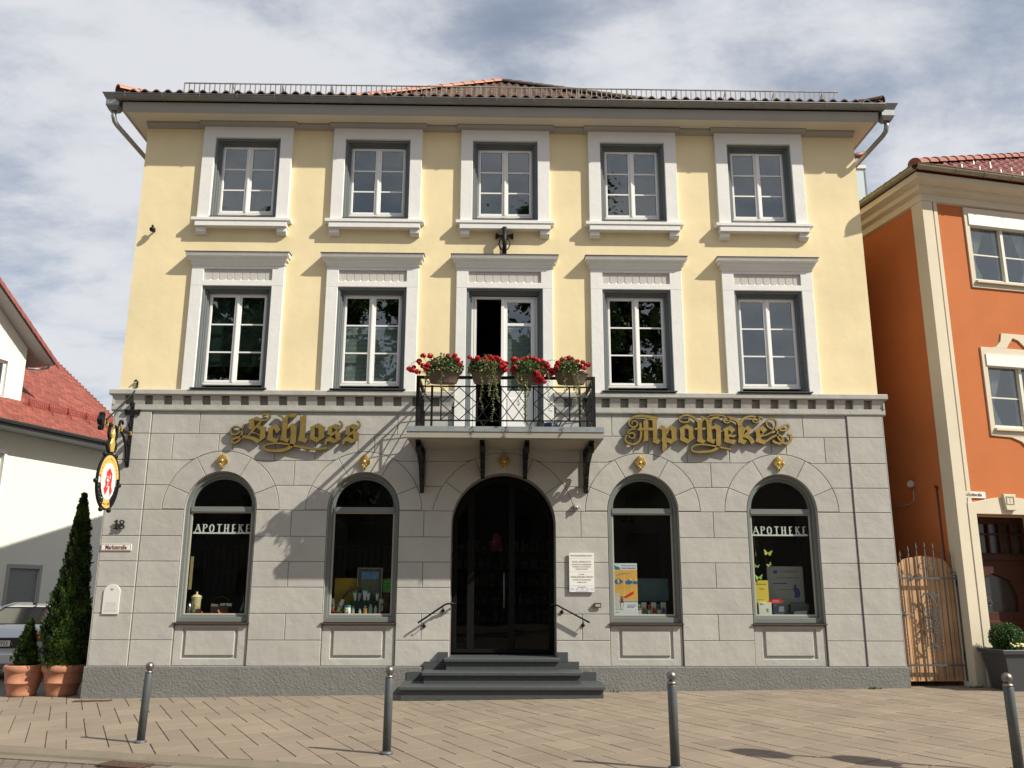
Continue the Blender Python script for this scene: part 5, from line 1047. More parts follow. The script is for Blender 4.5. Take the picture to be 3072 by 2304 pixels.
arc_text('Schloss Apotheke', 168, 14, .268, .372, .062); arc_text('seit 1780', 252, 288, .262, .375, .058, True)
# ================================================================== BOLLARDS
bolm = mat('bollard_grey_paint', (.10, .115, .125), .5, metal=.3, var=.15, vscale=6, bump=.3, bscale=80, bdist=.002)
steel = mat('ball_steel', (.24, .225, .21), .42, metal=.95, var=.2, vscale=20)
BL = [(-3.97, -4.42, 1.8, 'leaning grey ball-topped bollard before the left shop windows, leftmost of the four'), (-1.09, -5.34, .3, 'grey ball-topped bollard just left of the entrance steps, second from left'),
      (1.71, -6.33, -.4, 'grey ball-topped bollard before the window right of the entrance, third from left'), (4.63, -6.88, -.6, 'grey bollard at the right edge of the photo, partly cut by it')]
pc0 = None
for n_, (x, y, lean, lab) in enumerate(BL):
    T_ = thing('bollard', lab, 'bollard', (x, y, G(x)), 0, 'bollards along the kerb'); T_.rotation_euler = (0, R(lean), 0)
    if n_ == 0:
        ps = []
        k = MB(); k.lathe([(.044, 0), (.044, .74), (.041, .75)], n=24); ps.append(k.build('post', bolm, T_, local=True))
        k = MB(); k.lathe([(.068, 0), (.07, .008), (.066, .022), (.046, .03)], n=24); ps.append(k.build('base_ring', bolm, T_, local=True))
        k = MB(); k.lathe([(.045, .75), (.045, .768), (.034, .775), (.022, .785)], n=20); k.lathe([(.046*sin(pi*i/12) if 0 < i < 12 else 1e-4, .824-.046*cos(pi*i/12)) for i in range(13)], n=20); ps.append(k.build('ball_cap', steel, T_, local=True))
    else:
        for p_ in ps: c_ = p_.copy(); c_.parent = T_; COL.objects.link(c_)
# ================================================================== TRAFFIC SIGN POLE out of frame on the right: throws the two round shadows
T_ = thing('traffic_sign_pole', 'steel pole with two round traffic signs, throwing two round shadows on the pavement', 'traffic sign', (6.05, -7.36, .03))
k = MB(); k.tube([(0, 0, 0), (0, 0, 3.55)], .03, 12); k.build('pole', zinc, T_, local=True)
for z in (2.35, 3.2):
    k = MB(); k.tube([(-.035, 0, z), (-.045, 0, z)], .26, 32); k.build('round_sign', signwhite, T_, local=True)
    k = MB(); k.prism([(.26*cos(2*pi*i/32), z+.26*sin(2*pi*i/32)) for i in range(32)], -.052, -.046, [[(.19*cos(2*pi*i/32), z+.19*sin(2*pi*i/32)) for i in range(32)]], ax='x'); k.build('red_rim', redm, T_, local=True)
# ================================================================== POTTED THUJAS
terra = mat('terracotta', (.43, .19, .115), .85, var=.2, vscale=6, bump=.3, bscale=60, bdist=.002)
thuj = leafmat('thuja_scale', (.008, .022, .004), (.06, .115, .014), .2, 4)
thcore = mat('light_block_dark', (.006, .010, .003), .95)  # near-black fill for the solid cores that block light inside foliage
def pot_profile(h=.5, r=.30, rb=.20): return [(rb, 0), (rb+.015, .02), (rb+.012, .05), (rb+.055, .20), (rb+.068, .205), (rb+.07, .225), (rb+.06, .232), (rb+.085, h-.13), (r-.01, h-.12), (r+.01, h-.10), (r+.015, h-.06), (r+.012, h-.02), (r-.01, h), (r-.04, h-.005), (r-.05, h-.06)]
def thuja(x, y, z, h, rad, potr, potb, lab, seed, n):
    T_ = thing('potted_conifer', lab, 'potted conifer', (x, y, z), 0, 'conifers in terracotta pots'); random.seed(seed)
    k = MB(); k.lathe(pot_profile(.5, potr, potb), n=40); k.build('pot', terra, T_, local=True)
    k = MB(); k.lathe([(1e-4, .45), (potr-.045, .45)], n=24); k.build('soil', soil, T_, local=True)
    k = MB(); k.tube([(0, 0, .44), (0, 0, .44+h*.7)], [.03, .008], 8); k.build('trunk', mat('conifer_bark', (.07, .05, .035), .9), T_, local=True)
    def rr(t_, a): return rad*(.80+.2*sin(pi*min(1, t_*2.2)))*(1-t_)**.62*(1+.12*sin(3*a+9*t_)+.10*sin(5*a-23*t_+seed)+.09*sin(9*a+47*t_+seed))
    k = MB(); k.lathe([(max(.005, rr(i/14, 0)*.66), .46+h*.97*i/14) for i in range(15)], n=14); k.build('light_block_core', thcore, T_, local=True)  # dark solid cone added inside the crown to block light
    f = MB()
    for _ in range(n):
        t_ = 1-sqrt(1-random.random()*.998) if random.random() < .7 else random.random()
        a = random.uniform(0, 2*pi); r0 = rr(t_, a)*random.uniform(.72, 1.06); d = Vector((cos(a), sin(a), 0)); c_ = d*r0+Vector((0, 0, .46+t_*h))
        base = d*.6+Vector((random.gauss(0, .35), random.gauss(0, .35), 1.0))
        nn = Vector((-sin(a), cos(a), random.gauss(0, .3)))+d*random.gauss(0, .5)
        base.normalize(); q = (nn-base*nn.dot(base)).normalized(); s_ = random.uniform(.035, .075)*(1 if t_ < .85 else .8)
        b_ = q*s_*.28
        f.add([c_, c_+base*s_*.4+b_, c_+base*s_*.75+b_*1.3, c_+base*s_, c_+base*s_*.7-b_*.4, c_+base*s_*.4-b_], [(0, 1, 2, 3, 4, 5)])
    for _ in range(int(n/75)):
        t_ = random.random()**.8; a = random.uniform(0, 2*pi); R0 = rr(min(.99, t_), a); d = Vector((cos(a), sin(a), 0)); c0 = d*(R0*random.uniform(.85, 1.05)+random.uniform(0, .045)*(1.1-t_))+Vector((0, 0, .48+t_*h*.99)); s0 = random.uniform(.02, .05)*(1.15-t_)
        for _ in range(34):
            c_ = c0+Vector((random.gauss(0, s0*.6), random.gauss(0, s0*.6), random.gauss(0, s0*1.3))); base = (d*.6+Vector((random.gauss(0, .3), random.gauss(0, .3), 1))).normalized()
            q = base.cross(Vector((random.gauss(0, 1), random.gauss(0, 1), random.gauss(0, 1)))).normalized(); s_ = random.uniform(.03, .06); b_ = q*s_*.28
            f.add([c_, c_+base*s_*.4+b_, c_+base*s_, c_+base*s_*.4-b_], [(0, 1, 2, 3)])
    f.build('foliage', thuj, T_, local=True, fix=False)
thuja(-7.86, .50, -.132, .74, .165, .305, .21, 'small cone-shaped conifer in a terracotta pot, the left and shorter of the pair', 11, 5200)
thuja(-7.20, .50, -.125, 2.88, .365, .33, .225, 'tall narrow conifer in a terracotta pot against the left corner of the yellow house', 12, 30000)
# ================================================================== PLANTER ON THE RIGHT
T_ = thing('box_planter', 'square anthracite planter with clipped box ball and pale flowers beside the orange house door', 'planter', (8.5, -.42, .07), R(4))
anth = mat('anthracite_plastic', (.055, .058, .065), .55)
k = MB(); vs = []
for hw, z in ((.31, 0), (.40, .56), (.44, .565), (.45, .62), (.44, .63), (.40, .63), (.38, .56)): vs += [(-hw, -hw*.78, z), (hw, -hw*.78, z), (hw, hw*.78, z), (-hw, hw*.78, z)]
k.add(vs, [(4*a+q, 4*a+(q+1) % 4, 4*a+4+(q+1) % 4, 4*a+4+q) for a in range(6) for q in range(4)]+[(0, 1, 2, 3)]); k.build('tub', anth, T_, local=True)
k = MB(); k.box(-.375, .375, -.29, .29, .5, .57); k.build('soil', soil, T_, local=True)
boxl = leafmat('box_leaf', (.025, .07, .012), (.07, .15, .03), .2, 12); k = MB(); random.seed(8)
for _ in range(5200):
    d = Vector((random.gauss(0, 1), random.gauss(0, 1), random.gauss(0, 1))).normalized()
    k.leaf(Vector((-.13, 0, .80))+Vector((d.x*.26, d.y*.25, d.z*.23))*random.uniform(.85, 1.04), random.uniform(.015, .032), 0, asp=.9)
k.build('box_ball', boxl, T_, local=True, fix=False)
k = MB(); k.lathe([(.2*sin(pi*i/10) if 0 < i < 10 else 1e-4, .8-.19*cos(pi*i/10)) for i in range(11)], (-.13, 0, 0), n=14); k.build('light_block_core', thcore, T_, local=True)  # dark solid core added inside the ball to block light
k = MB()
for (fx, fy) in [(random.uniform(-.26, .0), random.uniform(-.32, -.26)) for _ in range(18)]+[(random.uniform(.16, .34), random.uniform(-.32, -.2)) for _ in range(14)]:
    k.ball((fx, fy, .675+random.uniform(-.01, .05)), random.uniform(.017, .026), 7, .7)
k.build('flowers', mat('cream_petals', (.80, .72, .36), .6), T_, local=True)
k = MB()
for _ in range(420): k.leaf(Vector((random.choice((random.uniform(-.28, .02), random.uniform(.14, .36))), random.uniform(-.31, -.18), random.uniform(.57, .665))), random.uniform(.02, .045), .5)
k.build('flower_leaves', boxl, T_, local=True, fix=False)
# ================================================================== GATE
T_ = thing('wooden_gate', 'arched wooden gate with wrought iron bars and spear tips between the two houses', 'gate', (7.425, .11, .05))
wood = mat('larch_board', (.56, .33, .17), .7, var=.22, vscale=2.2, streak=1.4, bump=.3, bscale=20, bdist=.003)
t = wood.node_tree; b = t.nodes['Principled BSDF']; gi = t.nodes.new('ShaderNodeNewGeometry'); hs = t.nodes.new('ShaderNodeHueSaturation'); src = b.inputs['Base Color'].links[0].from_socket
ml = t.nodes.new('ShaderNodeMath'); ml.operation = 'MULTIPLY_ADD'; t.links.new(gi.outputs['Random Per Island'], ml.inputs[0]); ml.inputs[1].default_value = .35; ml.inputs[2].default_value = .8
t.links.new(src, hs.inputs['Color']); t.links.new(ml.outputs[0], hs.inputs['Value']); t.links.new(hs.outputs[0], b.inputs['Base Color'])
def gtop(x):
    u_ = abs(x)/.5
    return 2.20-.09*u_**1.3 if u_ < .78 else 2.13-(u_-.78)/.22*.22
k = MB(); nb = 12
for i in range(nb):
    a, b_ = -.505+i*1.0/nb+.003, -.505+(i+1)*1.0/nb-.003
    k.prism([(a, .085), (b_, .085), (b_, gtop(b_)-.05), (a, gtop(a)-.05)], .075, .10, ch=.003)
k.build('boards', wood, T_, local=True)
k = MB(); k.box(-.54, .56, -.025, .0, 1.755, 1.785); k.box(-.54, .56, -.025, .0, .335, .365)
k.box(.50, .54, -.03, .02, .1, 1.82); k.box(-.53, -.505, -.03, .02, .1, 1.78)
for i in range(7):
    x = -.43+i*.145; zt = 2.06+.20*(1-((x)/.5)**2)
    k.box(x-.008, x+.008, -.016, -.002, .12, zt)
    k.lathe([(.006, 0), (.016, .035), (.012, .06), (1e-4, .13)], (x, -.009, zt), 6)
    if i % 2 == 0 or i == 3:
        for z0, z1 in ((1.25, 1.6), (.5, .85)) if i != 3 else ((1.0, 1.5),):
            k.tube([(x+.012*cos(q*.9), -.009+.012*sin(q*.9), z0+(z1-z0)*q/40) for q in range(41)], .005, 4)
k.build('iron_bars', ironb, T_, local=True)
def gs(cx, cz, r0, a0, dr=1, tt=1.3): k.ribbon(spiral(cx, cz, r0, tt, a0, dr, 16), [.013]*17, -.028, -.018, 'y', 1)
k = MB()
for s_ in (-1, 1): gs(s_*.075, 1.98, .075, pi if s_ > 0 else 0, s_)
k.box(-.016, .016, -.034, -.016, 1.968, 1.992); k.build('scroll_ornament', ironb, T_, local=True)
for s_ in (-1, 1): k = MB(); gs(s_*.46, 1.86, .06, pi/2, s_); k.build('scroll_ornament', ironb, T_, local=True)
k = MB(); gs(-.47, .25, .05, pi/2); k.build('scroll_ornament', ironb, T_, local=True)
k = MB()
for s_ in (-1, 1):
    for j, z in enumerate((1.24, 1.13, 1.02, .91)): gs(s_*.062, z, .055, pi*.5, s_*(1 if j % 2 else -1))
    for (p, q) in (((0, 1.5), (s_*.12, 1.32)), ((s_*.12, 1.32), (s_*.12, .84)), ((s_*.12, .84), (0, .66))): k.tube([(p[0], -.022, p[1]), (q[0], -.022, q[1])], .007, 5)
    k.ribbon([(0, 1.47), (s_*.05, 1.53), (s_*.10, 1.50), (s_*.12, 1.45)], [.02, .03, .025, .008], -.03, -.02); k.ribbon([(0, .69), (s_*.05, .65), (s_*.10, .67)], [.02, .03, .008], -.03, -.02)
for z in (1.5, 1.2, 1.07, .96, .67): k.box(-.016, .016, -.034, -.016, z-.012, z+.012)
k.build('center_ornament', ironb, T_, local=True)
k = MB(); k.box(-.53, -.43, -.04, -.018, 1.13, 1.22); k.tube([(-.47, -.04, 1.17), (-.47, -.085, 1.17), (-.35, -.085, 1.175)], .010, 6); k.ball((-.47, -.08, 1.17), .025, 8); k.build('lock', ironb, T_, local=True)
for z in (1.7, .5):
    k = MB(); k.box(.50, .62, -.02, .03, z-.07, z+.07); k.tube([(.56, -.03, z-.06), (.56, -.03, z+.06)], .018, 8); k.build('hinge', iron, T_, local=True)
# unseen dark wall behind the gate, set close and tall to cut the light
T_ = thing('light_block_wall', 'unseen dark wall behind the wooden gate, raised and set close to cut light', 'wall', (7.4, 3.6, 0)); k = MB(); k.box(-.5, .42, 0, .3, 0, 9); props(k.build('wall_face', mat('light_block_plaster', (.16, .10, .07), .9), T_, local=True))
# ================================================================== ORANGE HOUSE (local frame: s along the street front, t back)
OA = R(12.1); OH = thing('orange_house', 'orange plastered corner house with cream trim at the right edge', 'building', (8.0, -.05, 0), OA)
orange = mat('orange_plaster', (.47, .14, .04), .9, var=.06, vscale=1.2, bump=.6, bscale=40, bdist=.006, streak=.4)
cream = mat('cream_trim', (.60, .54, .42), .8, var=.04, bump=.3, bscale=20, bdist=.005)
ob = lambda mb, name, m, par=None, **k: mb.build(name, m, par or OH, local=True, **k)
WN = [(1.68, 7.25, 8.57), (1.68, 4.46, 5.82)]
k = MB(); k.prism([(0, -.3), (7, -.3), (7, 8.86), (0, 8.86)], 0, .3, [rect(.97, 2.4, 7.2, 8.58), rect(.97, 2.4, 4.42, 5.83), rect(.345, 1.9, .12, 2.92)])
k.box(0, .3, .3, 9, -.3, 8.86); k.box(6.7, 7, .3, 9, -.3, 8.86).box(.3, 6.7, 8.7, 9, -.3, 8.86); ob(k, 'wall', orange)
k = MB(); k.box(-.035, .185, -.035, -.0, -.3, 8.86).box(-.035, -.0, .0, .26, -.3, 8.86).box(.215, .29, -.03, -.0, -.3, 8.86); ob(k, 'corner_pilaster', cream)
k = MB(); P = [(-.0, 8.72), (-.05, 8.74), (-.06, 8.86), (-.16, 8.90), (-.18, 8.98), (-.34, 9.02), (-.36, 9.12), (.0, 9.12)]
n = len(P); k.add([(q, 9.3, z) for q, z in P]+[(q, q, z) for q, z in P]+[(7.3, q, z) for q, z in P], [(a*n+i, a*n+(i+1) % n, (a+1)*n+(i+1) % n, (a+1)*n+i) for a in (0, 1) for i in range(n)]+[tuple(range(n)), tuple(range(2*n, 3*n))])
ob(k, 'eaves_cornice', cream)
k = MB(); halfgutter(k, (-.42, -.44, 9.22), (7.3, -.44, 9.22), .075); halfgutter(k, (-.42, 9.3, 9.2), (-.42, -.42, 9.2), .075)
x = .4
while x < 7: k.tube([(x, -.44+.08*cos(q), 9.22+.08*sin(q)) for q in [pi+pi*i/6 for i in range(7)]], .008, 4); x += .62
x = .4
while x < 9: k.tube([(-.42+.08*cos(q), x, 9.2+.08*sin(q)) for q in [pi+pi*i/6 for i in range(7)]], .008, 4); x += .9
ob(k, 'gutter', mat('old_gutter', (.30, .27, .20), .6, metal=.3, var=.2, vscale=5))
# roof: hipped, wine red tiles
PKS = PK; E_ = 9.2
class _P: pass
k = MB(); pk = Vector((4.4, 4.4, 13.0)); PKsave = PK
tile_plane(k, (-.42, -.42, E_), (13.6, -.42, E_), (6.58, 2.80, E_), th=.30, tw=.22, flare=lambda h: .85*h)
tile_plane(k, (-.42, 9.3, E_), (-.42, -.42, E_), (6.58, 2.80, E_), th=.30, tw=.22, flare=lambda h: .391*h)
k.add([(-.42, -.42, E_-.02), (13.6, -.42, E_-.02), (13.6, 9.3, E_-.02), (-.42, 9.3, E_-.02), (6.58, 2.80, E_+2.72)], [(0, 1, 4), (1, 2, 4), (2, 3, 4), (3, 0, 4), (0, 1, 2, 3)])
orf = ob(k, 'roof', winered)
k = MB(); n = 20; pts = [Vector((-.42+7*i/n, -.42+3.22*i/n, E_+.02+2.737*i/n)) for i in range(n+1)]
for a, b_ in zip(pts, pts[1:]):
    d = (b_-a).normalized(); q = d.cross(Vector((0, 0, 1))).normalized(); u_ = q.cross(d); vs = []
    for p, r_ in ((a, .13), (b_+d*.05, .105)):
        for j in range(9): t_ = pi*j/8; vs.append(p+q*r_*cos(t_)+u_*r_*sin(t_))
    k.add(vs, [(j, j+1, 10+j, 9+j) for j in range(8)]+[tuple(range(9))])
ob(k, 'hip_tiles', mat('hip_tile_wine', (.28, .09, .06), .55, var=.15), orf)
k = MB()
for s_, v_ in ((.75, .15), (1.15, .15), (1.62, .15), (1.66, .42), (2.1, .15), (2.14, .42), (1.45, .6), (2.6, .3), (1.95, .72)): k.box(s_-.012, s_+.012, -.42+v_, -.42+v_+.10, E_+.85*v_+.06, E_+.85*v_+.13)
ob(k, 'snow_stops', mat('bright_metal', (.7, .65, .6), .3, metal=.8), orf)
# windows
curt = leafmat('net_curtain', (.60, .60, .62), (.74, .74, .76), .4, 2)
for n_, (c_, z0, z1) in enumerate(WN):
    k = MB(); k.prism(rect(.97, 2.4, z0-.03, z1), .06, .12, [rect(1.03, 1.66, z0+.06, z1-.22), rect(1.76, 2.34, z0+.06, z1-.22)], ch=.005)
    k.box(1.0, 1.66, .08, .11, (z0+z1)/2-.12, (z0+z1)/2-.095).box(1.76, 2.34, .08, .11, (z0+z1)/2-.12, (z0+z1)/2-.095); k.box(1.68, 1.74, .03, .06, z0+.03, z1-.2)
    w_ = ob(k, 'window', mat('ivory_frame', (.66, .66, .58), .4))
    k = MB(); k.box(.95, 2.42, -.05, .06, z1-.22, z1); ob(k, 'shutter_box', mat('shutter_box_white', (.74, .74, .72), .5), w_)
    k = MB(); k.prism([(.87, z0-.15), (2.52, z0-.15), (2.52, z1+.13), (.87, z1+.13)], -.03, 0, [rect(.972, 2.398, z0-.06, z1)], ch=.004)
    k.prism([(-.085, z0-.06), (-.085, z0-.02), (0.06, z0+.0), (.06, z0-.06)], .95, 2.44, ax='x')
    if n_ == 1:
        k.prism([(1.12, z1+.131), (1.22, z1+.16), (1.32, z1+.26), (1.36, z1+.42), (1.9, z1+.42), (1.9, z1+.131), (1.72, z1+.30), (1.60, z1+.34), (1.50, z1+.22), (1.44, z1+.131)], -.028, 0, ch=.004)
        k.prism([(.87, z0-.151), (1.3, z0-.17), (1.5, z0-.24), (1.62, z0-.36), (1.9, z0-.40), (2.52, z0-.40), (2.52, z0-.151)], -.028, 0, ch=.004)
    ob(k, 'window_surround', cream, w_)
    k = MB(); k.box(1.03, 1.66, .085, .09, z0+.05, z1-.2).box(1.76, 2.34, .085, .09, z0+.05, z1-.2); ob(k, 'pane', glass, w_)
    k = MB()
    for xa, xb, dr in ((1.02, 1.40, 1), (1.58, 1.66, -1), (1.76, 1.86, 1), (2.0, 2.34, -1)):
        m_ = 24; zt, zb = z1-.2, z0+.06; vs = []
        for j in range(9):
            t_ = j/8; z = zt+(zb-zt)*t_; pinch = .25+.75*abs(1-2*min(t_*.75, 1))**.8
            for i in range(m_+1): u_ = i/m_; x = (xa+(xb-xa)*u_*pinch) if dr > 0 else (xb-(xb-xa)*u_*pinch); vs.append((x, .14+.012*sin(u_*30), z))
        k.add(vs, [(j*(m_+1)+i, j*(m_+1)+i+1, (j+1)*(m_+1)+i+1, (j+1)*(m_+1)+i) for j in range(8) for i in range(m_)], True)
    ob(k, 'curtain', curt, w_, fix=False)
k = MB()
for z0, z1 in ((7.0, 8.8), (4.2, 6.0)): k.box(.6, 2.8, 2, 2.05, z0, z1).box(.55, .6, .31, 2, z0, z1).box(2.8, 2.85, .31, 2, z0, z1).box(.6, 2.8, .31, 2, z0-.05, z0).box(.6, 2.8, .31, 2, z1, z1+.05)
ob(k, 'rooms', interior, fix=False)
# red amaryllis-like plant behind the lower window
k = MB(); k.prism([(.18, -.3), (.18, 3.10), (.36, 3.12), (.60, 3.17), (.95, 3.22), (1.3, 3.20), (1.75, 3.12), (2.0, 3.12), (2.0, -.3), (1.89, -.3), (1.89, 2.91), (.345, 2.91), (.345, -.3)], -.05, 0, ch=.006)
k.prism([(.88, 3.26), (1.14, 3.26), (1.12, 2.98), (.92, 2.98)], -.11, -.0505, ch=.008)
dsur = ob(k, 'door_surround', cream)
k = MB(); k.prism(rect(.93, 1.09, 3.08, 3.22), -.118, -.1105, [rect(.945, 1.075, 3.095, 3.205)]); ob(k, 'number_plaque', mat('plaque_frame', (.35, .31, .24), .7), dsur)
text('1', .12, (1.01, -.113, 3.15), (1, 0, 0), (0, 0, 1), mat('plaque_digit', (.50, .47, .40), .6), 'house_number', dsur, .004, local=True)
dw = mat('door_mahogany', (.05, .016, .009), .6, spec=.25, var=.2, vscale=3, streak=1)
k = MB(); k.prism(rect(.347, 1.888, .12, 2.905), .18, .26, [rect(.42, 1.82, 2.28, 2.80), [(.62, 1.25), (1.55, 1.25), (1.58, 1.5), (1.45, 1.80), (1.1, 1.92), (.72, 1.80), (.58, 1.5)]], ch=.005)
k.box(.35, 1.885, .15, .18, 2.16, 2.24)
for x in (.66, .88, 1.12, 1.36, 1.6): k.box(x-.018, x+.018, .19, .23, 2.28, 2.80)
k.box(.42, 1.82, .19, .23, 2.60, 2.63); k.prism(rect(.50, 1.75, .3, 1.1), .165, .1795, [rect(.58, 1.67, .38, 1.02)], ch=.01)
k.v = [v+Vector((0, .42, 0)) for v in k.v]; dr = ob(k, 'house_door', dw)
k = MB(); k.box(.41, 1.83, .235, .24, 2.27, 2.81); k.box(.5, 1.65, .235, .24, 1.2, 1.95); k.v = [v+Vector((0, .42, 0)) for v in k.v]; ob(k, 'pane', mat('door_pane', (.03, .035, .035), .12), dr)
k = MB(); 
for q, (cx, cz, r0) in enumerate(((.80, 1.5, .11), (.98, 1.42, .09))): k.ribbon(spiral(cx, cz, r0, 1.4, pi/2, 1, 18), [.012]*19, .20, .215, 'y', 1)
k.tube([(.7, .208, 1.28), (.78, .208, 1.6), (.95, .208, 1.85)], .007, 5); k.tube([(.44, .10, 1.32), (.44, .10, 1.20)], .012, 6); k.v = [v+Vector((0, .42, 0)) for v in k.v]; ob(k, 'door_grille', ironb, dr)
k = MB(); k.box(.29, .345, .301, .72, .1, 2.95).box(1.892, 1.95, .301, .72, .1, 2.95).box(.29, 1.95, .301, .72, 2.921, 2.98).box(.2, 2.1, .72, .76, 0, 3.1); ob(k, 'door_reveal', cream, OH)
k = MB(); k.box(.347, 1.888, -.28, .71, -.2, .118); ob(k, 'door_step', mat('step_stone', (.25, .23, .2), .8), OH)
c_, s_ = cos(OA), sin(OA)
def ow(s0, t0, z): return Vector((8.0+s0*c_-t0*s_, -.05+s0*s_+t0*c_, z))
T_ = thing('street_sign', 'white enamel street name plate on the orange wall above the door', 'street sign', ow(.345, -.02, 3.24), OA, 'street name plates')
k = MB(); k.prism(rect(-.245, .245, -.055, .055), -.008, .018, ch=.003); k.build('plate', signwhite, T_, local=True)
text('Schloßstraße', .082, (0, -.0105, 0), (1, 0, 0), (0, 0, 1), mat('sign_text_brown', (.14, .07, .05), .6), 'lettering', T_, .002, bold=.02, sx=.8, local=True)
T_ = thing('wall_spotlight', 'small round spotlight with a bent cable on the shaded orange side wall', 'spotlight', ow(-.0, 1.05, 3.52), OA)
pvcg = mat('cable_white', (.45, .43, .40), .5)
k = MB(); k.tube([(0, 0, 0), (-.09, -.03, .02)], [.05, .065], 12); k.build('head', pvcg, T_, local=True)
k = MB(); k.tube([(-.01, 0, -.03), (-.015, 0, -.26), (-.015, .04, -.32), (-.015, .16, -.35), (-.015, .85, -.36)], .009, 6); k.build('cable', pvcg, T_, local=True)
T_ = thing('wall_cable', 'thin vertical pipe running down the shaded orange side wall near the corner', 'pipe', ow(-.02, .42, 0), OA); k = MB(); k.tube([(0, 0, .1), (0, 0, 1.8), (0, .01, 3.4)], .012, 6); k.build('pipe', mat('dark_pipe', (.10, .05, .04), .6), T_, local=True)
k = MB(); k.tube([(0.02, 0, 3.4), (-.03, 0, 3.43), (-.05, -.03, 3.4)], .018, 6); k.build('hook', mat('rust_hook', (.12, .04, .02), .7), T_, local=True)
# glazed roof terrace screen far behind
T_ = thing('roof_terrace_screen', 'frosted glass screen with rail on a roof far behind, between the two houses', 'glass screen', (8.9, 4.2, 10.0))
k = MB(); k.box(-.5, .04, 0, .03, -.6, 1.58); k.build('frosted_panel', mat('frosted_glass', (.62, .74, .74), .25, spec=.6), T_, local=True)
k = MB(); k.box(.04, .07, -.01, .04, -.6, 1.6); k.build('post', mat('screen_post', (.16, .20, .22), .5, metal=.5), T_, local=True)
k = MB(); k.box(-.5, .09, -.03, .06, 1.60, 1.69); k.build('cap', signwhite, T_, local=True)
k = MB(); k.tube([(-.3, .1, 1.95), (.18, .1, 2.06)], .07, 12); k.tube([(-.02, .1, 1.7), (0, .1, 1.98)], .02, 6); k.build('red_pipe', mat('copper_brown_pipe', (.18, .06, .04), .5), T_, local=True)
T_ = thing('rear_house', 'roof edge of a house far behind carrying the glass screen', 'building', (10.2, 5.2, 0)); k = MB(); k.box(-1.6, 2, 0, 4, 0, 9.35); k.build('wall', orange, T_, local=True); k = MB(); k.box(-1.7, 2.1, -.1, 4.1, 9.36, 9.45); k.build('roof', winered, T_, local=True)
# ================================================================== WHITE HOUSE ON THE LEFT (u along its wall, d back)
WA = R(70.95); WH = thing('white_house', 'white house with steep red tiled roof and grey gutter at the left edge', 'building', (-15.0, 11.29, 0), WA)
whitew = mat('white_render', (.72, .72, .65), .9, var=.02, bump=.2, bscale=60, bdist=.003)
wb = lambda mb, name, m, par=None, **k: mb.build(name, m, par or WH, local=True, **k)
k = MB(); k.prism([(-9, -.4), (5.0, -.4), (5.0, 6.55), (-9, 6.55)], 0, .3, [rect(1.04, 2.16, .92, 2.22), rect(-.9, .30, 4.35, 5.62)])
k.box(4.7, 5.0, .3, 9, -.4, 6.55); k.prism([(.1, 6.5), (9, 6.5), (9, 12.5), (5.5, 10.9)], 4.72, 4.98, ax='x'); wb(k, 'wall', whitew)
dk = mat('grey_surround', (.33, .35, .36), .8)
k = MB(); k.prism(rect(.94, 2.26, .90, 2.34), -.02, 0, [rect(1.04, 2.16, .9205, 2.22)]); fw = wb(k, 'window_surround', dk)
k = MB(); z = .93
while z < 2.2: k.prism([(.06, z), (.05, z+.006), (.05, z+.038), (.06, z+.044)], 1.045, 2.155, ax='x'); z += .046
wb(k, 'roller_shutter', mat('grey_slats', (.20, .215, .21), .5), fw)
k = MB(); k.box(1.0, 2.2, -.06, .1, .895, .918); wb(k, 'sill', darkmetal, fw)
k = MB(); k.prism(rect(-.98, .385, 4.30, 5.72), -.025, 0, [rect(-.9, .30, 4.3505, 5.62)]); fw = wb(k, 'window_surround', mat('white_surround', (.82, .82, .84), .6))
k = MB(); k.prism(rect(-.9, .3, 4.35, 5.62), .12, .17, [rect(-.82, -.34, 4.43, 5.54), rect(-.26, .22, 4.43, 5.54)]); wb(k, 'frame', pvc, fw)
k = MB(); k.box(-.83, .23, .14, .146, 4.42, 5.55); wb(k, 'pane', glass, fw)
k = MB(); k.box(-1.3, .7, 1.0, 1.05, 4, 6); wb(k, 'room', interior, WH)
for m_ in (redtile,):
    t = m_.node_tree; b = t.nodes['Principled BSDF']; gi = t.nodes.new('ShaderNodeNewGeometry'); hs = t.nodes.new('ShaderNodeHueSaturation'); src = b.inputs['Base Color'].links[0].from_socket
    ml = t.nodes.new('ShaderNodeMath'); ml.operation = 'MULTIPLY_ADD'; t.links.new(gi.outputs['Random Per Island'], ml.inputs[0]); ml.inputs[1].default_value = .5; ml.inputs[2].default_value = .75
    t.links.new(src, hs.inputs['Color']); t.links.new(ml.outputs[0], hs.inputs['Value']); t.links.new(hs.outputs[0], b.inputs['Base Color'])
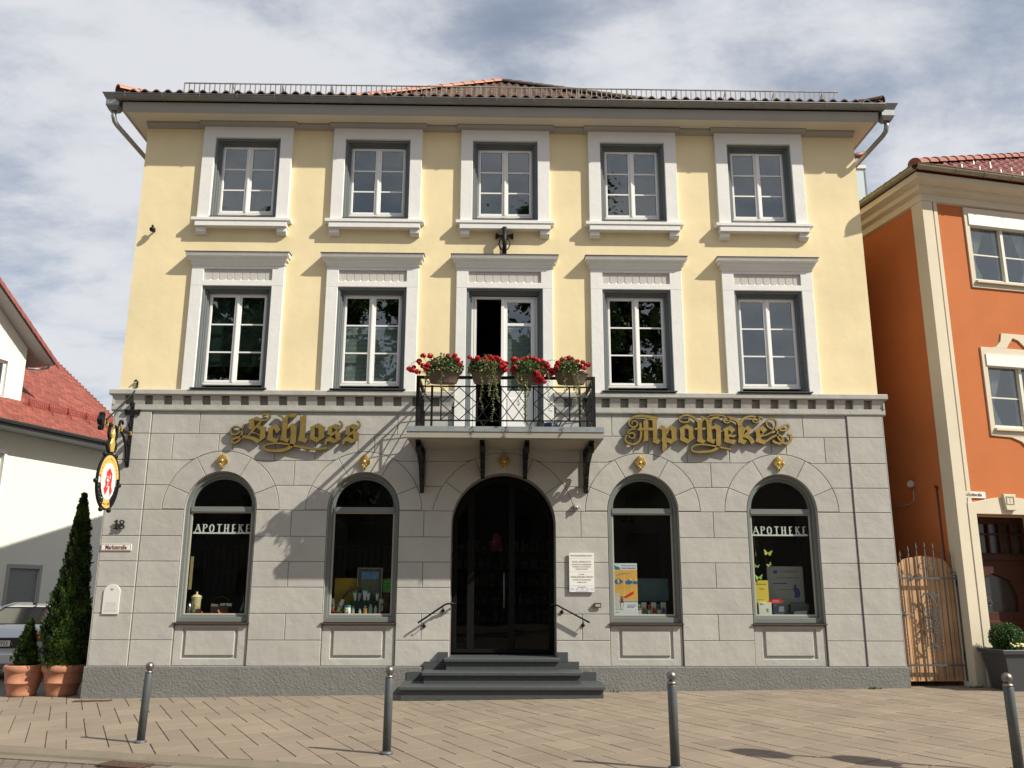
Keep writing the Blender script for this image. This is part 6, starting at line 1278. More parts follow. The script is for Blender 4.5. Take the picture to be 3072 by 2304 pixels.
# roof plane, beaver-tail tiles; pitch 39 deg, reference z 6.6 at 0.4 in front of the wall
tp_ = math.tan(R(38)); rz_ = lambda d: 6.47+(d+.78)*tp_
k = MB(); k.add([(-9, -.78, rz_(-.78)-.03), (5.5, -.78, rz_(-.78)-.03), (5.5, 5.5, rz_(5.5)-.03), (-9, 5.5, rz_(5.5)-.03), (-9, 5.5, rz_(5.5)-.2), (-9, -.78, rz_(-.78)-.12), (5.5, -.78, rz_(-.78)-.12), (5.5, 5.5, rz_(5.5)-.2)], [(0, 1, 2, 3), (4, 5, 6, 7), (0, 1, 6, 5), (1, 2, 7, 6)])
tw_, th_ = .18, .155; rnd = random.Random(9); nr = int(6.4/cos(R(38))/th_)
for j in range(nr):
    dd0 = -.80+j*th_*cos(R(38)); 
    for i in range(-6, 31):
        x0 = (i+(.5 if j % 2 else 0))*tw_
        if x0+.05 > 5.5: continue
        if x0 < .95 and dd0 > .36: continue
        z0 = rz_(dd0)+.030+rnd.uniform(-.002, .003); d1 = dd0+.19; z1 = rz_(d1)+.003
        P = [(x0+.003, .035), (x0+.03, .008), (x0+tw_/2, 0), (x0+tw_-.03, .008), (x0+tw_-.003, .035)]
        P = [(min(a, 5.5), b_) for a, b_ in P]; vs = [(a, dd0+b_, z0) for a, b_ in P]+[(min(5.5, x0+tw_-.003), d1, z1), (x0+.003, d1, z1)]+[(a, dd0+b_, z0-.016) for a, b_ in P]
        k.add(vs, [(0, 1, 2, 3, 4, 5, 6)]+[(7+q, 8+q, q+1, q) for q in range(4)])
wroof = wb(k, 'roof', redtile, fix=False)
k = MB()
for j in range(38):
    d0 = -.80+j*.165; k.box(5.44, 5.60, d0, d0+.17, rz_(d0)-.05, rz_(d0)+.055)
wb(k, 'verge_tiles', redtile, wroof)
k = MB(); halfgutter(k, (-9, -.86, 6.46), (5.5, -.86, 6.46), .08); k.box(-9, 5.4, -.78, -.74, 6.26, 6.44); wb(k, 'gutter', mat('dark_gutter', (.09, .10, .105), .45, metal=.4))
k = MB(); k.box(-9, 5.4, -.42, 0, 6.93-.35, 6.60) if False else k.box(-9, 5.4, -.74, 0, 6.28, 6.31); wb(k, 'soffit', mat('grey_soffit', (.30, .31, .31), .7))
# snow guard in red on the tiles
k = MB(); sg = mat('red_guard', (.26, .035, .02), .5); d_ = .22; zb = rz_(d_)
for z in (.06, .15, .24): k.box(1.0, 4.9, d_-.006, d_+.006, zb+z-.008, zb+z+.008)
x = 1.0
while x < 4.9: k.box(x-.006, x+.006, d_-.006, d_+.006, zb+.05, zb+.25); x += .085
for x in (1.15, 1.95, 2.75, 3.55, 4.35): k.box(x-.02, x+.02, d_-.02, d_+.02, zb, zb+.27); k.bar((x, d_, zb+.2), (x, d_-.22, rz_(d_-.22)+.02), .02)
wb(k, 'snow_guard', sg)
# gabled wing: wall set back .42
k = MB(); k.prism([(-5.6, 6.9), (1.0, 6.9), (1.0, 9.16), (-2.3, 11.83), (-5.6, 9.16)], .42, .62, [rect(-.9, .34, 7.42, 8.56)]); wing = wb(k, 'wing_wall', whitew)
k = MB(); k.box(.985, 1.0, .6201, 6, 6.9, 9.16); wb(k, 'wing_side', whitew, wing)
k = MB(); k.prism(rect(-1.0, .43, 7.36, 8.66), .395, .42, [rect(-.9, .34, 7.4205, 8.56)]); wb(k, 'window_surround', mat('white_surround', (.8, .8, .8), .6), wing)
k = MB(); k.prism(rect(-.9, .34, 7.42, 8.56), .50, .54, [rect(-.82, -.32, 7.5, 8.48), rect(-.24, .26, 7.5, 8.48)]); wb(k, 'window_frame', pvc, wing)
k = MB(); k.box(-.83, .27, .515, .52, 7.49, 8.49); wb(k, 'pane', glass, wing)
k = MB(); k.box(-1.4, .8, 1.4, 1.45, 7, 9); wb(k, 'room', interior, WH)
tg = math.tan(R(38.5)); 
def gz(x): return 11.83+.12-abs(x+2.3)*tg*1.0
k = MB(); k.add([(-2.3, -.12, gz(-2.3)), (1.62, -.12, gz(1.62)), (1.62, 6, gz(1.62)), (-2.3, 6, gz(-2.3)), (-2.3, -.12, gz(-2.3)-.16), (1.62, -.12, gz(1.62)-.14), (1.62, 6, gz(1.62)-.14), (-2.3, 6, gz(-2.3)-.16)], [(0, 1, 2, 3), (4, 5, 6, 7), (0, 1, 5, 4), (1, 2, 6, 5)])
k.add([(-2.3, -.12, gz(-2.3)), (-6.2, -.12, gz(-6.2)), (-6.2, 6, gz(-6.2)), (-2.3, 6, gz(-2.3))], [(0, 1, 2, 3)])
wr = wb(k, 'wing_roof', mat('grey_soffit', (.30, .31, .31), .7))
k = MB(); x = -2.3
while x < 1.6: k.box(x, x+.225, -.19, .0, gz(x)-.20, gz(x)-.20+.06) if False else k.add([(x, -.20, gz(x)+.045), (x+.24, -.20, gz(x+.24)+.025), (x+.24, -.02, gz(x+.24)+.025), (x, -.02, gz(x)+.045), (x, -.20, gz(x)-.10), (x+.24, -.20, gz(x+.24)-.12), (x+.24, -.17, gz(x+.24)-.12), (x, -.17, gz(x)-.10)], [(0, 1, 2, 3), (0, 1, 5, 4), (4, 5, 6, 7), (1, 2, 6, 5), (0, 3, 7, 4)]); x += .225
for j in range(26):
    x = -2.3
    while x < 1.6: y0 = -.02+j*.22; k.add([(x, y0, gz(x)+.02), (x+.2, y0, gz(x+.2)+.02), (x+.2, y0+.22, gz(x+.2)+.02), (x, y0+.22, gz(x)+.02)], [(0, 1, 2, 3)]); x += .225
wb(k, 'verge_tiles', mat('roof_tile_maroon', (.26, .075, .065), .7, var=.15), wr)
k = MB(); halfgutter(k, (1.66, 5, gz(1.62)-.03), (1.66, -.2, gz(1.62)-.03), .07); k.tube([(1.64, .1, gz(1.62)-.1), (1.60, .12, 8.62), (1.4, .3, 8.55), (1.06, .40, 8.50)], .04, 10); wb(k, 'wing_gutter', zinc, wr)
k = MB(); k.prism([(.99, 7.22), (.99, 7.42), (-5, 7.42), (-5, 7.22)], .40, .42); wb(k, 'flashing', mat('lead_flashing', (.22, .25, .27), .5, metal=.3), wing)
# ================================================================== CAR
T_ = thing('parked_car', 'silver saloon car parked in the alley behind the terracotta pots', 'car', (-9.72, 3.0, -.13), R(3))
silver = mat('silver_paint', (.60, .62, .65), .3, metal=.4, coat=.6); carglass = mat('car_glass', (.03, .04, .045), .06, spec=.9); blackp = mat('black_trim', (.015, .015, .016), .5)
k = MB()
def cs(y, w_, zb, zs, zt, tw2):   # half section (rounded) mirrored
    P = [(.0, zb), (w_*.8, zb), (w_*.97, zb+.08), (w_, (zb+zs)/2), (w_*.985, zs-.08), (w_*.95, zs), (tw2, zt), (0, zt+.01)]
    return [(-a, y, z) for a, z in P[::-1][:-1]]+[(a, y, z) for a, z in P][0:] if False else [(a, y, z) for a, z in P]+[(-a, y, z) for a, z in P[::-1][1:-1]]
st_ = [cs(-.02, .70, .30, .62, .70, .5), cs(.02, .80, .22, .80, .92, .62), cs(.12, .86, .2, .84, 1.0, .70), cs(.5, .89, .2, .88, 1.03, .74), cs(1.2, .90, .2, .92, 1.0, .78), cs(3.0, .90, .2, .90, .96, .78), cs(3.9, .88, .22, .84, .90, .7), cs(4.4, .78, .26, .70, .72, .55)]
n = len(st_[0]); vs = [v for s0 in st_ for v in s0]
k.add(vs, [(i*n+q, i*n+(q+1) % n, (i+1)*n+(q+1) % n, (i+1)*n+q) for i in range(len(st_)-1) for q in range(n)]+[tuple(range(n)), tuple(range((len(st_)-1)*n, len(st_)*n))], True)
body = k.build('body', silver, T_, local=True)
rf = [(.55, .72, 1.02, .60, 1.05), (1.25, .76, .99, .54, 1.36), (1.7, .78, .98, .55, 1.42), (2.5, .78, .96, .56, 1.41), (3.3, .76, .95, .5, 1.0)]
def green(scale, zz):
    k = MB(); vs = []
    for (y, w0, z0, w1, z1) in rf: vs += [(-w0*scale, y, z0-.05), (-w1*scale, y, z1*zz), (w1*scale, y, z1*zz), (w0*scale, y, z0-.05)]
    k.add(vs, [(4*i+q, 4*i+q+1, 4*i+5+q, 4*i+4+q) for i in range(4) for q in range(3)]+[(0, 1, 2, 3), (16, 17, 18, 19)]); return k
green(1.0, 1.0).build('windows', carglass, body, local=True)
k = MB()
for s_ in (-1, 1):
    edge = [Vector((s_*w1, y, z1)) for (y, w0, z0, w1, z1) in rf]; k.tube([Vector((s_*.68, .52, 1.02))]+[e_+Vector((0, 0, .005)) for e_ in edge[1:4]]+[Vector((s_*.74, 3.32, .97))], .028, 6)
    k.tube([(s_*.79, 1.95, .96), (s_*.57, 1.9, 1.41)], .025, 6); k.tube([(s_*.79, .9, .99), (s_*.56, 1.2, 1.35)], .04, 6)
k.add([(-.545, 1.22, 1.362), (.545, 1.22, 1.362), (.555, 1.7, 1.424), (.565, 2.5, 1.415), (.55, 2.75, 1.33), (-.55, 2.75, 1.33), (-.565, 2.5, 1.415), (-.555, 1.7, 1.424)], [(0, 1, 2, 7), (7, 2, 3, 6), (6, 3, 4, 5)], True); k.build('roof', silver, body, local=True)
k = MB(); k.prism([(-.03, 0), (.14, 0), (.08, .055), (-.0, .04)], -.012, .012, ax='x'); k.v = [Vector((v.x, v.y+1.35, v.z+1.40)) for v in k.v]; k.build('antenna', blackp, body, local=True)
k = MB(); k.prism([(-.36, .60), (.36, .60), (.46, .80), (-.36, .80)], -.018, .0, ch=.004); k.v = [v+Vector((0, -.02, 0)) for v in k.v]; k.build('plate_recess', blackp, body, local=True)
k = MB(); k.prism(rect(-.26, .26, .635, .745), -.030, -.019, ch=.002); k.v = [v+Vector((0, -.02, 0)) for v in k.v]; pl_ = k.build('licence_plate', signwhite, body, local=True)
text('WM 1933', .115, (.02, -.0525, .69), (1, 0, 0), (0, 0, 1), blackm, 'lettering', pl_, .002, sx=.85, local=True)
for s_ in (-1, 1):
    k = MB(); k.prism([(s_*.58, .74), (s_*.85, .74), (s_*.85, .88), (s_*.62, .88)], .0, .20, ch=.01); k.build('tail_light', mat('tail_lamp_red', (.35, .03, .01), .2), body, local=True)
    for y in (.85, 3.55):
        k = MB(); k.tube([(s_*.70, y, .31), (s_*.90, y, .31)], .31, 24); wh = k.build('wheel', mat('tyre_rubber', (.02, .02, .02), .8), T_, local=True)
        k = MB(); k.tube([(s_*.86, y, .31), (s_*.907, y, .31)], [.20, .17], 20); k.build('rim', mat('alloy', (.4, .4, .42), .35, metal=.9), wh, local=True)
k = MB(); k.prism([(-.06, .30), (-.06, .50), (.0, .53), (.10, .53), (.1, .28)], -.74, .74, ax='x', ch=0); k.build('bumper', silver, body, local=True, bevel=.02)
# ================================================================== THE OTHER SIDE OF THE STREET (seen in the panes only)
bark = mat('linden_bark', (.08, .06, .045), .9); lind = leafmat('linden_leaf', (.02, .045, .01), (.06, .10, .02), .3, .8)
def tree(x, y, h, rad, lab, seed, n):
    random.seed(seed); T_ = thing('linden_tree', lab, 'tree', (x, y, -.1), 0, 'trees across the street'); k = MB()
    k.tube([(0, 0, 0), (.1, .1, h*.25), (0, .1, h*.5), (0, 0, h*.85)], [.42, .34, .24, .05], 10)
    tips = []
    for _ in range(30):
        a = random.uniform(0, 6.28); z = h*random.uniform(.25, .75); r_ = rad*random.uniform(.55, .95)*sin(pi*min(.98, (z/h-.1)/.95+.1)); e_ = Vector((cos(a)*r_, sin(a)*r_, min(h*.97, z+h*random.uniform(.05, .25)))); m_ = Vector((cos(a)*r_*.5, sin(a)*r_*.5, z+h*.07)); k.tube([(0, 0, z), m_, e_], [.12, .07, .02], 6); tips += [m_, e_, (m_+e_)/2]
    k.build('trunk', bark, T_, local=True); k = MB()
    for _ in range(70):
        z = random.uniform(.28, .97); a = random.uniform(0, 6.28); r_ = rad*sqrt(random.random())*sqrt(max(.03, 1-((z-.58)/.44)**2)); tips.append(Vector((cos(a)*r_, sin(a)*r_, z*h)))
    for p in tips:
        s0 = random.uniform(.6, 1.3)
        for _ in range(n): d = Vector((random.gauss(0, 1), random.gauss(0, 1), random.gauss(0, .8))); k.leaf(p+d*s0*.55, random.uniform(.10, .20), -.2, asp=.9)
        for _ in range(int(n*.5)): d = Vector((random.gauss(0, 1), random.gauss(0, 1), random.gauss(0, .8))); k.leaf(p+d*s0*.32, random.uniform(.3, .5), -.2, asp=1.0)
    k.build('crown', lind, T_, local=True, fix=False)
tree(-8.5, -21, 17.5, 5.6, 'broad linden across the street, mirrored in the left upper panes', 41, 190)
tree(3.6, -23, 20.5, 4.6, 'tall linden across the street, mirrored in the middle upper panes', 42, 190)
T_ = thing('opposite_house', 'grey rendered house across the street, mirrored in the shop panes', 'building', (-1, -36, 0)); k = MB()
k.prism(rect(-27, 27, -.3, 11), .0, .35, [rect(-26+q*3.1, -24.8+q*3.1, z, z+1.6) for q in range(17) for z in (1.2, 4.4, 7.6)]); k.box(-27, 27, -8, -.1, -.3, 11); k.build('wall', mat('opposite_render', (.22, .21, .19), .9), T_, local=True)
k = MB(); k.prism([(.6, 10.95), (-4, 14.2), (-8.6, 10.95)], -27.4, 27.4, ax='x'); k.build('roof', redtile, T_, local=True)
# ================================================================== GOODS IN THE SHOP WINDOWS
FZ = 1.1905
def flat(name, lab, cat, x0, x1, z0, z1, y, m, group=None, th=.006):
    T_ = thing(name, lab, cat, ((x0+x1)/2, y, z0), 0, group); k = MB(); k.prism(rect((x0-x1)/2, (x1-x0)/2, 0, z1-z0), 0, th); k.build('sheet', m, T_, local=True); return T_
def lines(T_, spec, m, name='lettering', y=-.002):
    k = MB()
    for x0, x1, z, h in spec: k.box(x0, x1, y, y+.0015, z, z+h)
    return k.build(name, m, T_, local=True)
P_ = lambda n, c, r=.5, **k: mat(n, c, r, **k)
ink = P_('ink_black', (.04, .04, .05)); blue = P_('print_blue', (.02, .14, .42)); 
# -- leftmost window
T_ = thing('stoneware_jar', 'tall cream stoneware jar with domed lid in the leftmost shop window', 'jar', (-5.045, .36, FZ)); cr = P_('cream_glaze', (.70, .60, .36), .35)
k = MB(); k.lathe([(.062, 0), (.066, .01), (.078, .25), (.084, .26), (.084, .275)], n=24); k.build('body', cr, T_, local=True); k = MB(); k.lathe([(.09, .276), (.088, .29), (.06, .315), (.022, .33), (.012, .34), (.02, .352), (.014, .37), (1e-4, .375)], n=24); k.build('lid', cr, T_, local=True)
T_ = thing('metal_flask', 'polished metal flask at the left end of the leftmost shop window', 'flask', (-5.13, .29, FZ)); k = MB(); k.lathe([(.036, 0), (.037, .12), (.03, .15), (.016, .17), (.012, .19)], n=20); k.build('body', P_('chrome', (.6, .62, .62), .2, metal=1), T_, local=True); k = MB(); k.lathe([(.015, .19), (.015, .205), (.008, .21)], n=12); k.build('stopper', blackp, T_, local=True)
T_ = thing('coffee_mill', 'dark hand mill with crank beside the cream jar in the leftmost shop window', 'hand mill', (-4.97, .27, FZ)); dkw = P_('dark_wood', (.06, .035, .02), .5)
k = MB(); k.box(-.035, .035, -.035, .035, 0, .07); k.lathe([(.03, .07), (.035, .085), (.01, .1)], n=14); k.build('body', dkw, T_, local=True); k = MB(); k.tube([(0, 0, .1), (0, 0, .125), (-.08, 0, .125), (-.08, 0, .14)], .005, 6); k.ball((-.08, 0, .15), .014, 8); k.build('crank', dkw, T_, local=True)
T_ = thing('red_tin', 'tiny bright red tin beside the hand mill in the leftmost shop window', 'tin', (-4.90, .24, FZ)); k = MB(); k.lathe([(.018, 0), (.018, .045), (.012, .05)], n=14); k.build('body', P_('tin_red', (.6, .01, .01), .3), T_, local=True)
T_ = thing('leather_case', 'brown leather case with papers on top in the leftmost shop window', 'case', (-4.66, .40, FZ)); br_ = P_('brown_leather', (.14, .045, .022), .55, var=.3, vscale=12)
k = MB(); k.prism(rect(-.15, .15, 0, .13), 0, .18, ch=.01); k.build('body', br_, T_, local=True); k = MB(); k.tube([(-.17, .09, .1), (-.15, .09, .26), (0, .09, .30), (.12, .09, .24), (.14, .09, .1)], .006, 6); k.build('handle', dkw, T_, local=True)
k = MB(); k.prism([(-.15, .131), (-.02, .131), (-.03, .165), (-.14, .175)], .01, .012); k.prism([(.0, .14), (.09, .145), (.09, .185), (0, .18)], .02, .022); k.prism([(.10, .14), (.19, .13), (.2, .18), (.10, .185)], .03, .032); k.build('papers', P_('old_paper', (.55, .57, .5), .7), T_, local=True)
T_ = thing('wooden_pestle', 'small pale wooden pestle in front of the brown case', 'pestle', (-4.60, .25, FZ)); k = MB(); k.tube([(-.03, 0, .075), (-.01, 0, .02), (.03, 0, .012)], [.014, .012, .018], 8); k.build('body', P_('pale_wood', (.50, .28, .14), .6), T_, local=True)
T_ = thing('glass_carafe', 'dark green glass carafe at the right end of the leftmost shop window', 'carafe', (-4.26, .42, FZ)); k = MB(); k.lathe([(.06, 0), (.065, .08), (.03, .16), (.014, .2), (.013, .32), (.016, .33)], n=18); k.build('body', P_('green_glass', (.02, .035, .03), .1, spec=.8), T_, local=True)
T_ = flat('wall_drawing', 'narrow framed drawing hanging in the left reveal of the leftmost shop window', 'picture', -5.16, -5.11, 1.6, 2.15, .24, P_('old_print', (.35, .28, .16)))
# -- second window
T_ = flat('yellow_cloth', 'mustard yellow backdrop cloth in the shop window left of the entrance', 'cloth', -2.76, -1.72, FZ, 1.80, .62, P_('mustard_cloth', (.42, .29, .03), .9, var=.12, vscale=3))
T_ = thing('framed_photo', 'grey framed photograph of blue sky over meadow, in the window left of the entrance', 'picture', (-2.14, .52, 1.42)); k = MB(); k.prism(rect(-.215, .215, -.2, .555), -.012, .01, [rect(-.205, .205, -.19, .545)]); k.build('frame', P_('alu_frame', (.55, .55, .55), .3, metal=.7), T_, local=True)
k = MB(); k.box(-.206, .206, -.004, .004, -.19, .546); k.build('mount', P_('brown_mount', (.07, .06, .05), .6), T_, local=True)
k = MB(); k.box(-.145, .15, -.0065, -.0045, .36, .49); k.build('sky_print', P_('photo_sky', (.10, .22, .42), .4, var=.4, vscale=14), T_, local=True); k = MB(); k.box(-.145, .15, -.0065, -.0045, .12, .3598); k.box(-.02, -.01, -.007, -.0045, .30, .42); k.build('meadow_print', P_('photo_meadow', (.10, .11, .06), .5, var=.5, vscale=30), T_, local=True)
T_ = flat('green_notice', 'bright green notice sheet at the right of the yellow cloth', 'notice', -1.92, -1.72, 1.56, 1.77, .56, P_('neon_green', (.10, .42, .06), .7)); lines(T_, [(-.05, .07, .15, .012), (-.03, .02, .11, .01), (-.05, .08, .07, .012)], ink)
random.seed(21)
tubem = P_('tube_white', (.50, .54, .54), .4); teal = P_('teal_cap', (.06, .28, .26), .4)
DESC = ['tallest with teal end', 'leftmost, leaning left', 'dark patterned, second from left', 'slim, just right of the tallest', 'rightmost, slightly tilted']
for n_, (x, h, w_, ln) in enumerate(((-2.20, .17, .042, 0), (-2.36, .14, .032, -.12), (-2.30, .12, .030, .15), (-2.14, .13, .030, 0), (-1.99, .12, .030, .03))):
    T_ = thing('cream_tube', 'cream tube '+DESC[n_]+' on the window steps left of the entrance', 'tube', (x, .42, 1.43), 0, 'cream tubes in the window'); T_.rotation_euler = (0, ln, 0)
    k = MB(); vs = [(-w_*.45, -.015, 0), (w_*.45, -.015, 0), (w_*.45, .015, 0), (-w_*.45, .015, 0), (-w_, -.002, h), (w_, -.002, h), (w_, .002, h), (-w_, .002, h)]
    k.add(vs, [(0, 1, 5, 4), (1, 2, 6, 5), (2, 3, 7, 6), (3, 0, 4, 7), (0, 1, 2, 3), (4, 5, 6, 7)]); k.build('body', tubem if n_ != 2 else P_('tube_pattern', (.25, .26, .25), .5, var=.6, vscale=60), T_, local=True)
    k = MB(); k.box(-w_-.001, w_+.001, -.004, .004, h-.02, h+.002); k.lathe([(w_*.5, -.018), (w_*.5, 0)], n=12); k.build('cap', teal, T_, local=True)
T_ = thing('display_steps', 'dark green cloth covered display steps in the window left of the entrance', 'display stand', (-2.2, .45, FZ)); k = MB(); k.box(-.24, .30, -.05, .12, 0, .222); k.box(-.28, .34, -.14, -.0501, 0, .03); k.build('steps', P_('dark_green_cloth', (.01, .04, .03), .9), T_, local=True)
BT = [(-2.37, .14, .026, (.30, .36, .26), 'pale green bottle, leftmost of the front row'), (-2.255, .11, .022, (.42, .44, .44), 'slim grey bottle, second of the front row'), (-2.165, .15, .034, (.42, .22, .05), 'orange bottle in the middle of the front row'), (-2.075, .17, .032, (.25, .36, .28), 'rounded mint green bottle in the front row'), (-1.99, .15, .026, (.40, .44, .44), 'grey white-capped bottle, rightmost of the front row')]
for x, h, r_, c_, lab in BT:
    T_ = thing('lotion_bottle', lab+' in the window left of the entrance', 'bottle', (x, .28, FZ), 0, 'lotion bottles in the window'); k = MB(); k.lathe([(r_, 0), (r_*1.02, .01), (r_, h*.72), (r_*.5, h*.84), (r_*.4, h*.86)], n=16, sy=.7); k.build('body', P_('bottle_%d' % int(abs(x)*1000), c_, .4), T_, local=True)
    k = MB(); k.lathe([(r_*.5, h*.86), (r_*.48, h)], n=12); k.build('cap', P_('cap_white', (.5, .5, .47), .4), T_, local=True)
T_ = thing('white_tub', 'white tub with turquoise lid at the front of the window left of the entrance', 'tub', (-2.455, .24, FZ)); k = MB(); k.lathe([(.05, 0), (.052, .01), (.052, .125)], n=24); k.build('body', P_('tub_white', (.75, .77, .72), .4), T_, local=True); k = MB(); k.lathe([(.055, .1255), (.055, .15), (.05, .155)], n=24); k.build('lid', P_('turquoise', (.05, .35, .40), .4), T_, local=True)
k = MB(); k.prism([(0, .02), (.015, .02), (.018, .05), (.03, .06), (.02, .065), (.0, .045)], -.055, -.053); k.box(-.03, .03, -.0545, -.0525, .085, .09); k.build('emblem', ink, T_, local=True)
for x, ln, c_, lab in ((-2.72, -.08, (.45, .04, .03), 'red banded'), (-2.60, .38, (.10, .25, .06), 'green banded')):
    T_ = thing('spray_can', 'white spray can leaning at the left of the window, '+lab, 'spray can', (x-ln*.12, .30, FZ+.012), 0, 'spray cans in the window'); T_.rotation_euler = (0, ln, 0)
    k = MB(); k.lathe([(.034, 0), (.036, .01), (.038, .2), (.032, .215), (.032, .25), (.026, .26)], n=20); k.build('body', P_('can_white', (.55, .55, .60), .4), T_, local=True)
    k = MB(); k.lathe([(.0375, .02), (.0385, .09)], n=20); k.box(-.02, .02, -.041, -.037, .13, .15); k.build('band', P_('band_'+lab[:3], c_, .4), T_, local=True)
T_ = thing('wicker_basket', 'shallow brown wicker basket under the spray cans', 'basket', (-2.62, .32, FZ)); k = MB()
for q in range(5): k.tube([((.10+q*.012)*cos(a), (.07+q*.008)*sin(a), .006+q*.011) for a in [2*pi*i/20 for i in range(21)]], .006, 5)
k.build('weave', P_('wicker', (.25, .11, .05), .7), T_, local=True)
T_ = thing('tall_carton', 'tall pale carton standing right of the bottles in the window left of the entrance', 'box', (-1.905, .30, FZ)); k = MB(); k.prism(rect(-.035, .035, 0, .26), 0, .06, ch=.002); k.build('carton', P_('carton_grey', (.38, .35, .34), .6), T_, local=True); lines(T_, [(-.005, .008, .08, .12)], ink)
T_ = thing('plush_bear', 'dark brown plush bear sitting at the right end of the window left of the entrance', 'toy', (-1.80, .36, FZ)); k = MB(); k.ball((0, 0, .13), .09, 14, 1.3); k.ball((.01, -.02, .29), .062, 12); 
for s_ in (-1, 1): k.ball((.01+s_*.05, -.02, .34), .022, 8); k.ball((s_*.07, -.05, .04), .04, 8, .8); k.ball((s_*.085, -.03, .17), .035, 8, 1.4)
k.build('body', P_('brown_plush', (.035, .018, .012), .95), T_, local=True)
T_ = thing('driftwood', 'curved grey driftwood branch in front of the yellow cloth', 'branch', (-2.4, .5, 1.42)); k = MB(); k.tube([(-.2, 0, .02), (-.1, 0, .16), (.02, 0, .21), (.12, 0, .18), (.16, 0, .1)], [.012, .022, .02, .014, .006], 7); k.tube([(-.02, 0, .2), (-.09, 0, .23)], [.01, .003], 5); k.build('branch', P_('driftwood_grey', (.09, .075, .06), .9), T_, local=True)
# -- window right of the entrance
T_ = flat('promotion_poster', 'orange and white upright poster with weather clouds in the window right of the entrance', 'poster', 2.06, 2.475, FZ, 2.06, .27, P_('poster_white', (.70, .72, .80), .5))
k = MB(); k.box(-.207, .207, -.0012, .0, .24, .76); k.build('orange_field', P_('poster_orange', (.75, .42, .10), .5, var=.15, vscale=3), T_, local=True)
k = MB(); k.box(-.02, -.015, -.002, -.0012, .26, .76); k.build('fold_line', P_('fold_cream', (.8, .65, .4), .5), T_, local=True)
k = MB()
for cx, cz, s_ in ((-.12, .56, 1.0), (.06, .55, .85), (.17, .545, .6)):
    k.prism([(cx+s_*a, cz+s_*b_) for a, b_ in ((-.075, -.01), (-.06, .03), (-.03, .035), (-.01, .055), (.03, .05), (.045, .03), (.075, .02), (.075, -.015), (.04, -.03), (.02, -.045), (-.03, -.04), (-.05, -.03))], -.0028, -.0013)
k.box(-.207, .207, -.0028, -.0013, .222, .232); k.build('clouds', blue, T_, local=True)
k = MB(); k.prism([(-.13, .60), (-.10, .60), (-.115, .565), (-.095, .565), (-.13, .50), (-.12, .55), (-.14, .55)], -.0042, -.0029)
for cx, cz in ((.09, .60), (.185, .59)): k.prism([(cx+.03*cos(2*pi*i/14)*(1 if i % 2 else .55), cz+.03*sin(2*pi*i/14)*(1 if i % 2 else .55)) for i in range(14)], -.0042, -.0029)
k.build('sun_and_lightning', P_('print_yellow', (.75, .65, .10), .5), T_, local=True)
k = MB(); k.ribbon([(-.15, .665), (-.08, .69), (0, .70), (.1, .70)], [.012, .018, .014, .004], -.0028, -.0013); k.build('swash', P_('print_grey', (.25, .28, .24), .5), T_, local=True)
k = MB(); k.prism([(-.04, .30), (.0, .285), (.13, .35), (.15, .40), (.10, .385)], -.0042, -.0029); k.build('red_flash', redm, T_, local=True)
k = MB(); k.box(-.19, -.115, -.0042, -.0029, .10, .37); k.build('printed_carton', P_('print_pale', (.55, .57, .56), .5), T_, local=True)
k = MB(); k.box(-.095, -.035, -.0042, -.0029, .14, .23); k.box(-.085, -.045, -.0042, -.0029, .23, .27); k.build('printed_bottle', P_('amber', (.16, .05, .02), .4), T_, local=True); k = MB(); k.box(-.09, -.04, -.0055, -.0043, .10, .21); k.build('printed_label', P_('print_label', (.6, .6, .6), .5), T_, local=True); k = MB(); k.box(-.08, -.05, -.0055, -.0043, .27, .32); k.build('printed_cap', blue, T_, local=True)
text('Gute Aussichten', .045, (.065, -.0022, .79), (1, 0, 0), (0, 0, 1), blue, 'headline', T_, .0008, sx=.8, local=True)
lines(T_, [(-.06, .2, .825, .008), (.02, .18, .17, .007), (.02, .17, .15, .007), (.02, .14, .13, .007), (-.2, -.11, .05, .006)], P_('print_ink', (.08, .1, .2)), y=-.0015)
k = MB(); k.prism([(-.19, .78), (-.14, .76), (-.08, .77), (-.09, .80), (-.15, .82), (-.18, .84)], -.0025, -.001); k.build('logo', P_('logo_teal', (.03, .22, .30), .5), T_, local=True)
T_ = flat('blue_cloth', 'slate blue backdrop cloth in the window right of the entrance', 'cloth', 2.44, 3.07, 1.42, 1.81, .60, P_('slate_cloth', (.10, .16, .19), .9, var=.12, vscale=4))
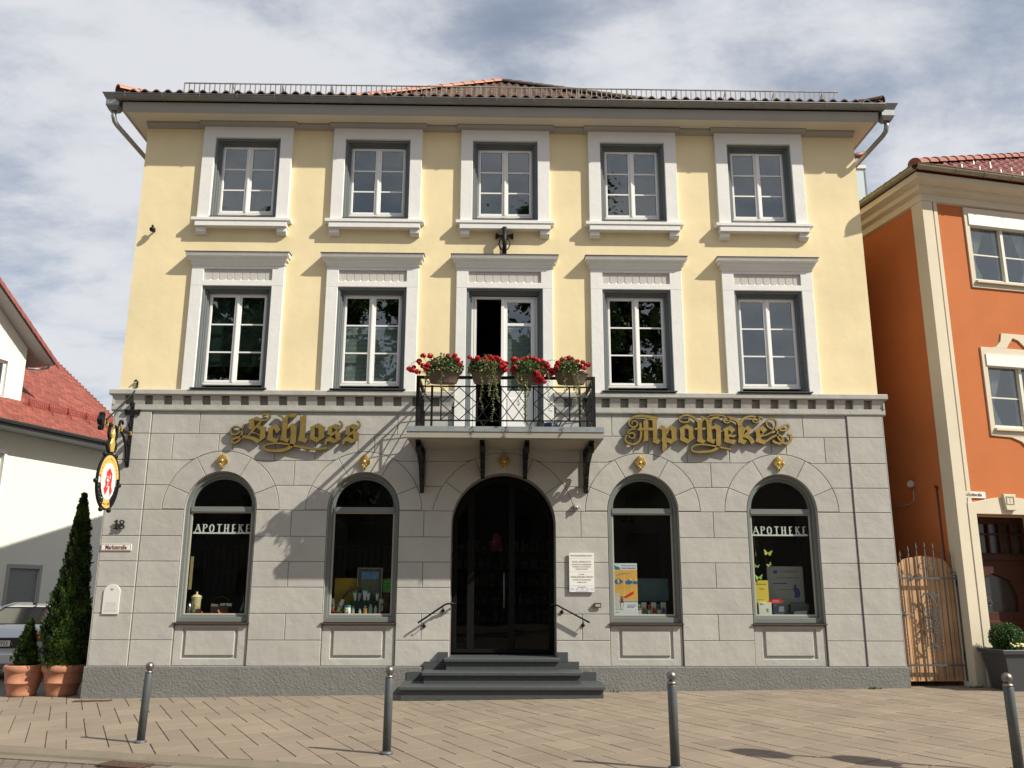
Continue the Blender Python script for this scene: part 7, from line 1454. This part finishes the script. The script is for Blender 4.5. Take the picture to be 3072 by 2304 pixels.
for n_, (x, c_, nm) in enumerate(((2.505, (.12, .35, .06), 'green'), (2.675, (.55, .04, .02), 'red'), (2.84, (.03, .13, .38), 'blue'))):
    T_ = thing('amber_bottle', 'amber medicine bottle with a %s cap in the window right of the entrance' % nm, 'bottle', (x, .34, FZ), 0, 'amber bottles in the window')
    k = MB(); k.lathe([(.034, 0), (.035, .01), (.035, .10), (.02, .125), (.016, .13)], n=18); k.build('glass_body', P_('amber', (.16, .05, .02), .3), T_, local=True)
    k = MB(); k.lathe([(.02, .13), (.02, .175), (.017, .178)], n=16); k.build('cap', P_('cap_'+nm, c_, .4), T_, local=True)
    k = MB(); k.box(-.030, .030, -.037, -.0352, .012, .085); k.build('label_sheet', P_('label_cream', (.5, .5, .44), .6), T_, local=True)
    T_ = thing('medicine_carton', 'white medicine carton with %s print beside its bottle in the window right of the entrance' % nm, 'box', (x+.085, .36, FZ), 0, 'medicine cartons in the window')
    k = MB(); k.prism(rect(-.045, .045, 0, .215), 0, .05, ch=.0015); k.build('carton', P_('carton_white', (.48, .46, .42), .5), T_, local=True)
    k = MB(); k.ribbon([(-.02, .03), (.0, .07), (-.01, .11), (.01, .13)], [.02, .035, .03, .008], -.0015, -.0003); k.box(.012, .03, -.0015, -.0003, .04, .12); k.build('print', P_('cprint_'+nm, [v*.6 for v in c_], .5), T_, local=True)
# -- rightmost window
T_ = flat('yellow_poster', 'yellow handwritten poster in the left of the rightmost shop window', 'poster', 4.44, 4.75, 1.36, 1.78, .33, P_('yellow_card', (.72, .54, .08), .7)); lines(T_, [(-.14, .12, .35, .012), (-.14, -.06, .27, .012), (.0, .09, .27, .012), (-.13, .07, .09, .008), (-.14, .03, .05, .005)], P_('print_olive', (.18, .17, .04)))
T_ = flat('pain_poster', 'large white poster about pain with a drawn human figure in the rightmost shop window', 'poster', 4.78, 5.41, FZ+.02, 2.02, .45, P_('poster_grey', (.30, .30, .30), .7))
text('SCHMERZEN???', .055, (.085, -.002, .72), (1, 0, 0), (0, 0, 1), P_('print_red', (.35, .04, .03)), 'headline', T_, .0008, sx=.85, local=True)
lines(T_, [(-.16, .24, .61, .012), (-.13, .15, .41, .010), (-.2, .05, .25, .008), (-.22, .0, .2, .006), (-.2, .02, .15, .006)], P_('print_dark', (.10, .10, .10)))
k = MB(); k.box(-.22, .03, -.002, 0, .51, .528); k.prism([(-.21, .74), (-.13, .74), (-.14, .69), (-.20, .69)], -.002, 0); k.prism([(.15, .50), (.19, .50), (.18, .46), (.23, .42), (.25, .34), (.22, .28), (.14, .28), (.15, .36), (.13, .42)], -.002, 0); k.build('figure_drawing', P_('print_navy', (.04, .06, .22)), T_, local=True)
T_ = thing('red_cloud_sign', 'red cloud-shaped card above the boxes in the rightmost shop window', 'sign card', (4.86, .30, 1.385)); k = MB(); k.prism([(.13*cos(2*pi*i/28)*(1+.06*cos(10*pi*i/28)), .045+.045*sin(2*pi*i/28)*(1+.12*cos(12*pi*i/28))) for i in range(28)], 0, .005); k.build('card', P_('card_red', (.50, .02, .03), .5), T_, local=True); lines(T_, [(-.06, .05, .052, .008), (-.07, .07, .03, .008)], P_('print_pink', (.7, .45, .42)))
T_ = thing('white_carton', 'white thermometer-sized carton at the left of the rightmost shop window', 'box', (4.66, .28, FZ)); k = MB(); k.prism(rect(-.11, .11, 0, .22), 0, .06, ch=.002); k.build('carton', P_('carton_bright', (.72, .74, .66), .5), T_, local=True); lines(T_, [(-.09, -.03, .185, .014), (.02, .03, .06, .06), (.04, .05, .06, .06)], P_('print_navy2', (.08, .10, .2)))
T_ = thing('dark_carton', 'dark blue device carton under the red cloud card', 'box', (4.90, .29, FZ)); k = MB(); k.prism(rect(-.10, .10, 0, .20), 0, .06, ch=.002); k.build('carton', P_('carton_navy', (.035, .05, .09), .4), T_, local=True); k = MB(); k.prism([(-.01, .06), (.08, .07), (.085, .16), (.0, .15)], -.002, 0, ch=0); k.ribbon([(-.07, .06), (-.03, .03), (.06, .04), (.09, .10)], [.008]*4, -.002, 0); k.box(-.08, -.04, -.002, 0, .165, .178); k.build('device_print', P_('print_steel', (.2, .24, .28)), T_, local=True)
T_ = thing('grey_case', 'grey plastic case with papers in front at the right of the rightmost shop window', 'case', (5.27, .34, FZ)); k = MB(); k.prism([(-.15, 0), (.17, 0), (.17, .19), (.10, .215), (-.10, .215), (-.15, .19)], 0, .1, ch=.006); k.build('case', P_('case_grey', (.09, .10, .10), .5), T_, local=True); k = MB(); k.prism([(-.12, .0), (.10, .0), (.11, .085), (-.11, .07)], -.05, -.048); k.build('papers', P_('paper_pale', (.55, .58, .6), .7), T_, local=True)
bf = [(4.555, 2.22, .10, (.55, .58, .06), 'edge-on yellow paper butterfly, hanging highest at the left'), (4.77, 2.245, .14, (.55, .58, .08), 'largest yellow paper butterfly, hanging highest at the right'), (4.565, 2.02, .085, (.25, .55, .12), 'small green paper butterfly, hanging at middle height on the left'), (4.78, 2.045, .085, (.50, .55, .12), 'small tilted yellow paper butterfly at middle height'), (4.585, 1.83, .13, (.32, .62, .10), 'green paper butterfly just above the yellow poster')]
for n_, (x, z, s_, c_, lab) in enumerate(bf):
    T_ = thing('paper_butterfly', lab+' in the rightmost shop window', 'paper butterfly', (x, .30, z), 0, 'paper butterflies on threads'); T_.rotation_euler = (0, (0, .15, .1, -.5, -.05)[n_], 0 if n_ else 1.25)
    k = MB()
    for q in (-1, 1):
        W_ = [(0, 0), (.5, .42), (.52, .2), (.4, .02), (.42, -.18), (.25, -.32), (.08, -.18)]; vs = [(q*a*s_, -.12*s_*abs(a), b_*s_) for a, b_ in W_]; k.add(vs, [tuple(range(7))])
    k.build('wings', P_('paper_%d' % n_, c_, .7), T_, local=True, fix=False); k = MB(); k.tube([(0, 0, -.15*s_), (0, 0, .12*s_)], .004, 5); k.tube([(0, 0, .1*s_), (0, 0, 2.86-z)], .0008, 3); k.build('thread', P_('thread_grey', (.3, .3, .3)), T_, local=True)
# sanity: drop the view layer's leftovers
bpy.context.view_layer.update()
